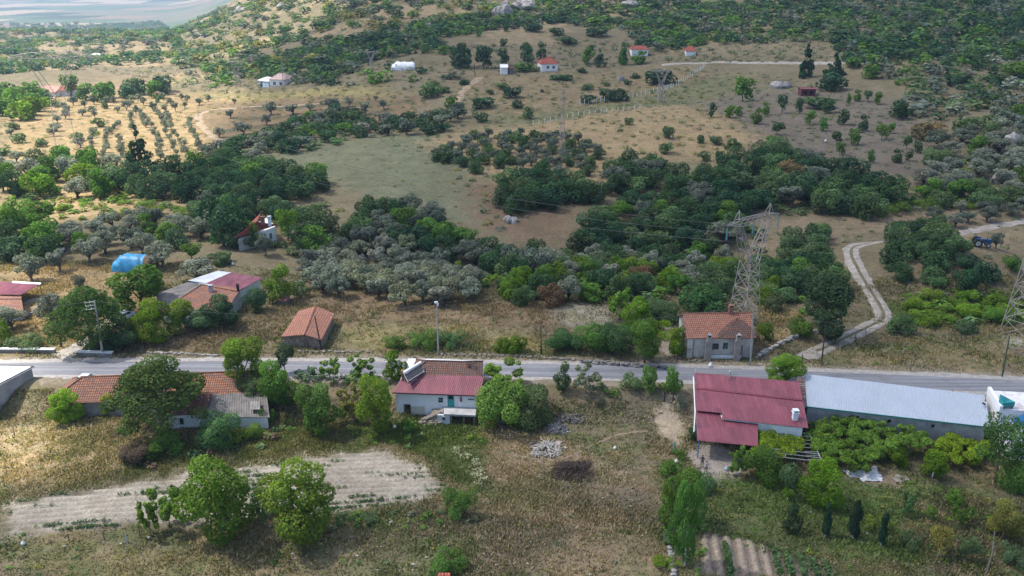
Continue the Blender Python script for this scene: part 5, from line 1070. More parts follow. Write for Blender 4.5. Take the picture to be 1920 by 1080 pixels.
    lg.tube([p2 + k * .9, Vector(((p1 + k).x, (p1 + k).y, 1.8))], .03, 5); lg.tube([p1 + k * .9, Vector(((p2 + k).x, (p2 + k).y, 1.8))], .03, 5)
    lg.build('stand', STEEL, sh)
white_house()

# ---- long tiled barn at the left with its low wing and corrugated lean-to
def barn():
    z0 = -2.75; root = empty('long_barn', (-50, 105.5, z0), 'long low barn with weathered clay tile hip roof behind the umbrella pine', 'barn')
    FL = P(86, 757, -.25); FR = P(492, 745, -.25); BR = FR + Vector((.3, 8.6, 0)); BL = FL + Vector((-.2, 7.6, 0))
    polys, rd, r1, r2 = gable_polys(FL, FR, BR, BL, 2.0, .12, .12); roof = roof_part('roof', polys, TILE, root, .14, rd)
    walls(root, [FL, FR, BR, BL], z0, CONC_D, t=.4)
    # white wing with the grey lean-to roof
    w = empty('farm_outhouse', (-39, 101, -3.0), 'low whitewashed outhouse under a grey corrugated lean-to roof', 'outhouse')
    a = P(386, 740, .35); b = P(500, 735, .35); c = P(506, 783, -.9); d = P(376, 781, -.9)
    MB().corr(a, b, c, d, .3, .06).build('roof', ASB, w)
    MB().corr(P(470, 752, .35), P(488, 752, .3), P(488, 768, -.1), P(468, 768, -.1), .3, .05).build('roof_patch', surf('pale_patch_sheet', (.26, .25, .25)), w)
    lo = [Vector((q.x, q.y, 0)) for q in (d, c, b, a)]; i = inset(lo, .3); MB().prism([(q.x, q.y) for q in i], -3.2, [-1.1, -1.1, .1, .1]).build('wall', WHITE, w)
    e = empty('white_cottage', (-43.5, 101, -3.0), 'low white cottage with one dark window, partly behind the umbrella pine', 'cottage')
    a2 = P(310, 780, -.55); b2 = P(382, 777, -.55); c2 = b2 + Vector((.2, 3.5, 1.2)); d2 = a2 + Vector((-.2, 3.5, 1.2))
    MB().corr(d2, c2, b2, a2, .3, .05).build('roof', TILE_OLD, e, uv=True); MB().prism([(a2.x + .2, a2.y + .25), (b2.x - .2, b2.y + .25), (c2.x - .2, c2.y), (d2.x + .2, d2.y)], -3.3, [-.65, -.65, .45, .45]).build('wall', WHITE, e)
    n = Vector((0, -1, 0)); g = lerp(a2, b2, .36); window(e, (g.x, g.y + .25, -1.55), n, .75, .95, CONC_D, DARK, bars=(0, 0))
barn()

# ---- grey flat-roofed garage cut by the left border
def garage():
    z0 = -2.3; root = empty('flat_roofed_garage', (-73, 107.5, z0), 'grey plastered garage with sunlit white flat roof at the left border', 'garage')
    A = P(61, 688, 1.6); Bf = Vector((A.x - 3.2, A.y - 7.6, 0)); base = [(A.x - 9, A.y - 7.9), (Bf.x + .6, Bf.y), (A.x - .1, A.y - .1), (A.x - 9, A.y + .4)]
    MB().prism(base, z0 - .8, 1.45).build('wall', CONC, root)
    rf = MB().slab([(base[0][0] - .2, base[0][1] - .25, 1.62), (base[1][0] + .25, base[1][1] - .25, 1.62), (base[2][0] + .3, base[2][1] + .3, 1.62), (base[3][0], base[3][1] + .3, 1.62)], .165).build('roof', WHITE_C, root)
    MB().tube([(base[3][0], base[3][1] + .2, 1.68), (base[2][0] + .2, base[2][1] + .2, 1.68), (base[1][0] + .15, base[1][1] - .15, 1.68)], .09, 5).build('parapet', CONC_D, rf)
    MB().box((base[1][0] - 1.0, base[1][1] - .02, z0 + 1.1), (.8, .1, 2.2)).build('door', DARK, root); MB().box((base[2][0] - 7.2, base[2][1] - 4.2, 1.95), (1.2, 1.0, .7)).build('roof_box', WHITE_C, root)
garage()

# ---- red sheet-roofed house with carport, right
def red_house():
    z0 = -2.9; root = empty('red_roofed_house', (31, 101, z0), 'long house under a broad red metal roof, with chimney and lower carport roof', 'house')
    a = P(1302, 699, 2.7); b = P(1498, 716, 2.6); c = P(1516, 803, .85); c2 = P(1354, 785, .95); d2 = P(1354, 776, 1.05); d = P(1306, 770, 1.1)
    m1 = lerp(a, b, .268); MB().corr(m1, b, c, c2, .27, .05).build('metal_roof', REDM, root)
    MB().corr(a + Vector((0, 0, .02)), m1 + Vector((.3, 0, .06)), d2 + Vector((.3, 0, .06)), d + Vector((0, 0, .02)), .27, .05).build('metal_roof', REDM, root)
    r2 = lerp(a, d, .42); r3 = lerp(b, c, .42); MB().corr(r2 + Vector((0, .25, .09)), r3 + Vector((0, .25, .09)), r3 + Vector((0, -.25, .06)), r2 + Vector((0, -.25, .06)), .27, .05).build('overlap_strip', surf('dull_red_strip', (.21, .045, .065), .5), root)
    bs = [(d.x + .5, d.y + .3), (c2.x + .1, d.y + .3), (c2.x + .12, c2.y + .35), (c.x - .6, c.y + .35), (b.x - .4, b.y - .3), (a.x + .4, a.y - .3)]
    MB().prism(bs, z0, [.9, .9, .75, .68, 2.4, 2.5]).build('wall', WHITE, root)
    for s in (.25, .6, .85): g = lerp(c2, c, s); window(root, (g.x, g.y + .35, -.7), (0, -1), .9, 1.0, WHITE, GLASS)
    chimney(root, P(1490, 786, 1.15), .62, .95, WHITE); ch = P(1368, 710, 2.5); MB().tube([ch - Vector((0, 0, .3)), ch + Vector((0, 0, 1.1))], .13, 8).tube([ch + Vector((0, 0, 1.15)), ch + Vector((0, 0, 1.3))], [.2, .05], 8).build('flue_pipe', STEEL, root)
    cp = MB().corr(P(1305.5, 764, .95), P(1421, 780, .8), P(1421, 837, -.15), P(1307, 826, -.1), .27, .05).build('carport_roof', REDM, root)
    for u, v, base in ((1311, 829, None), (1417, 840, None)):
        q = P(u, v, -.3); MB().tube([(q.x, q.y + .15, -.22), (q.x, q.y + .15, z0 - .1)], .07, 6).build('carport_post', BLUEPAINT, root)
    q = P(1308, 782, .5); MB().tube([(q.x, q.y, .5), (q.x, q.y, z0)], .07, 6).build('carport_post', BLUEPAINT, root)
    MB().tube([lerp(a, d, .1) + Vector((-.15, 0, -.1)), d + Vector((-.2, -.2, -.15)), P(1301, 810, -.5)], .08, 6).build('gutter', WHITE_C, root)
    g2 = MB(); q = P(1292, 800, -1.2); g2.tube([q, P(1300, 812, -2.2), P(1290, 820, -2.8)], .05, 5).build('drainpipe', STEEL, root)
    MB().tube([P(1304, 700, 2.7), P(1304, 690, 2.7)], .03, 5).build('aerial_rod', STEEL, root)
red_house()

# ---- long pale shed
def shed():
    z0 = -2.9; root = empty('pale_shed', (51, 101.5, z0), 'long shed with pale blue-grey corrugated roof and green front edge, beside the road', 'shed')
    a = P(1508, 701, 2.3); b = P(1846, 741, 2.1); c = P(1858, 801, .55); d = P(1513, 762, .7)
    MB().corr(a, b, c, d, .3, .05).build('metal_roof', PALE, root)
    MB().slab([d + Vector((0, -.02, .04)), c + Vector((0, -.02, .04)), c + Vector((0, -.1, .04)), d + Vector((0, -.1, .04))][::-1], .16).build('eave_trim', GREENPAINT, root)
    MB().prism([(d.x + .3, d.y + .5), (c.x - .3, c.y + .5), (b.x - .3, b.y - .3), (a.x + .3, a.y - .3)], z0, [.55, .4, 1.9, 2.1]).build('wall', CONC, root)
    cp = MB(); q0 = P(1501, 703, 2.5); q1 = P(1505, 762, .9)
    for i in range(15):
        q = lerp(q0, q1, i / 14); cp.tube([q + Vector((-.45, 0, -.03)), q + Vector((.45, .05, -.06))], .13, 6)
    cp.build('tile_coping', tilemat('pale_clay_tiles', (.5, .33, .25), (.42, .24, .17), (.1, .06, .05), (.55, .45, .38)), root, uv=True)
    MB().prism([(q1.x - .3, q1.y), (q1.x + .3, q1.y), (q0.x + .3, q0.y), (q0.x - .3, q0.y)], z0, [.7, .7, 2.3, 2.3]).build('party_wall', PLASTER, root)
    for s in (.3, .48, .72): g = lerp(d, c, s); window(root, (g.x, g.y + .5, -.35), (0.12, -1), 1.1, .6, CONC, DARK, bars=(0, 0))
    r = random.Random(3); 
    for u, v, mat in ((1785, 734, BRICKY), (1845, 757, DARK), (1848, 750, BRICKY)): MB().box(P(u, v, 1.95), (.5, .22, .12), r.random() * 3).build('roof_debris', mat, root)
shed()

# ---- white flat-roofed building at the right border
def white_block():
    z0 = -2.9; root = empty('white_flat_building', (68, 99, z0), 'white building with flaking flat roof and blue awning at the right border', 'building')
    a = P(1852, 732, 2.4); d = P(1874, 768, 2.2); dirr = Vector((1, -.13, 0)); b = a + dirr * 13; c = d + dirr * 12.5
    MB().prism([(d.x, d.y), (c.x, c.y), (b.x, b.y), (a.x, a.y)], z0, [2.1, 2.1, 2.3, 2.3]).build('wall', WHITE_C, root)
    peel = surf('flaking_white_roof', (.72, .72, .74), .9, .12, 1, (.3, .26, .25), .75); MB().slab([(d.x, d.y, 2.25), (c.x, c.y, 2.25), (b.x, b.y, 2.42), (a.x, a.y, 2.42)], .12).build('roof', peel, root)
    MB().prism([(d.x - .05, d.y - .1), (d.x + .35, d.y - .1), (a.x + .35, a.y), (a.x - .1, a.y)], 1.9, [2.75, 2.75, 2.95, 2.95]).build('parapet', WHITE_C, root)
    q = P(1886, 762, 2.4); tk = MB().prism([(q.x - .75, q.y - .5), (q.x + .75, q.y - .5), (q.x + .75, q.y + .5), (q.x - .75, q.y + .5)], 2.65, [3.15, 3.3, 3.1, 3.9]).build('roof_hopper', TEAL, root)
    for sx in (-.6, .6): MB().box((q.x + sx, q.y, 2.5), (.1, .9, .35)).build('leg', BRICKY, tk)
    w1 = P(1898, 785, 2.2); w2 = P(1935, 770, 2.2); MB().slab([w1, w2, w2 + Vector((0, -1.1, -.7)), w1 + Vector((0, -1.1, -.7))], .08).build('awning', BLUEPAINT, root)
    an = empty('white_annex', (66, 94.5, z0), 'small white annex half hidden by the slender pine', 'building'); e = P(1880, 812, 0); f = P(1925, 830, 0)
    MB().prism([(e.x, e.y - 2), (f.x + 3, f.y - 2), (f.x + 3, f.y + 3), (e.x, e.y + 3)], z0, -.3).build('wall', WHITE_C, an); MB().slab([(e.x - .2, e.y - 2.2, -.1), (f.x + 3.2, f.y - 2.2, -.1), (f.x + 3.2, f.y + 3.2, .2), (e.x - .2, e.y + 3.2, .2)], .15).build('roof', PALE, an)
    window(an, (e.x + 1.6, e.y - 2, -1.6), (0, -1), 1.0, 1.1, CONC, GLASS)
white_block()

# ---- tiled stone house under the pylon
def stone_house():
    z0 = -.1; FL = P(1287, 634, 3.5); FR = P(1418, 633, 3.35); BL = Vector((FL.x + .3, FL.y + 9.0, 3.5)); BR = Vector((FR.x + .3, FR.y + 9.3, 3.35))
    root = house('stone_house', 'old plastered stone house with clay tile roof and wall chimneys beside the road', FL, FR, BR, BL, z0, 2.1, PLASTER, TILE_ORANGE, (0, 0), wins=(('front', .43, 1.95, .95, .95, WOOD), ('front', .58, 2.0, .75, 1.05, TEAL)), t=.3)
    a = P(1348, 634, 3.46); b = P(1418, 633.5, 3.44); ap = P(1386, 599, 5.0)
    roof_part('porch_roof', [[a + Vector((0, -.12, .04)), b + Vector((0, -.12, .04)), ap + Vector((0, 0, .12))], [b + Vector((0, -.1, .04)), b + Vector((.0, 2.5, .78)), ap + Vector((0, .4, .12))], [a + Vector((0, 2.4, .72)), a + Vector((0, -.1, .04)), ap + Vector((0, .4, .12))]], TILE_OLD, root, .1, [(a, ap), (b, ap)])
    for u, w_ in ((1330, .62), (1385, .6)):
        q = P(u, 640, 3.2); k_ = MB().box((q.x, q.y + .1, 1.6), (w_ + .3, .3, 3.4)).box((q.x, q.y + .25, 3.65), (w_, .5, .9)).build('wall_chimney', surf('sooty_plaster', (.3, .27, .25), .95, .3, 1.5), root)
        MB().box((q.x, q.y + .1, 4.02), (w_ * .5, .26, .3)).build('flue_shade', DARK, k_); MB().slab([(q.x - w_ * .6, q.y - .1, 4.22), (q.x + w_ * .6, q.y - .1, 4.22), (q.x, q.y + .25, 4.55)], .08).build('chimney_cap', CONC, k_)  # solid black block paints the shade inside the flue mouth
    rd = (Vector(FR) + Vector(BR)) / 2; chimney(root, lerp(FL, FR, .72) + Vector((0, 4.6, 2.0)), .6, 1.0)
    lf = MB().prism([(FL.x - .1, FL.y + .6), (FL.x + 1.3, FL.y + .25), (FL.x + 1.3, FL.y + 4), (FL.x - .1, FL.y + 4)], z0, 3.1).build('side_wall', STONE, root)
    MB().box((FL.x + 6.2, FL.y + .18, .35), (4.5, .12, .5)).build('plinth', WHITE, root)
    q = lerp(FL, FR, .78); door(root, (q.x, q.y + .28, 1.05), (0, -1), .9, 2.0, WOOD)
stone_house()
# ---- small tiled hut
FL, FR, BR, BL = P(527, 631, 1.75), P(603, 637, 1.75), P(628, 588, 1.75), P(560, 583, 1.75)
hut = empty('stone_hut', ((FL.x + BR.x) / 2, (FL.y + BR.y) / 2, 0), 'small stone hut with clay tile roof and sagging eaves, alone on the roadside', 'hut')
A_, B_ = P(572, 609, 2.95) + Vector((0, -1.0, 0)), P(592, 574, 2.75); A_ = P(571, 627, 2.5)
roof_part('roof', [[FL, A_, B_, BL], [A_, FR, BR, B_]], TILE_ORANGE, hut, .12, [(A_, B_)])
MB().prism([(p.x, p.y) for p in inset([FL, FR, BR, BL], .3)], -.3, 1.62).build('wall', STONE, hut); i_ = inset([FL, FR, BR, BL], .3)
MB().add([(i_[0].x, i_[0].y, 1.6), (i_[1].x, i_[1].y, 1.6), (A_.x, A_.y + .3, 2.3)], [(0, 1, 2)]).build('gable', STONE, hut)
q_ = lerp(i_[0], i_[1], .6); door(hut, (q_.x, q_.y - .02, .75), (i_[1].y - i_[0].y, i_[0].x - i_[1].x), .8, 1.5, WOOD)

# ---- farmstead left of the hut
def farm():
    fb = empty('farm_shed', (-50, 142, 0), 'farm shed with red and white sheet roof behind the tiled farmhouse', 'shed')
    a, b, c, d = P(434, 511, 3.0), P(492, 521, 3.0), P(447, 545, 2.8), P(387, 531, 2.8)
    MB().corr(a, b, c, d, .3, .05).build('red_roof', REDM_FADE, fb)
    w0, w1 = P(408, 508, 3.0), P(352, 526, 2.8); MB().corr(w0, a + Vector((-.05, 0, 0)), d + Vector((-.05, 0, 0)), w1, .3, .05).build('white_roof', surf('rust_streaked_white_sheet', (.62, .66, .7), .5, .1, .5, (.4, .28, .3), .5), fb)
    MB().prism([(p.x, p.y) for p in inset([w1, c, b, w0], .4)], -.3, 2.7).build('wall', WHITE, fb)
    fl = empty('farm_barn', (-59, 137, 0), 'low farm barn under a flat grey sheet roof', 'barn'); a, b, c, d = P(352, 529, 2.6), P(377, 534, 2.6), P(322, 572, 2.3), P(288, 553, 2.3)
    MB().corr(a, b, c, d, .35, .05).build('roof', ASB, fl); MB().prism([(p.x, p.y) for p in inset([d, c, b, a], .3)], -.3, [2.1, 2.1, 2.4, 2.4]).build('wall', CONC, fl)
    FL, FR, BR, BL = P(302, 583, 2.3), P(432, 590, 2.3), P(452, 549, 2.3), P(352, 552, 2.3)
    r1, r2 = P(378, 534, 3.6), P(445, 546, 3.3); root = empty('farmhouse', (-52, 135, 0), 'farmhouse with orange clay tile roof and white gable end', 'house')
    roof = roof_part('roof', [[FL, P(425, 580, 2.3), P(448, 547, 3.2), r1], [BL + Vector((0, 3, 0)), FL, r1], [BR + Vector((0, 3, 0)), BL + Vector((0, 3, 0)), r1, r2]], TILE, root, .12, [(r1, r2), (FL, r1)])
    q = inset([FL, P(425, 582, 2.3), P(450, 556, 2.3), BL], .25); MB().prism([(p.x, p.y) for p in q], -.3, [2.1, 2.1, 2.1, 2.1]).build('wall', WHITE, root)
    g0, g1 = P(424, 580, 2.3), P(452, 552, 2.3); MB().add([(g0.x, g0.y, -.2), (g1.x, g1.y, -.2), (g1.x, g1.y, 2.9), (g0.x, g0.y, 2.25)], [(0, 1, 2, 3), (3, 2, 1, 0)]).build('gable_wall', WHITE_C, root)
    chimney(roof, P(396, 548, 3.1), .6, .9, CONC); chimney(roof, P(447, 548, 2.9), .35, 1.1, DARK)
    an = empty('tile_lean_to', (-41, 133, 0), 'tiny clay-tiled lean-to right of the dark bush by the farm', 'shed'); a, b, c, d = P(528, 550, 1.4), P(545, 552, 1.4), P(536, 564, 1.0), P(514, 562, 1.0)
    roof_part('roof', [[d, c, b, a]], TILE, an, .1); MB().prism([(p.x, p.y) for p in inset([d, c, b, a], .25)], -.3, .95).build('wall', STONE, an)
    cp = empty('red_carport', (-78, 143, 0), 'open carport with red sheet roof at the left border', 'carport'); a, b, c, d = P(-10, 528, 2.3), P(77, 531, 2.3), P(40, 553, 2.2), P(-30, 552, 2.2)
    MB().corr(a, b, c, d, .3, .05).build('roof', REDM, cp); MB().slab([P(24, 527, 2.5), P(77, 530, 2.5), P(75, 533, 2.4), P(22, 530, 2.4)][::-1], .12).build('roof_edge', WHITE_C, cp)
    for q in (b, c, lerp(c, d, .6), lerp(a, b, .6)): MB().tube([(q.x - .25, q.y, 2.15), (q.x - .25, q.y, -.2)], .06, 6).build('post', WOOD, cp)
    ts = house('tiled_outbuilding', 'white outbuilding with clay tiles below the red carport', P(-40, 590, 1.9), P(44, 582, 1.9), P(40, 556, 1.9), P(-40, 552, 1.9), -.2, .8, WHITE, TILE, (0, 0), 'outbuilding')
farm()
# ---- houses farther away
def farhouse(name, label, u0, v0, u1, v1, wallh, depth_, dz, wall, tile, hip=(.2, .2), skew=0, **kw):
    a, b = at(u0, v0), at(u1, v1); z = min(a.z, b.z); t = Vector((b.x - a.x, b.y - a.y, 0)); n = Vector((-t.y, t.x, 0)).normalized() * depth_ + t * skew
    FL, FR = Vector((a.x, a.y, z + wallh)), Vector((b.x, b.y, z + wallh)); k = kw.pop('wins', ()); wins = [(s, f, z + zc, w, h, *mm) for s, f, zc, w, h, *mm in k]
    return house(name, label, FL, FR, FR + n, FL + n, z - 1, dz, wall, tile, hip, wins=wins, **kw)
def white_gable():
    a, b, c = at(444, 458), at(487, 455), at(519, 440); z = 0
    FL, FR = P(440, 446, 3.0), P(488, 431, 3.0); BR, BL = P(520, 420, 3.0) + Vector((1, 4, 0)), P(478, 414, 4.6) + Vector((0, 2, -1.6))
    root = empty('gabled_house', (-54, 173, 0), 'white gabled house with red tiles and two chimneys behind the dark oak', 'house'); r1, r2 = P(479, 416, 4.9), P(470, 421, 4.9); r1 = P(481, 416, 5.0); r2 = P(510, 419, 4.2)
    roof = roof_part('roof', [[FL, FR, r1], [FR, P(519, 421, 3.4), r1], [FL, r1, P(470, 418, 3.0) + Vector((0, 8, 0))]], TILE_RED, root, .12, [(FL, r1)])
    w0, w1 = P(490, 433, 2.8), P(516, 423, 3.2); MB().prism([(w0.x, w0.y), (w1.x, w1.y), (w1.x - 3, w1.y + 5), (w0.x - 3, w0.y + 3)], -3.5, [2.6, 3.0, 3.6, 3.2]).build('wall', WHITE_C, root)
    l0 = P(446, 448, 2.5); MB().prism([(l0.x, l0.y), (w0.x, w0.y), (w0.x - 3, w0.y + 3), (l0.x, l0.y + 3)], -3.5, [2.4, 2.5, 2.8, 2.6]).build('side_wall', PLASTER, root)
    m = lerp(w0, w1, .6); window(root, (m.x, m.y, 1.2), (w1.y - w0.y, w0.x - w1.x), .7, 1.3, WHITE, GLASS)
    chimney(roof, P(493, 418, 4.6), .7, 1.0); chimney(roof, P(506, 420, 4.4), .6, 1.3, WHITE)
white_gable()
farhouse('red_roofed_cottage', 'white cottage with bright orange-red hip roof on the far slope', 1014, 135, 1047, 133, 3.6, 9, 2.6, WHITE_C, TILE_RED, (.3, .3), wins=(('front', .4, 2, 1.3, 1.3), ('front', .75, 2, 1.2, 1.3)), chims=((.2, .5, .8, 1.2),))
farhouse('white_hut', 'little white hut left of the orange-red roofed cottage', 938, 140, 953, 140, 3.2, 5, 1.2, WHITE_C, WHITE_C, (0, 0))
farhouse('stone_store', 'brown-roofed store right of the little white hut', 954, 139, 966, 138, 2.4, 5, 1.4, STONE, TILE_OLD, (.2, .2))
farhouse('white_farmhouse', 'white farmhouse among poplars above the far road', 1183, 106, 1216, 105, 3.4, 8, 1.6, WHITE_C, TILE_RED, (.2, .2), wins=(('front', .6, 2, 1.2, 1.2), ('front', .85, 2, 1.2, 1.2)))
farhouse('small_far_house', 'small house with faded red roof at the top end of the far road', 1285, 106, 1305, 105, 2.6, 8, 2.2, WHITE_C, TILE_RED, (.35, .35))
farhouse('red_shed', 'little dark shed with red sheet roof at the top of the orchard', 1500, 181, 1531, 180, 2.8, 4.5, .3, surf('dark_red_boards', (.12, .03, .04)), surf('far_red_sheet', (.2, .06, .07)), (0, 0), cat='shed', wins=(('front', .3, 1.4, 1.4, 1.4, DARK), ('front', .7, 1.4, 1.4, 1.4, DARK)))
farhouse('white_villa', 'pale villa with pinkish roof beside the far pylon', 505, 164, 536, 160, 4, 12, 2.4, WHITE_C, surf('pinkish_roof', (.45, .33, .31)), (.3, .3), wins=(('front', .3, 2, 1.5, 1.6), ('front', .7, 2, 1.5, 1.6)))
farhouse('blue_white_house', 'white and blue house with arched porch left of the pale villa', 484, 164, 504, 164, 3.6, 9, 1.4, surf('pale_blue_render', (.5, .62, .75)), WHITE_C, (.2, .2), wins=(('front', .3, 1.8, 1.6, 2.4),))
farhouse('red_tiled_farm', 'long low farm with pale red roof among trees at the far left', 62, 182, 105, 182, 3, 14, 2.2, WHITE, tilemat('pale_red_tiles', (.5, .28, .22), (.42, .22, .17), (.2, .1, .08), (.4, .25, .2)), (.15, .15))  # roof tiles in a paler red
farhouse('red_tiled_barn', 'second pale red roof right of the long low farm', 108, 181, 138, 181, 3, 11, 2, WHITE, TILE_RED, (.1, .1), cat='barn')
farhouse('brown_roofed_house', 'brown-roofed house between dark trees behind the plantation', 247, 176, 268, 174, 3, 10, 2.4, WHITE, TILE_OLD, (.1, .1))
farhouse('cream_barn', 'cream-walled barn in the scrub above the left farm', 172, 112, 189, 111, 4, 8, .6, surf('cream_render', (.6, .5, .4)), WHITE_C, (0, 0), cat='barn')
# ================================================================ PYLONS, POLES, LINES
def pylon(label, base, ang, s=1.0, r=.05, panels=5, lean=None, mat=None):
    mat = mat or LATT
    root = empty('lattice_pylon', base, label, 'pylon', 'lattice pylons of the power line'); ca, sa = math.cos(ang), math.sin(ang)
    def W(x, y, z): return Vector((base[0] + s * (x * ca - y * sa), base[1] + s * (x * sa + y * ca), base[2] + s * z))
    def frame(m, f, z0, z1, n, rr, dbl=True):
        """f(z) gives four corners; legs, cross bracing and belts"""
        zs = [z0 + (z1 - z0) * (i / n) for i in range(n + 1)]
        for i in range(n):
            A, B = f(zs[i]), f(zs[i + 1])
            for k in range(4):
                j = (k + 1) % 4; m.tube([W(*A[k]), W(*B[k])], rr * 1.6, 4); m.tube([W(*A[k]), W(*B[j])], rr, 4)
                if dbl: m.tube([W(*A[j]), W(*B[k])], rr, 4)
                if i: m.tube([W(*A[k]), W(*A[j])], rr * .8, 4)
    b = MB(); hw = lambda z: 1.85 - .75 * z / 10.6
    frame(b, lambda z: [(-hw(z), -hw(z), z), (hw(z), -hw(z), z), (hw(z), hw(z), z), (-hw(z), hw(z), z)], -.3, 10.6, panels, r); b.build('lattice_body', mat, root)
    for sg in (-1, 1):
        a = MB()
        def f(z, sg=sg):
            t = (z - 10.6) / 6.4; cx = sg * (.6 + 2.9 * t); w = .5 - .12 * t; d = 1.1 - .65 * t; return [(cx - w, -d, z), (cx + w, -d, z), (cx + w, d, z), (cx - w, d, z)]
        frame(a, f, 10.6, 17.0, max(2, panels - 2), r * .85, False); a.build('upper_arm', mat, root)
        p = MB()
        for dx, dy in ((-.5, -.5), (.5, -.5), (.5, .5), (-.5, .5)): p.tube([W(sg * 3.6 + dx, dy, 18), W(sg * 3.7, 0, 19.6)], r, 4)
        p.build('earth_peak', mat, root)
    c = MB(); n = panels * 2; xs_ = [-6.2 + 12.4 * i / n for i in range(n + 1)]
    def sec(x): k = min(1, (6.2 - abs(x)) / 2.6); return [(x, -.5 * k - .02, 17.5 - .5 * k), (x, .5 * k + .02, 17.5 - .5 * k), (x, .5 * k + .02, 17.5 + .5 * k), (x, -.5 * k - .02, 17.5 + .5 * k)]
    for i in range(n):
        A, B = sec(xs_[i]), sec(xs_[i + 1])
        for k in range(4): c.tube([W(*A[k]), W(*B[k])], r * 1.2, 4); c.tube([W(*A[k]), W(*B[(k + 1) % 4])], r * .8, 4)
    c.build('crossarm', mat, root)
    hang = []
    for x in (-6.1, 0, 6.1):
        i = MB(); 
        for k in range(10): i.ball(W(x, 0, 16.75 - .17 * k), (.17 * s, .17 * s, .075 * s), 6)
        i.tube([W(x, 0, 17.2), W(x, 0, 15.0)], .03 * s, 4); i.build('insulator', GLASSINS, root); hang.append(W(x, 0, 15.0))
    return hang
pm = P(1394, 602, 0); H1 = pylon('big lattice pylon with hanging glass insulators behind the stone house', (pm.x, pm.y, gzf(pm.x, pm.y)), math.radians(35))
pr_ = Vector((82.0, 126.0, 0)); H2 = pylon('lattice pylon leg rising from a gravel pad at the right border', (pr_.x, pr_.y, gzf(pr_.x, pr_.y)), math.radians(38), 1.3)
def farpylon(u, v, hpx, label, ang, r=.06):
    g = at(u, v); f = depth(g.x, g.y, g.z); s = hpx * f / FPX / 19.6; return pylon(label, (g.x, g.y, g.z), ang, s, r, 4)
farpylon(447, 163, 50, 'far lattice pylon beside the pale villa', .1)
H3 = farpylon(1238, 190, 62, 'thin lattice pylon on the fenced slope below the far road', .15)
H4 = farpylon(128, 292, 205, 'faint lattice pylon over the sunlit plantation', .5, .035)
farpylon(697, 131, 36, 'small far lattice pylon left of the white tarpaulin mound', .3)
def mast(u, v, hpx, label):
    g = at(u, v); f = depth(g.x, g.y, g.z); h = hpx * f / FPX; root = empty('lattice_mast', g, label, 'mast'); m = MB(); n = 9; w0 = h * .045
    for i in range(n):
        z0, z1 = h * i / n, h * (i + 1) / n; a, b = w0 * (1 - .75 * i / n), w0 * (1 - .75 * (i + 1) / n); A = [(-a, -a), (a, -a), (a, a), (-a, a)]; B = [(-b, -b), (b, -b), (b, b), (-b, b)]
        for k in range(4):
            j = (k + 1) % 4; m.tube([g + Vector((*A[k], z0)), g + Vector((*B[k], z1))], .05, 4); m.tube([g + Vector((*A[k], z0)), g + Vector((*B[j], z1))], .03, 4); m.tube([g + Vector((*A[j], z0)), g + Vector((*B[k], z1))], .03, 4)
    m.build('mast_frame', LATT, root); MB().box(g + Vector((0, 0, h * .93)), (h * .16, .15, .15)).build('crossarm', LATT, root); return g + Vector((0, 0, h))
mast(1054, 286, 118, 'slim lattice mast rising among the hillock olives'); mast(533, 161, 52, 'slim lattice mast at the right wall of the pale villa')

def pole(u0, v0, u1, v1, mat, label, r=.13, arms=0, name='utility_pole', lamp=None):
    g = at(u0, v0); f = depth(g.x, g.y, g.z); dp = math.atan2(CH - g.z, math.hypot(g.x, g.y)); h = (v0 - v1) * f / FPX / math.cos(dp)
    top = P(u1, v1, g.z + h); t = Vector((min(max(top.x, g.x - .8), g.x + .8), min(max(top.y, g.y - .8), g.y + .8), g.z + h))
    root = empty(name, g, label, 'pole', 'utility poles'); MB().tube([g - Vector((0, 0, .2)), t], [r, r * .65], 8).build('shaft', mat, root)
    for i in range(arms):
        z = t - Vector((0, 0, .12 + .55 * i)); m = MB().tube([z, z + Vector((-1.3, -.35, -.12))], .05, 5)
        o = m.build('crossarm', mat, root)
        for q in (.45, .95): MB().tube([z + Vector((-1.3 * q, -.35 * q, -.1)), z + Vector((-1.3 * q, -.35 * q, .16))], [.06, .04], 6).build('insulator', WHITE_C, o)
    if lamp: MB().box(t + Vector((-.1, -.1, -.15)), (.5, .3, .25)).box(t + Vector((.15, 0, -.5)), (.25, .25, .35)).build('transformer_box', WHITE_C, root)
    return t
T1 = pole(193, 668, 177, 564, STEEL, 'steel pole with three bracket arms beside the dusty drive', .17, 3)
T2 = pole(115, 650, 105, 588, TIMBERPOLE, 'dark wooden pole left of the twin-trunked pine', .14)
T3 = pole(603, 655, 590, 592, TIMBERPOLE, 'dark wooden pole in front of the small tiled hut', .13)
T4 = pole(822, 663, 819, 565, STEEL, 'grey steel pole with white box on top, facing the white house', .15, 0, lamp=True)
T5 = pole(1015, 664, 1014, 610, TIMBERPOLE, 'thin dark pole left of the roadside thicket', .1)
T6 = pole(1540, 684, 1549, 604, TIMBERPOLE, 'dark leaning pole at the mouth of the dirt track', .13)
T7 = pole(1879, 706, 1893, 630, surf('green_pole', (.03, .08, .06)), 'dark green pole on the right verge before the pylon leg', .12)
T8 = pole(1407, 684, 1413, 572, STEEL, 'slim grey pole against the right corner of the stone house', .12)
T9 = pole(1503, 700, 1505, 664, TIMBERPOLE, 'short dark pole behind the bright roadside tree', .09)
T10 = pole(891, 142, 889, 119, TIMBERPOLE, 'far dark pole left of the little white hut', .18); T11 = pole(394, 172, 388, 146, STEEL, 'far thin pole left of the far pylon', .18)
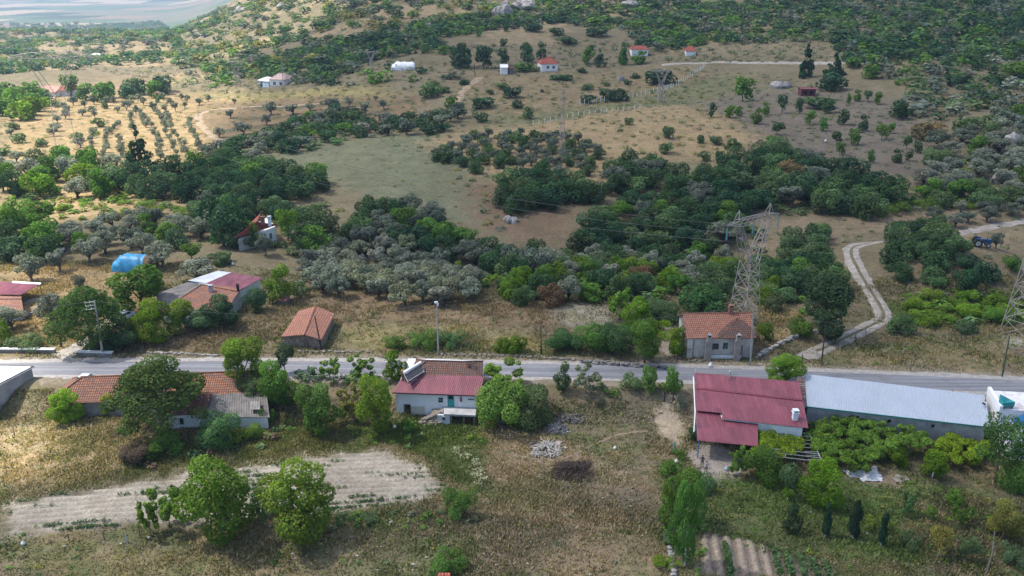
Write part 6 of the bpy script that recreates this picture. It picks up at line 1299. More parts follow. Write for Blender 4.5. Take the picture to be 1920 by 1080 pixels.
def wire(a, b, sag, label, r=.018):
    a, b = Vector(a), Vector(b); pts = [a.lerp(b, i / 16) - Vector((0, 0, sag * 4 * (i / 16) * (1 - i / 16))) for i in range(17)]
    o = MB().tube(pts, r, 4).build('power_line', WIRE); o['label'] = label; o['category'] = 'power line'; o['group'] = 'overhead wires'
wire(T1, (-105, 112, 7), .8, 'wire from the bracket pole off past the left border')
wire(T1, T3, .6, 'wire between bracket pole and hut pole'); wire(T3, T4, .6, 'wire between hut pole and white-boxed pole'); wire(T4, T5, .5, 'wire between white-boxed pole and thin thicket pole')
wire(T5, T8, .6, 'wire between thin thicket pole and stone house pole'); wire(T8, T6, .5, 'wire between stone house pole and leaning track pole'); wire(T6, T7, .6, 'wire between leaning track pole and green pole')
wire(T4, P(755, 702, 2.6), .3, 'slanting service wire down to the white house roof'); wire(T8, P(1330, 690, 2.8), .4, 'slanting service wire from stone house pole to red roof')
for i, nm in enumerate(('near', 'middle', 'far')):
    wire(H1[i], H2[i], 1.2, f'{nm} conductor between big pylon and right border pylon'); wire(H1[i], H4[i], 9, f'{nm} long conductor from big pylon across the valley', .022)

# ================================================================ WALLS, FENCES, STONES
def stonewall(label, px, h=.6, w=.5, mat=STONE, cap=None, seed=1, name='stone_wall'):
    r = random.Random(seed); pts = [at(u, v) for u, v in px]; m = MB(); root = None
    for a, b in zip(pts, pts[1:]):
        L = math.hypot(b.x - a.x, b.y - a.y); n = int(L / .3)
        for i in range(n):
            p = a.lerp(b, (i + r.random()) / max(n, 1)); z = gzf(p.x, p.y); lev = max(1, int(h / .27))
            for k in range(lev):
                s = .2 + .12 * r.random(); m.ball((p.x + (r.random() - .5) * w, p.y + (r.random() - .5) * w, z + .1 + k * .25 + .1 * r.random() * (k > 0)), (s * 1.2, s, s * .75), 6)
    o = m.build(name, mat); o['label'] = label; o['category'] = 'wall'; return o
stonewall('pale dry stone wall from the stone house along the dirt track', [(1420, 672), (1452, 652), (1490, 634), (1528, 624)], .8, .5, surf('pale_rubble', (.4, .37, .34), .95, .4, 2, (.15, .13, .12), .5), seed=2)
stonewall('low rubble wall on the far verge opposite the pine', [(278, 662), (340, 664), (410, 667)], .3, .5, ROCK, seed=3)
stonewall('long low rubble wall on the verge below the two lemon bushes', [(822, 665), (900, 667), (1000, 670), (1080, 676)], .35, .5, STONE, seed=4)
stonewall('dark rubble wall beneath the roadside thicket', [(1090, 680), (1170, 686), (1252, 692)], .7, .5, CONC_D, seed=5)
stonewall('loose stone heap in front of the tiled stone house', [(1290, 678), (1330, 676)], .5, .7, STONE, seed=6)
stonewall('stacked stone pillar wall beside the limewashed tree', [(1257, 1030), (1263, 1085)], .6, .35, ROCK, seed=7)
stonewall('rubble wall beside the tiled outbuilding at the left border', [(44, 600), (70, 582), (88, 566)], .8, .7, STONE, seed=8)
stonewall('scatter of stones beside the porch steps', [(560, 660), (690, 660)], .25, .6, STONE, seed=9).__setitem__('label', 'thin line of stones along the verge by the hut')
def lowwall(label, a, b, h, mat, cap, z0=None):
    a, b = at(*a), at(*b); t = (b - a); t.z = 0; n = Vector((-t.y, t.x, 0)).normalized() * .25; root = empty('low_wall', (a + b) / 2, label, 'wall')
    z = min(a.z, b.z) if z0 is None else z0
    MB().prism([a - n, b - n, b + n, a + n], z - .3, z + h).build('wall_body', mat, root); MB().prism([a - n * 1.3, b - n * 1.3, b + n * 1.3, a + n * 1.3], z + h + .002, z + h + .14).build('coping', cap, root)
lowwall('low wall with whitewashed coping at the left border beside the road', (-20, 660), (104, 662), .6, CONC_D, WHITE_C)
lowwall('short grey wall right of the dusty drive', (146, 666), (212, 668), .6, CONC_D, WHITE)
rw = empty('retaining_wall', P(650, 715, -1), 'dark stone retaining wall holding the road above the water tank', 'wall')
q0, q1 = P(556, 706, 0), P(742, 707, 0); MB().prism([(q0.x, q0.y - 1.1), (q1.x, q1.y - 1.1), (q1.x, q1.y - .4), (q0.x, q0.y - .4)], -3, .02).build('wall_body', CONC_D, rw)
rl = MB(); rl.tube([(q0.x, q0.y - .8, .55), (q1.x, q1.y - .8, .55)], .04, 5)
for i in range(8): p = lerp(q0, q1, i / 7); rl.tube([(p.x, p.y - .8, 0), (p.x, p.y - .8, .6)], .04, 5)
rl.build('guard_rail', STEEL, rw)
def post(u, v, h, mat, label, r=.06):
    g = at(u, v); o = MB().tube([g - Vector((0, 0, .1)), g + Vector((rs.normal() * .08, rs.normal() * .05, h))], [r, r * .8], 6).ball(g + Vector((0, 0, h - .02)), r * .8, 6).build('fence_post', mat); o['label'] = label; o['category'] = 'fence post'; o['group'] = 'fence posts'
for i, (u, v, h) in enumerate([(1562, 672, 1.4), (1572, 655, 1.3), (1603, 640, 1.4), (1624, 628, 1.4), (1540, 688, .9), (1707, 694, 1.6)]):
    post(u, v, h, WOOD, ['post nearest the track mouth', 'second post up the dirt track', 'third post up the dirt track', 'uppermost post beside the dirt track bend', 'short stub post at the foot of the leaning pole', 'lone thin post on the verge of the right meadow'][i])
for i, (u, v, h, m) in enumerate([(14, 1032, 1.1, WOOD), (130, 1014, .9, WOOD), (196, 1012, 1.1, WOOD), (239, 1018, 1.0, surf('blue_post', (.35, .45, .6))), (263, 1008, 1.3, WOOD), (372, 954, .8, WOOD), (795, 945, 1.2, TIMBERPOLE)]):
    post(u, v, h, m, ['leaning fence post at the lower left corner', 'fence post midway on the lower left field edge', 'wooden fence post left of the pale blue one', 'pale blue fence post on the lower left field edge', 'taller fence post beside the small walnut-row tree', 'short post at the back of the ploughed strip', 'dark stump post at the right tip of the ploughed strip'][i], .07)
for i, (u, v) in enumerate([(28, 818), (48, 790), (72, 772)]): post(u, v, 1.1, WOOD, ['lowest', 'middle', 'uppermost'][i] + ' post of the broken fence by the grey garage')
post(1266, 852, 1.7, TEAL, 'teal gatepost at the yard entrance', .12); post(1262, 752, 1.5, TIMBERPOLE, 'dark gatepost at the top of the driveway', .1); post(1246, 752, 1.4, TIMBERPOLE, 'second dark gatepost left of the driveway', .1)
def slopefence(label, px, n, h):
    pts = [at(u, v) for u, v in px]; root = empty('wire_fence', pts[0], label, 'fence'); m = MB(); T_ = []
    for i in range(n):
        t = i / (n - 1) * (len(pts) - 1); k = min(int(t), len(pts) - 2); p = pts[k].lerp(pts[k + 1], t - k); p.z = gzf(p.x, p.y); T_.append(p + Vector((0, 0, h)))
        MB().tube([p - Vector((0, 0, .1)), p + Vector((0, 0, h))], .11, 5).build('post', WHITE, root)
    m.tube([q - Vector((0, 0, .15)) for q in T_], .02, 4).build('fence_wire', WIRE, root)
slopefence('pale wire fence below the dark bushes on the middle slope', [(1088, 197), (1160, 188), (1235, 172), (1262, 165)], 30, 2.0)
slopefence('pale fence climbing to the far white road right of the far pylon', [(1268, 162), (1300, 140), (1322, 126)], 16, 2.0)
slopefence('faint fence along the lower edge of the sloping green strip', [(1000, 235), (1100, 216), (1200, 205)], 20, 1.6)
def rock(u, v, w, h, label, mat=ROCK, seed=1):
    g = at(u, v); f = depth(g.x, g.y, g.z); W_ = w * f / FPX; H_ = h * f / FPX; r = np.random.RandomState(seed); m = MB()
    for i in range(5): m.ball((g.x + (r.rand() - .5) * W_ * .5, g.y + W_ * .2 + (r.rand() - .5) * W_ * .3, g.z + H_ * .3 * r.rand()), (W_ * (.2 + .2 * r.rand()), W_ * (.2 + .15 * r.rand()), H_ * (.35 + .45 * r.rand())), 10)
    m.v = [(v_[0] + W_ * .1 * (r.rand() - .5), v_[1] + W_ * .1 * (r.rand() - .5), v_[2] + H_ * .12 * (r.rand() - .5)) for v_ in m.v]
    o = m.build('boulder', mat); tag(o, label, 'rock', 'boulders on the slopes')
for i, a in enumerate([(1898, 285, 46, 34, 'biggest pale boulder in the olives at the right border'), (1874, 345, 26, 26, 'dark boulder below the biggest pale one'), (1582, 325, 22, 16, 'grey boulder at the edge of the oak wood'), (1622, 345, 14, 10, 'small boulder beside the oak wood gap'),
                      (958, 418, 24, 14, 'pale stones below the clump under the hillock'), (1118, 492, 26, 18, 'grey rock in the gully scrub'), (1010, 490, 26, 14, 'flat rock face at the end of the gully wood'), (1465, 165, 36, 16, 'rock pile left of the little red shed'), (1166, 152, 14, 10, 'white stones beside bushes below the far road'),
                      (940, 30, 40, 26, 'craggy rock left on the sunlit hilltop'), (985, 18, 46, 22, 'craggy rock in the middle of the sunlit hilltop'), (1190, 12, 44, 14, 'long rock crest right of the hilltop crags'), (800, 55, 24, 14, 'low rock in the hill scrub'), (455, 22, 24, 10, 'rock knob on the left ridge'), (525, 15, 22, 10, 'second rock knob on the left ridge'), (1372, 210 + 200, 10, 6, 'small stone on the bank above the dirt road'), (682, 492, 18, 18, 'pale broken wall stub in the gully')]): rock(*a, seed=i)

# ================================================================ WOOD PILES AND YARD THINGS
def logpile(label, u, v, w, d, n, ln, mat, seed, name='log_pile', up=.6, r0=.05):
    g = at(u, v); r = random.Random(seed); m = MB()
    for i in range(n):
        a = r.gauss(.9, .6); x, y = (r.random() - .5) * w, (r.random() - .5) * d; L = ln * (.5 + .8 * r.random()) / 2; z = gzf(g.x + x, g.y + y) + .08 + up * r.random() * (1 - abs(2 * x / w)) * (1 - abs(2 * y / d)); t = r.gauss(0, .12)
        c = Vector((g.x + x, g.y + y, z)); e = Vector((math.cos(a), math.sin(a), t)) * L; k = Vector((r.gauss(0, .06), r.gauss(0, .06), .03)) * ln; m.tube([c - e, c + k * .5, c + e], [r0 * (.7 + r.random()), r0 * (.8 + r.random() * .4), r0 * .5], 6)
    o = m.build(name, mat); return tag(o, label, 'wood pile')
logpile('heap of grey split logs in the meadow, nearest to the camera', 1026, 842, 3.4, 3.2, 95, 1.5, WOODG, 1, r0=.085)
logpile('heap of grey branches just above the split logs', 1046, 804, 2.6, 2.2, 60, 1.6, WOODG, 2)
logpile('dark stacked logs beside the shrubs above the grey branches', 1070, 786, 3.4, 1.3, 70, 1.1, surf('dark_logs', (.13, .12, .115), .95, .5, 3), 3, up=.5, r0=.09)
b_ = logpile('dark brushwood pile of dry twigs on the brown meadow', 1074, 884, 4.2, 3.4, 420, 2.2, TWIG, 4, 'brush_pile', 1.5, .03)
o_ = MB().tube([at(1042, 886) + Vector((0, 0, .1)), at(1062, 878) + Vector((0, 0, .25))], [.06, .03], 6).ball(at(1042, 886) + Vector((0, 0, .1)), .06, 6).build('pale_branch', WOODG); tag(o_, 'single pale branch sticking out of the brushwood pile', 'branch')
stonewall('little heap of pinkish bricks beside the split logs', [(1045, 828), (1058, 840)], .4, .8, surf('pinkish_stone', (.42, .32, .27), .95, .3, 2), seed=12, name='brick_heap')
def water_tank():
    c = P(638, 728, -1.35); root = empty('water_tank', (c.x, c.y, -2.7), 'round open concrete water tank below the road', 'water tank'); n = 28; m = MB(); vs, fs = [], []
    for r, z in ((1.3, -3.0), (1.3, -1.35), (1.14, -1.35), (1.14, -2.6)):
        for k in range(n): a = 2 * math.pi * k / n; vs.append((c.x + r * math.cos(a), c.y + r * math.sin(a), z))
    for i in range(3):
        for k in range(n): fs.append((i * n + k, i * n + (k + 1) % n, (i + 1) * n + (k + 1) % n, (i + 1) * n + k))
    m.add(vs, fs).build('tank_wall', CONC, root); MB().add([(c.x + 1.15 * math.cos(2 * math.pi * k / n), c.y + 1.15 * math.sin(2 * math.pi * k / n), -2.3) for k in range(n)], [tuple(range(n))]).build('tank_water', DARK, root)
    MB().tube([(c.x - 1.2, c.y - .45, -1.3), (c.x + 1.2, c.y + .1, -1.3)], .04, 5).build('cross_pipe', STEEL, root)
water_tank()
def mound(name, label, cat, u, v, w, d, h, mat, endmat=None, seed=3, yaw=0):
    g = at(u, v); root = empty(name, g, label, cat); r = np.random.RandomState(seed); m = MB(); nx, na = 18, 12; vs, fs = [], []
    for i in range(nx + 1):
        t = i / nx; k = min(1, .62 + 1.8 * t) * (1 if t < .9 else 1 - .12 * (t - .9) / .1)
        for j in range(na + 1):
            a = math.pi * j / na; x = (t - .5) * w; y = math.cos(a) * d / 2 * (.9 + .1 * k); z = max(0, math.sin(a)) ** .7 * h * k * (1 + .06 * r.normal())
            vs.append((g.x + x * math.cos(yaw) - y * math.sin(yaw), g.y + d / 2 + x * math.sin(yaw) + y * math.cos(yaw), g.z + z - .05))
    fs = [(i * (na + 1) + j, i * (na + 1) + j + 1, (i + 1) * (na + 1) + j + 1, (i + 1) * (na + 1) + j) for i in range(nx) for j in range(na)]
    cut = nx if endmat is None else nx - 3
    m.add(vs, [f for f in fs if f[0] < cut * (na + 1)] + [tuple(range(na, -1, -1))]).build('tarpaulin', mat, root, smooth=True)
    if endmat: MB().add(vs[cut * (na + 1):], [tuple(i - cut * (na + 1) for i in f) for f in fs if f[0] >= cut * (na + 1)] + [tuple(range((nx - cut) * (na + 1), (nx - cut + 1) * (na + 1)))]).build('hay_end', endmat, root)
    else: MB().add(vs[nx * (na + 1):], [tuple(range(na + 1))]).build('end_flap', mat, root)
    return root
mound('tarpaulin_stack', 'hay stack covered with bright blue tarpaulin, brown end showing', 'hay stack', 246, 512, 7.6, 4.2, 3.1, TARPBLUE, surf('brown_hay', (.2, .13, .07), 1, .4, 3), yaw=-.06)
mound('tarpaulin_mound', 'low white tarpaulin-covered mound on the far slope', 'mound', 755, 132, 11, 7, 3.6, TARPWHITE, seed=5)
def sheet(label, px, mat, seed, name='ground_sheet', lift=.08):
    poly = wpoly(px); lo, hi = poly.min(0), poly.max(0); r = np.random.RandomState(seed); n = 34; X, Y = np.meshgrid(np.linspace(lo[0], hi[0], n), np.linspace(lo[1], hi[1], n)); x, y = X.ravel(), Y.ravel()
    jx = (vn(x * 1.5, y * 1.5, 5) - .5) * .8; ok = inside(x + jx, y + jx, poly); z = gz(x, y) + lift + .16 * vn(x * 2, y * 2, 6); m = MB(); idx = {}
    for i in range(n * n): idx[i] = len(m.v); m.v.append((x[i], y[i], z[i]))
    for j in range(n - 1):
        for i in range(n - 1):
            q = (j * n + i, j * n + i + 1, (j + 1) * n + i + 1, (j + 1) * n + i)
            if all(ok[k] for k in q): m.f.append(q); m.m.append(0)
    k = len(m.v); top = list(m.f); m.v += [(a, b, c - .05) for a, b, c in m.v]; m.f += [tuple(i + k for i in f[::-1]) for f in top]; m.m += [0] * len(top)
    used = sorted({i for f in m.f for i in f}); mp = {u: i for i, u in enumerate(used)}; m.v = [m.v[u] for u in used]; m.f = [tuple(mp[i] for i in f) for f in m.f]
    o = m.build(name, mat, smooth=True); return tag(o, label, 'sheet')
CRACK = surf('cracked_white_sheet', (.66, .68, .72), .8, .12, 2.2, (.2, .2, .2), .7)
sheet('crumpled white sheeting spread on the garden soil under the vines', [(1572, 880), (1600, 884), (1640, 876), (1655, 890), (1655, 906), (1630, 905), (1590, 892)], CRACK, 3)
sheet('small dull sheet of rubble right of the white sheeting', [(1672, 893), (1700, 890), (1708, 902), (1680, 908)], surf('dull_rubble', (.3, .27, .24), .95, .4, 2.5), 4, lift=.05)
def sack(u, v, s, mat, label, name='sack', cat='sack'):
    g = at(u, v); m = MB(); m.ball(g + Vector((0, 0, s * .4)), (s * .5, s * .42, s * .5), 8).tube([g + Vector((0, 0, s * .75)), g + Vector((.04, 0, s * 1.05))], [s * .22, s * .12], 6); o = m.build(name, mat, smooth=True); tag(o, label, cat)
sack(1268, 868, .55, TARPWHITE, 'white sack between teal gatepost and yard shrub'); sack(1153, 842, .45, WHITE_C, 'tiny white bag lying on the brown meadow'); sack(1362, 882, .6, surf('pale_blue_drum', (.4, .5, .6)), 'pale blue bucket in front of the carport', 'bucket', 'bucket')
sack(44, 1022, .5, TARPWHITE, 'white bag caught on the lower left fence'); sack(740, 803, .5, WHITE_C, 'white can at the foot of the bright tree by the white house', 'can', 'can'); sack(1332, 688, .7, WHITE_C, 'white bag on the stones before the stone house'); sack(437, 497, .6, WHITE_C, 'white bag in the clearing behind the farmstead'); sack(1548, 266, .8, WHITE_C, 'white speck of a bag in the bare orchard')
g_ = at(358, 612); wt = empty('plastic_tank', g_, 'whitish round plastic tank half hidden by the farm bushes', 'tank'); MB().tube([g_ + Vector((-1.0, 0, .8)), g_ + Vector((1.0, .1, .8))], .75, 14).build('tank_body', TARPWHITE, wt, smooth=False); MB().box(g_ + Vector((0, 0, .05)), (1.8, 1.0, .2)).build('tank_cradle', WOOD, wt)
g_ = at(300, 640); hc = empty('wooden_crate', g_, 'dark open wooden crate with loose boards below the farm trees', 'crate'); MB().box(g_ + Vector((0, 0, .35)), (2.4, .08, .7)).box(g_ + Vector((0, 1.3, .35)), (2.4, .08, .7)).box(g_ + Vector((-1.2, .65, .35)), (.08, 1.2, .7)).box(g_ + Vector((1.2, .65, .35)), (.08, 1.2, .7)).build('crate_sides', WOOD, hc)
bd = MB(); [bd.box(g_ + Vector((.3 * i - .4, .6, .85 + .1 * i)), (2.2, .16, .05), .5 + .25 * i) for i in range(4)]; bd.build('loose_boards', WOODG, hc)
# brick vent at the very bottom edge
g_ = at(833, 1100); cv = empty('brick_chimney', g_, 'red tile-capped brick chimney at the bottom edge of the meadow', 'chimney'); hz = .9
MB().box(g_ + Vector((0, 0, hz / 2)), (1.1, .8, hz + .2)).build('shaft', BRICKY, cv)
for s in (-1, 1): MB().slab([g_ + Vector((s * .34 - .3, -.5, hz + .16)), g_ + Vector((s * .34 + .28, -.5, hz + .16)), g_ + Vector((s * .34 + .28, .5, hz + .4)), g_ + Vector((s * .34 - .3, .5, hz + .4))], .1).build('cap_tile', TILE_RED, cv, uv=True)

# ================================================================ VINES AND PERGOLA
def vine(label, px, z, n, seed, sag=.5, colr='yellow', hang=()):
    poly = np.array([tuple(P(u, v, z))[:2] for u, v in px]); lo, hi = poly.min(0), poly.max(0); r = np.random.RandomState(seed); B = []
    while len(B) < n:
        p = lo + (hi - lo) * r.rand(2)
        if inside(np.array([p[0]]), np.array([p[1]]), poly)[0]: B.append((p[0], p[1], z - sag * r.rand() ** 1.5 + .15 * r.rand(), .35 + .45 * r.rand(), .35 + .45 * r.rand(), .2 + .2 * r.rand()))
    for u, v, zz in hang:
        q = P(u, v, zz); B.append((q.x, q.y, zz, .7, .6, .6))
    V, C = leaf_arrays(r, B, n * 420, .17, up=.6, lo=.5, droop=.3, var=.7, zmin=-9); c = Vector(((lo[0] + hi[0]) / 2, (lo[1] + hi[1]) / 2, -2.8)); root = empty('grape_vine', c, label, 'vine', 'grape vines'); me = fmesh('foliage', V - np.array(c), C); o = bpy.data.objects.new('foliage', me); COL.objects.link(o); o.parent = root; o.color = (*COLS[colr], 1)
    t = MB()
    for i in range(4): b = B[r.randint(n)]; MB().tube([(b[0], b[1], gzf(b[0], b[1]) - .1), (b[0] + .2, b[1] + .1, z - .9), (b[0] + .1, b[1], z)], [.07, .05, .03], 5).build('vine_stem', BARK, root)
vine('yellow-green grape vine covering the pergola right of the carport', [(1420, 800), (1470, 806), (1502, 822), (1505, 846), (1450, 852), (1400, 862), (1418, 838)], -.35, 64, 1, .5, 'yellow', [(1405, 868, -1.4), (1440, 872, -1.5), (1425, 885, -2)])
vine('lush grape vine spread under the green edge of the pale shed', [(1514, 786), (1560, 778), (1640, 784), (1738, 808), (1742, 830), (1690, 835), (1640, 845), (1632, 868), (1570, 862), (1520, 832)], -.3, 200, 2, 1.3, 'light', [(1560, 872, -1.6), (1600, 876, -1.6), (1535, 850, -1.4), (1540, 800, -.9), (1600, 800, -.9), (1660, 812, -.9)])
vine('sparser grape vine towards the slender pine', [(1752, 822), (1800, 812), (1862, 826), (1866, 850), (1800, 862), (1760, 848)], -.9, 70, 3, 1.1, 'yellow')
pg = empty('pergola', P(1490, 850, -2.8), 'white pipe pergola of open rails right of the carport', 'pergola'); z_ = -.45
A0, A1, B0, B1 = P(1422, 852, z_), P(1542, 866, z_), P(1462, 806, z_), P(1517, 812, z_)
m = MB()
for t in (0, .13, .26): m.tube([lerp(A0, B0, t), lerp(A1, B1, t)], .05, 5)
m.build('long_rail', STEEL, pg); m = MB()
for i in range(8): a = lerp(B1, A1, i / 7.5); m.tube([a, a + Vector((-1.6, .12, 0))], .035, 5)
m.tube([B1, A1], .06, 5).tube([lerp(A0, A1, .42), lerp(lerp(A0, A1, .42), lerp(B0, B1, .42), .3)], .04, 5); m.build('cross_rail', STEEL, pg)
for q in (A0, A1, lerp(A1, B1, .5)): MB().tube([(q.x, q.y, z_), (q.x + .05, q.y, gzf(q.x, q.y) - .1)], .05, 6).build('post', STEEL, pg)
m = MB(); q0, q1 = P(1643, 828, -.9), P(1716, 829, -.9); m.tube([q0, q1], .05, 5).tube([lerp(q0, q1, .15), lerp(q0, q1, .22) + Vector((.1, 0, -1.9))], .04, 5).tube([lerp(q0, q1, .9), lerp(q0, q1, .9) + Vector((.1, 0, -1.9))], .04, 5)
o = m.build('trellis_rail', STEEL); tag(o, 'single white trellis rail jutting from the lush vine', 'trellis')
lt = at(1848, 1078); o = MB().tube([lt, lt + Vector((.35, .3, 2.2)), lt + Vector((.7, 1.2, 4.4))], [.08, .06, .05], 6).ball(lt + Vector((.7, 1.2, 4.4)), .05, 6).build('leaning_pole', GREYBARK); tag(o, 'thin pale leaning pole under the yellow-leaved tree', 'pole')

# ================================================================ VEHICLES
def wheel(root, c, r, w, ax, tyre=TYRE):
    ax = Vector(ax).normalized(); c = Vector(c); o = MB().tube([c - ax * w / 2, c - ax * w * .3, c + ax * w * .3, c + ax * w / 2], [r * .9, r, r, r * .9], 16).build('wheel', tyre, root); MB().tube([c - ax * (w / 2 + .01), c + ax * (w / 2 + .01)], r * .58, 10).build('rim', STEEL, o)
def car(label, loc, yaw, paint, L=4.0, Wd=1.62, Ht=1.42):
    root = empty('parked_car', loc, label, 'car', 'parked cars'); root_m = Vector(loc); c, s = math.cos(yaw), math.sin(yaw)
    def X(x, y, z): return (root_m.x + x * c - y * s, root_m.y + x * s + y * c, root_m.z + z)
    secs = [(-.5, .35, .62, .80), (-.46, .28, .78, .9), (-.3, .26, .86, .97), (-.22, .26, .9, 1.0), (.22, .26, .92, 1.0), (.34, .27, .92, .98), (.47, .3, .88, .92), (.5, .4, .72, .82)]
    m = MB(); vs = []
    for x, z0, z1, k in secs:
        hw = Wd / 2 * k; zm = (z0 + z1) / 2; vs += [X(x * L, y, z) for y, z in ((-hw * .9, z0), (-hw, zm), (-hw * .93, z1), (hw * .93, z1), (hw, zm), (hw * .9, z0))]
    n = len(secs); fs = [(i * 6 + k, i * 6 + (k + 1) % 6, (i + 1) * 6 + (k + 1) % 6, (i + 1) * 6 + k) for i in range(n - 1) for k in range(6)] + [tuple(range(5, -1, -1)), tuple(range((n - 1) * 6, n * 6))]
    m.add(vs, fs); cab = [(-.27, .88, .9), (-.13, Ht, .74), (.2, Ht - .01, .74), (.4, .92, .88)]; vs = []
    for x, z, k in cab: vs += [X(x * L, -Wd / 2 * k, z), X(x * L, Wd / 2 * k, z)]
    m.add(vs, [(0, 2, 4, 6), (1, 7, 5, 3), (2, 3, 5, 4)]); m.build('body', paint, root)
    def pane(nm, q): MB().add(q, [(0, 1, 2, 3)]).add([Vector(p) - Vector((0, 0, .01)) for p in q], [(3, 2, 1, 0)]).build(nm, GLASS, root)
    pane('windscreen', [vs[0], vs[1], vs[3], vs[2]]); pane('rear_window', [vs[4], vs[5], vs[7], vs[6]])
    for sg in (-1, 1):
        y = sg * (Wd / 2 * .86); pane('side_window', [X(-.24 * L, y + sg * .035, .93), X(.03 * L, y + sg * .035, .93), X(.03 * L, y - sg * .06, Ht - .1), X(-.12 * L, y - sg * .06, Ht - .1)]); pane('side_window', [X(.06 * L, y + sg * .03, .93), X(.3 * L, y + sg * .03, .95), X(.19 * L, y - sg * .06, Ht - .1), X(.06 * L, y - sg * .06, Ht - .1)])
        for x in (-.31, .3): wheel(root, X(x * L, sg * Wd * .45, .3), .31, .2, (-s, c, 0))
        MB().box(X(-.492 * L, sg * Wd * .3, .62), (.08, .34, .16), yaw).build('headlight', GLASSINS, root)
    MB().box(X(-.5 * L, 0, .42), (.08, Wd * .8, .16), yaw).build('bumper', CONC_D, root)
g_ = at(232, 600); car('white hatchback parked on the dusty drive below the farm trees', (g_.x, g_.y, g_.z + .06), math.radians(62), CARWHITE)
cq = P(164, 698, 1.45); car('small white car at the road edge, only its roof visible behind the barn', (cq.x, cq.y - 1.2, .0), math.radians(88), CARWHITE, 3.8, 1.6, 1.5)
g_ = at(114, 470); car('white car glimpsed behind the sunlit olives at the upper left', (g_.x, g_.y, g_.z + .03), math.radians(120), CARWHITE)
def tractor(u, v, yaw):
    g = at(u, v); root = empty('tractor', g, 'blue farm tractor parked on the bank below the dirt road', 'tractor'); c, s = math.cos(yaw), math.sin(yaw); X = lambda x, y, z: Vector((g.x + x * c - y * s, g.y + x * s + y * c, g.z + z)); BL = surf('tractor_blue', (.015, .06, .15), .5, .2, 2)
    m = MB().box(X(-.9, 0, 1.15), (1.7, .7, .75), yaw).box(X(-1.72, 0, 1.1), (.1, .6, .6), yaw).box(X(.35, 0, .8), (1.2, .6, .5), yaw); m.build('bonnet', BL, root)
    for sg in (-1, 1):
        wheel(root, X(.7, sg * .85, .8), .8, .4, (-s, c, 0)); wheel(root, X(-1.2, sg * .7, .45), .45, .25, (-s, c, 0)); MB().box(X(.7, sg * .75, 1.68), (1.2, .5, .08), yaw).box(X(.1, sg * .75, 1.45), (.08, .5, .45), yaw).build('mudguard', BL, root)
    MB().box(X(.75, 0, 1.35), (.5, .55, .12), yaw).box(X(1.0, 0, 1.65), (.1, .55, .5), yaw).build('seat', DARK, root); MB().tube([X(-.1, 0, 1.3), X(.2, 0, 1.75)], .03, 5).tube([X(.2, -.22, 1.75), X(.25, 0, 1.85), X(.2, .22, 1.75)], .03, 5).build('steering_wheel', DARK, root)
    MB().tube([X(1.15, -.55, .9), X(1.2, -.55, 2.4), X(1.2, .55, 2.4), X(1.15, .55, .9)], .05, 6).build('roll_bar', DARK, root); MB().tube([X(-.9, .2, 1.5), X(-.9, .2, 2.2)], .05, 6).build('exhaust_pipe', DARK, root)
tractor(1838, 462, math.radians(165)); T('olive_tree', 'olive', 1866, 466, 26, 34, 'olivedark', 'dusky olive overlapping the blue tractor', 'olive tree')
def motorbike(loc, yaw):
    g = Vector(loc); root = empty('motorcycle', g, 'dark motorcycle with pale front shield parked under the great oak', 'motorcycle'); c, s = math.cos(yaw), math.sin(yaw); X = lambda x, y, z: Vector((g.x + x * c - y * s, g.y + x * s + y * c, g.z + z))
    for x in (-.68, .62):
        ring = [X(x + .27 * math.cos(a), 0, .31 + .27 * math.sin(a)) for a in [k * math.pi / 8 for k in range(17)]]; o = MB().tube(ring, .06, 6).build('wheel', TYRE, root); MB().tube([X(x, -.05, .31), X(x, .05, .31)], .1, 8).build('rim', STEEL, o)
    MB().ball(X(-.05, 0, .72), (.36, .16, .17), 10).box(X(0, 0, .45), (.5, .26, .32), yaw).build('engine_body', DARK, root); MB().ball(X(.42, 0, .82), (.42, .15, .08), 8).build('seat', DARK, root)
    MB().tube([X(-.68, 0, .31), X(-.42, 0, .95)], .05, 6).tube([X(-.4, -.36, 1.02), X(-.44, 0, .98), X(-.4, .36, 1.02)], .025, 6).build('handlebar', STEEL, root); MB().ball(X(-.55, 0, .85), (.09, .19, .22), 8).build('front_shield', WHITE_C, root); MB().tube([X(.1, .15, .3), X(.75, .17, .35)], .05, 6).build('exhaust_pipe', STEEL, root)
mb_ = at(1553, 640); motorbike((mb_.x, mb_.y, mb_.z), math.radians(30))
sc_ = at(1316, 868); 

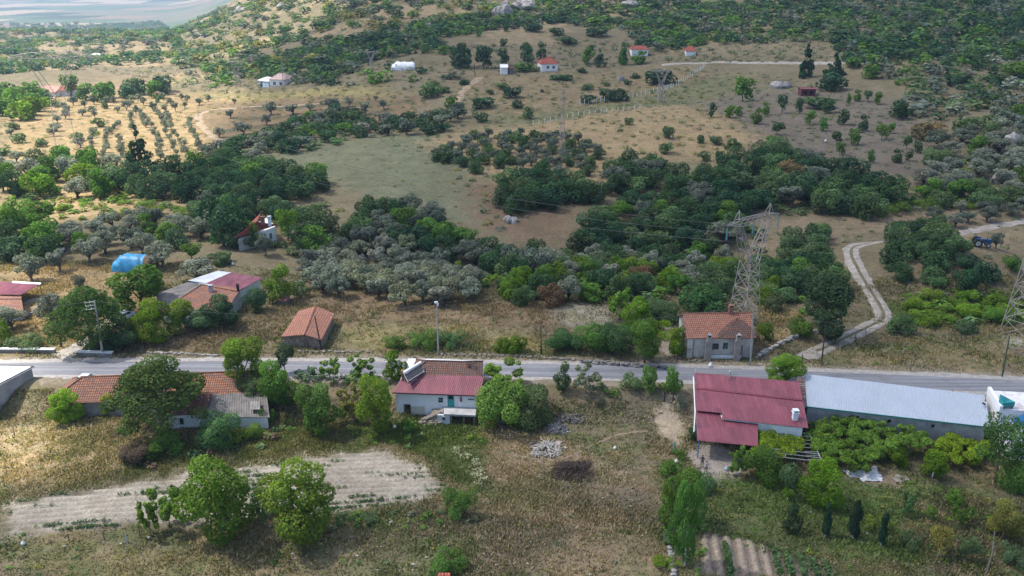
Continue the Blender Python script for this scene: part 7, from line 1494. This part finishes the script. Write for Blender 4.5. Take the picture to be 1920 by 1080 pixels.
# ================================================================ PEOPLE
def person(label, loc, yaw, shirt, trousers, hair, bend=0.0, arms=((.1, .3), (-.1, .25)), stride=.12, h=1.72):
    J = {'pel': (0, 0, .94), 'spine': (0, .02 + bend * .12, 1.12), 'chest': (0, bend * .3, 1.33 - bend * .05), 'neck': (0, bend * .4, 1.48 - bend * .1), 'head': (0, bend * .48 + .02, 1.6 - bend * .13), 'top': (0, bend * .5, 1.72 - bend * .15)}
    R = {'pel': (.15, .115), 'spine': (.13, .1), 'chest': (.16, .11), 'neck': (.055, .058), 'head': (.082, .098), 'top': (.06, .07)}
    E = [('pel', 'spine'), ('spine', 'chest'), ('chest', 'neck'), ('neck', 'head'), ('head', 'top')]
    ch = J['chest']
    for k, sg in (('l', -1), ('r', 1)):
        st = stride * sg; J['hip' + k] = (sg * .1, 0, .86); J['knee' + k] = (sg * .11, st * .6 + .03, .48); J['ank' + k] = (sg * .11, st - .02, .08); J['toe' + k] = (sg * .13, st + .17, .035)
        for q, r in (('hip', .095), ('knee', .06), ('ank', .042), ('toe', .04)): R[q + k] = (r, r)
        E += [('pel', 'hip' + k), ('hip' + k, 'knee' + k), ('knee' + k, 'ank' + k), ('ank' + k, 'toe' + k)]
        fw, up = arms[0 if sg < 0 else 1]; J['sh' + k] = (sg * .19, ch[1], 1.42 - bend * .08); J['el' + k] = (sg * .25, ch[1] + fw * .5, 1.15 + up * .15 - bend * .1); J['wr' + k] = (sg * .23, ch[1] + fw * 1.6 + .05, .93 + up * .5 - bend * .15); J['palm' + k] = (sg * .23, ch[1] + fw * 1.9 + .07, .86 + up * .5 - bend * .15)
        for q, r in (('sh', .06), ('el', .044), ('wr', .03), ('palm', .034)): R[q + k] = (r, r)
        E += [('chest', 'sh' + k), ('sh' + k, 'el' + k), ('el' + k, 'wr' + k), ('wr' + k, 'palm' + k)]; px, py, pz = J['palm' + k]
        for f in range(5):
            o1 = (px - sg * (.02), py + .035 - .0175 * f, pz - (.045, .075, .082, .076, .06)[f]); nm = f'f{k}{f}'; J[nm] = o1 if f else (px - sg * .03, py + .055, pz - .03); R[nm] = (.009, .009); E.append(('palm' + k, nm))
    keys = list(J); me = bpy.data.meshes.new('person'); sc = h / 1.72; me.from_pydata([tuple(q * sc for q in J[k]) for k in keys], [(keys.index(a), keys.index(b)) for a, b in E], []); o = bpy.data.objects.new('person', me); COL.objects.link(o)
    sm = o.modifiers.new('s', 'SKIN'); sv = me.skin_vertices[0].data
    for i, k in enumerate(keys): sv[i].radius = R[k]; sv[i].use_root = k == 'pel'
    o.modifiers.new('u', 'SUBSURF').render_levels = 1; o.modifiers['u'].levels = 1
    dg = bpy.context.evaluated_depsgraph_get(); new = bpy.data.meshes.new_from_object(o.evaluated_get(dg)); bpy.data.objects.remove(o); new.name = 'person'
    b = bpy.data.objects.new('person', new); COL.objects.link(b); b.location = loc; b.rotation_euler = (0, 0, yaw); tag(b, label, 'person'); new.materials.clear()
    for m in (SKIN, shirt, trousers, TYRE): new.materials.append(m)
    wz = J['wrl'][2]; nz_ = J['neck'][2]
    for p in new.polygons:
        x, y, z = [q / sc for q in p.center]; arm = abs(x) > .17 and z > .6 and z < 1.3
        p.use_smooth = True; p.material_index = 3 if z < .1 else (0 if z > nz_ + .01 or (arm and min((Vector((x, y, z)) - Vector(J[w])).length for w in ('wrl', 'wrr', 'palml', 'palmr')) < .13) else (2 if z < .95 and not arm else 1))
    hx, hy, hz = J['head']; hm = MB().ball((hx * sc, (hy - .015) * sc, (hz + .075) * sc), (.1 * sc, .112 * sc, .1 * sc), 10); ho = hm.build('hair', hair); ho.parent = b
    fm = MB().ball((0, (hy + .1) * sc, (hz + .005) * sc), (.014, .022, .02), 6); fm.build('nose', SKIN).parent = b
    for sg in (-1, 1): MB().ball((sg * .033 * sc, (hy + .088) * sc, (hz + .03) * sc), (.013, .01, .009), 6).build('eye', DARK).parent = b; MB().ball((sg * .088 * sc, hy * sc, (hz + .01) * sc), (.014, .024, .034), 6).build('ear', SKIN).parent = b
    MB().ball((0, (hy + .09) * sc, (hz - .04) * sc), (.026, .012, .008), 6).build('mouth', surf('lips', (.3, .12, .1), bump=0)).parent = b
HAIR = surf('dark_hair', (.02, .017, .015), .8, .2, 9)
pp = at(1562, 641); person('person in white shirt standing beside the parked motorcycle', (pp.x, pp.y, pp.z), math.radians(100), cloth('white_shirt', (.68, .72, .76)), cloth('black_trousers', (.025, .025, .03)), HAIR, .15, ((.18, .3), (.2, .5)))
pq = at(1323, 888); person('person in grey shirt bending at work beneath the carport', (pq.x, pq.y, pq.z), math.radians(-20), cloth('grey_shirt', (.3, .31, .36)), cloth('dark_trousers', (.05, .05, .06)), HAIR, .35, ((.2, .5), (.2, .4)))
ps = at(1316, 876); person('person in dark clothes in the shade of the carport', (ps.x, ps.y, ps.z), math.radians(160), cloth('dark_jacket', (.07, .07, .08)), cloth('brown_trousers', (.09, .07, .06)), HAIR, .1)

# ================================================================ AIR
hb = MB().box((0, 0, 90), (25200, 25200, 400)); m_ = bpy.data.materials.new('haze_air'); m_.use_nodes = True; t_ = m_.node_tree
for n_ in list(t_.nodes):
    if n_.type != 'OUTPUT_MATERIAL': t_.nodes.remove(n_)
pv = t_.nodes.new('ShaderNodeVolumePrincipled'); pv.inputs['Color'].default_value = (.48, .68, 1, 1); pv.inputs['Density'].default_value = HAZE; pv.inputs['Anisotropy'].default_value = .2
t_.links.new(pv.outputs[0], t_.nodes['Material Output'].inputs['Volume']); tag(hb.build('haze', m_), 'pale blue haze in the valley air', kind='stuff')
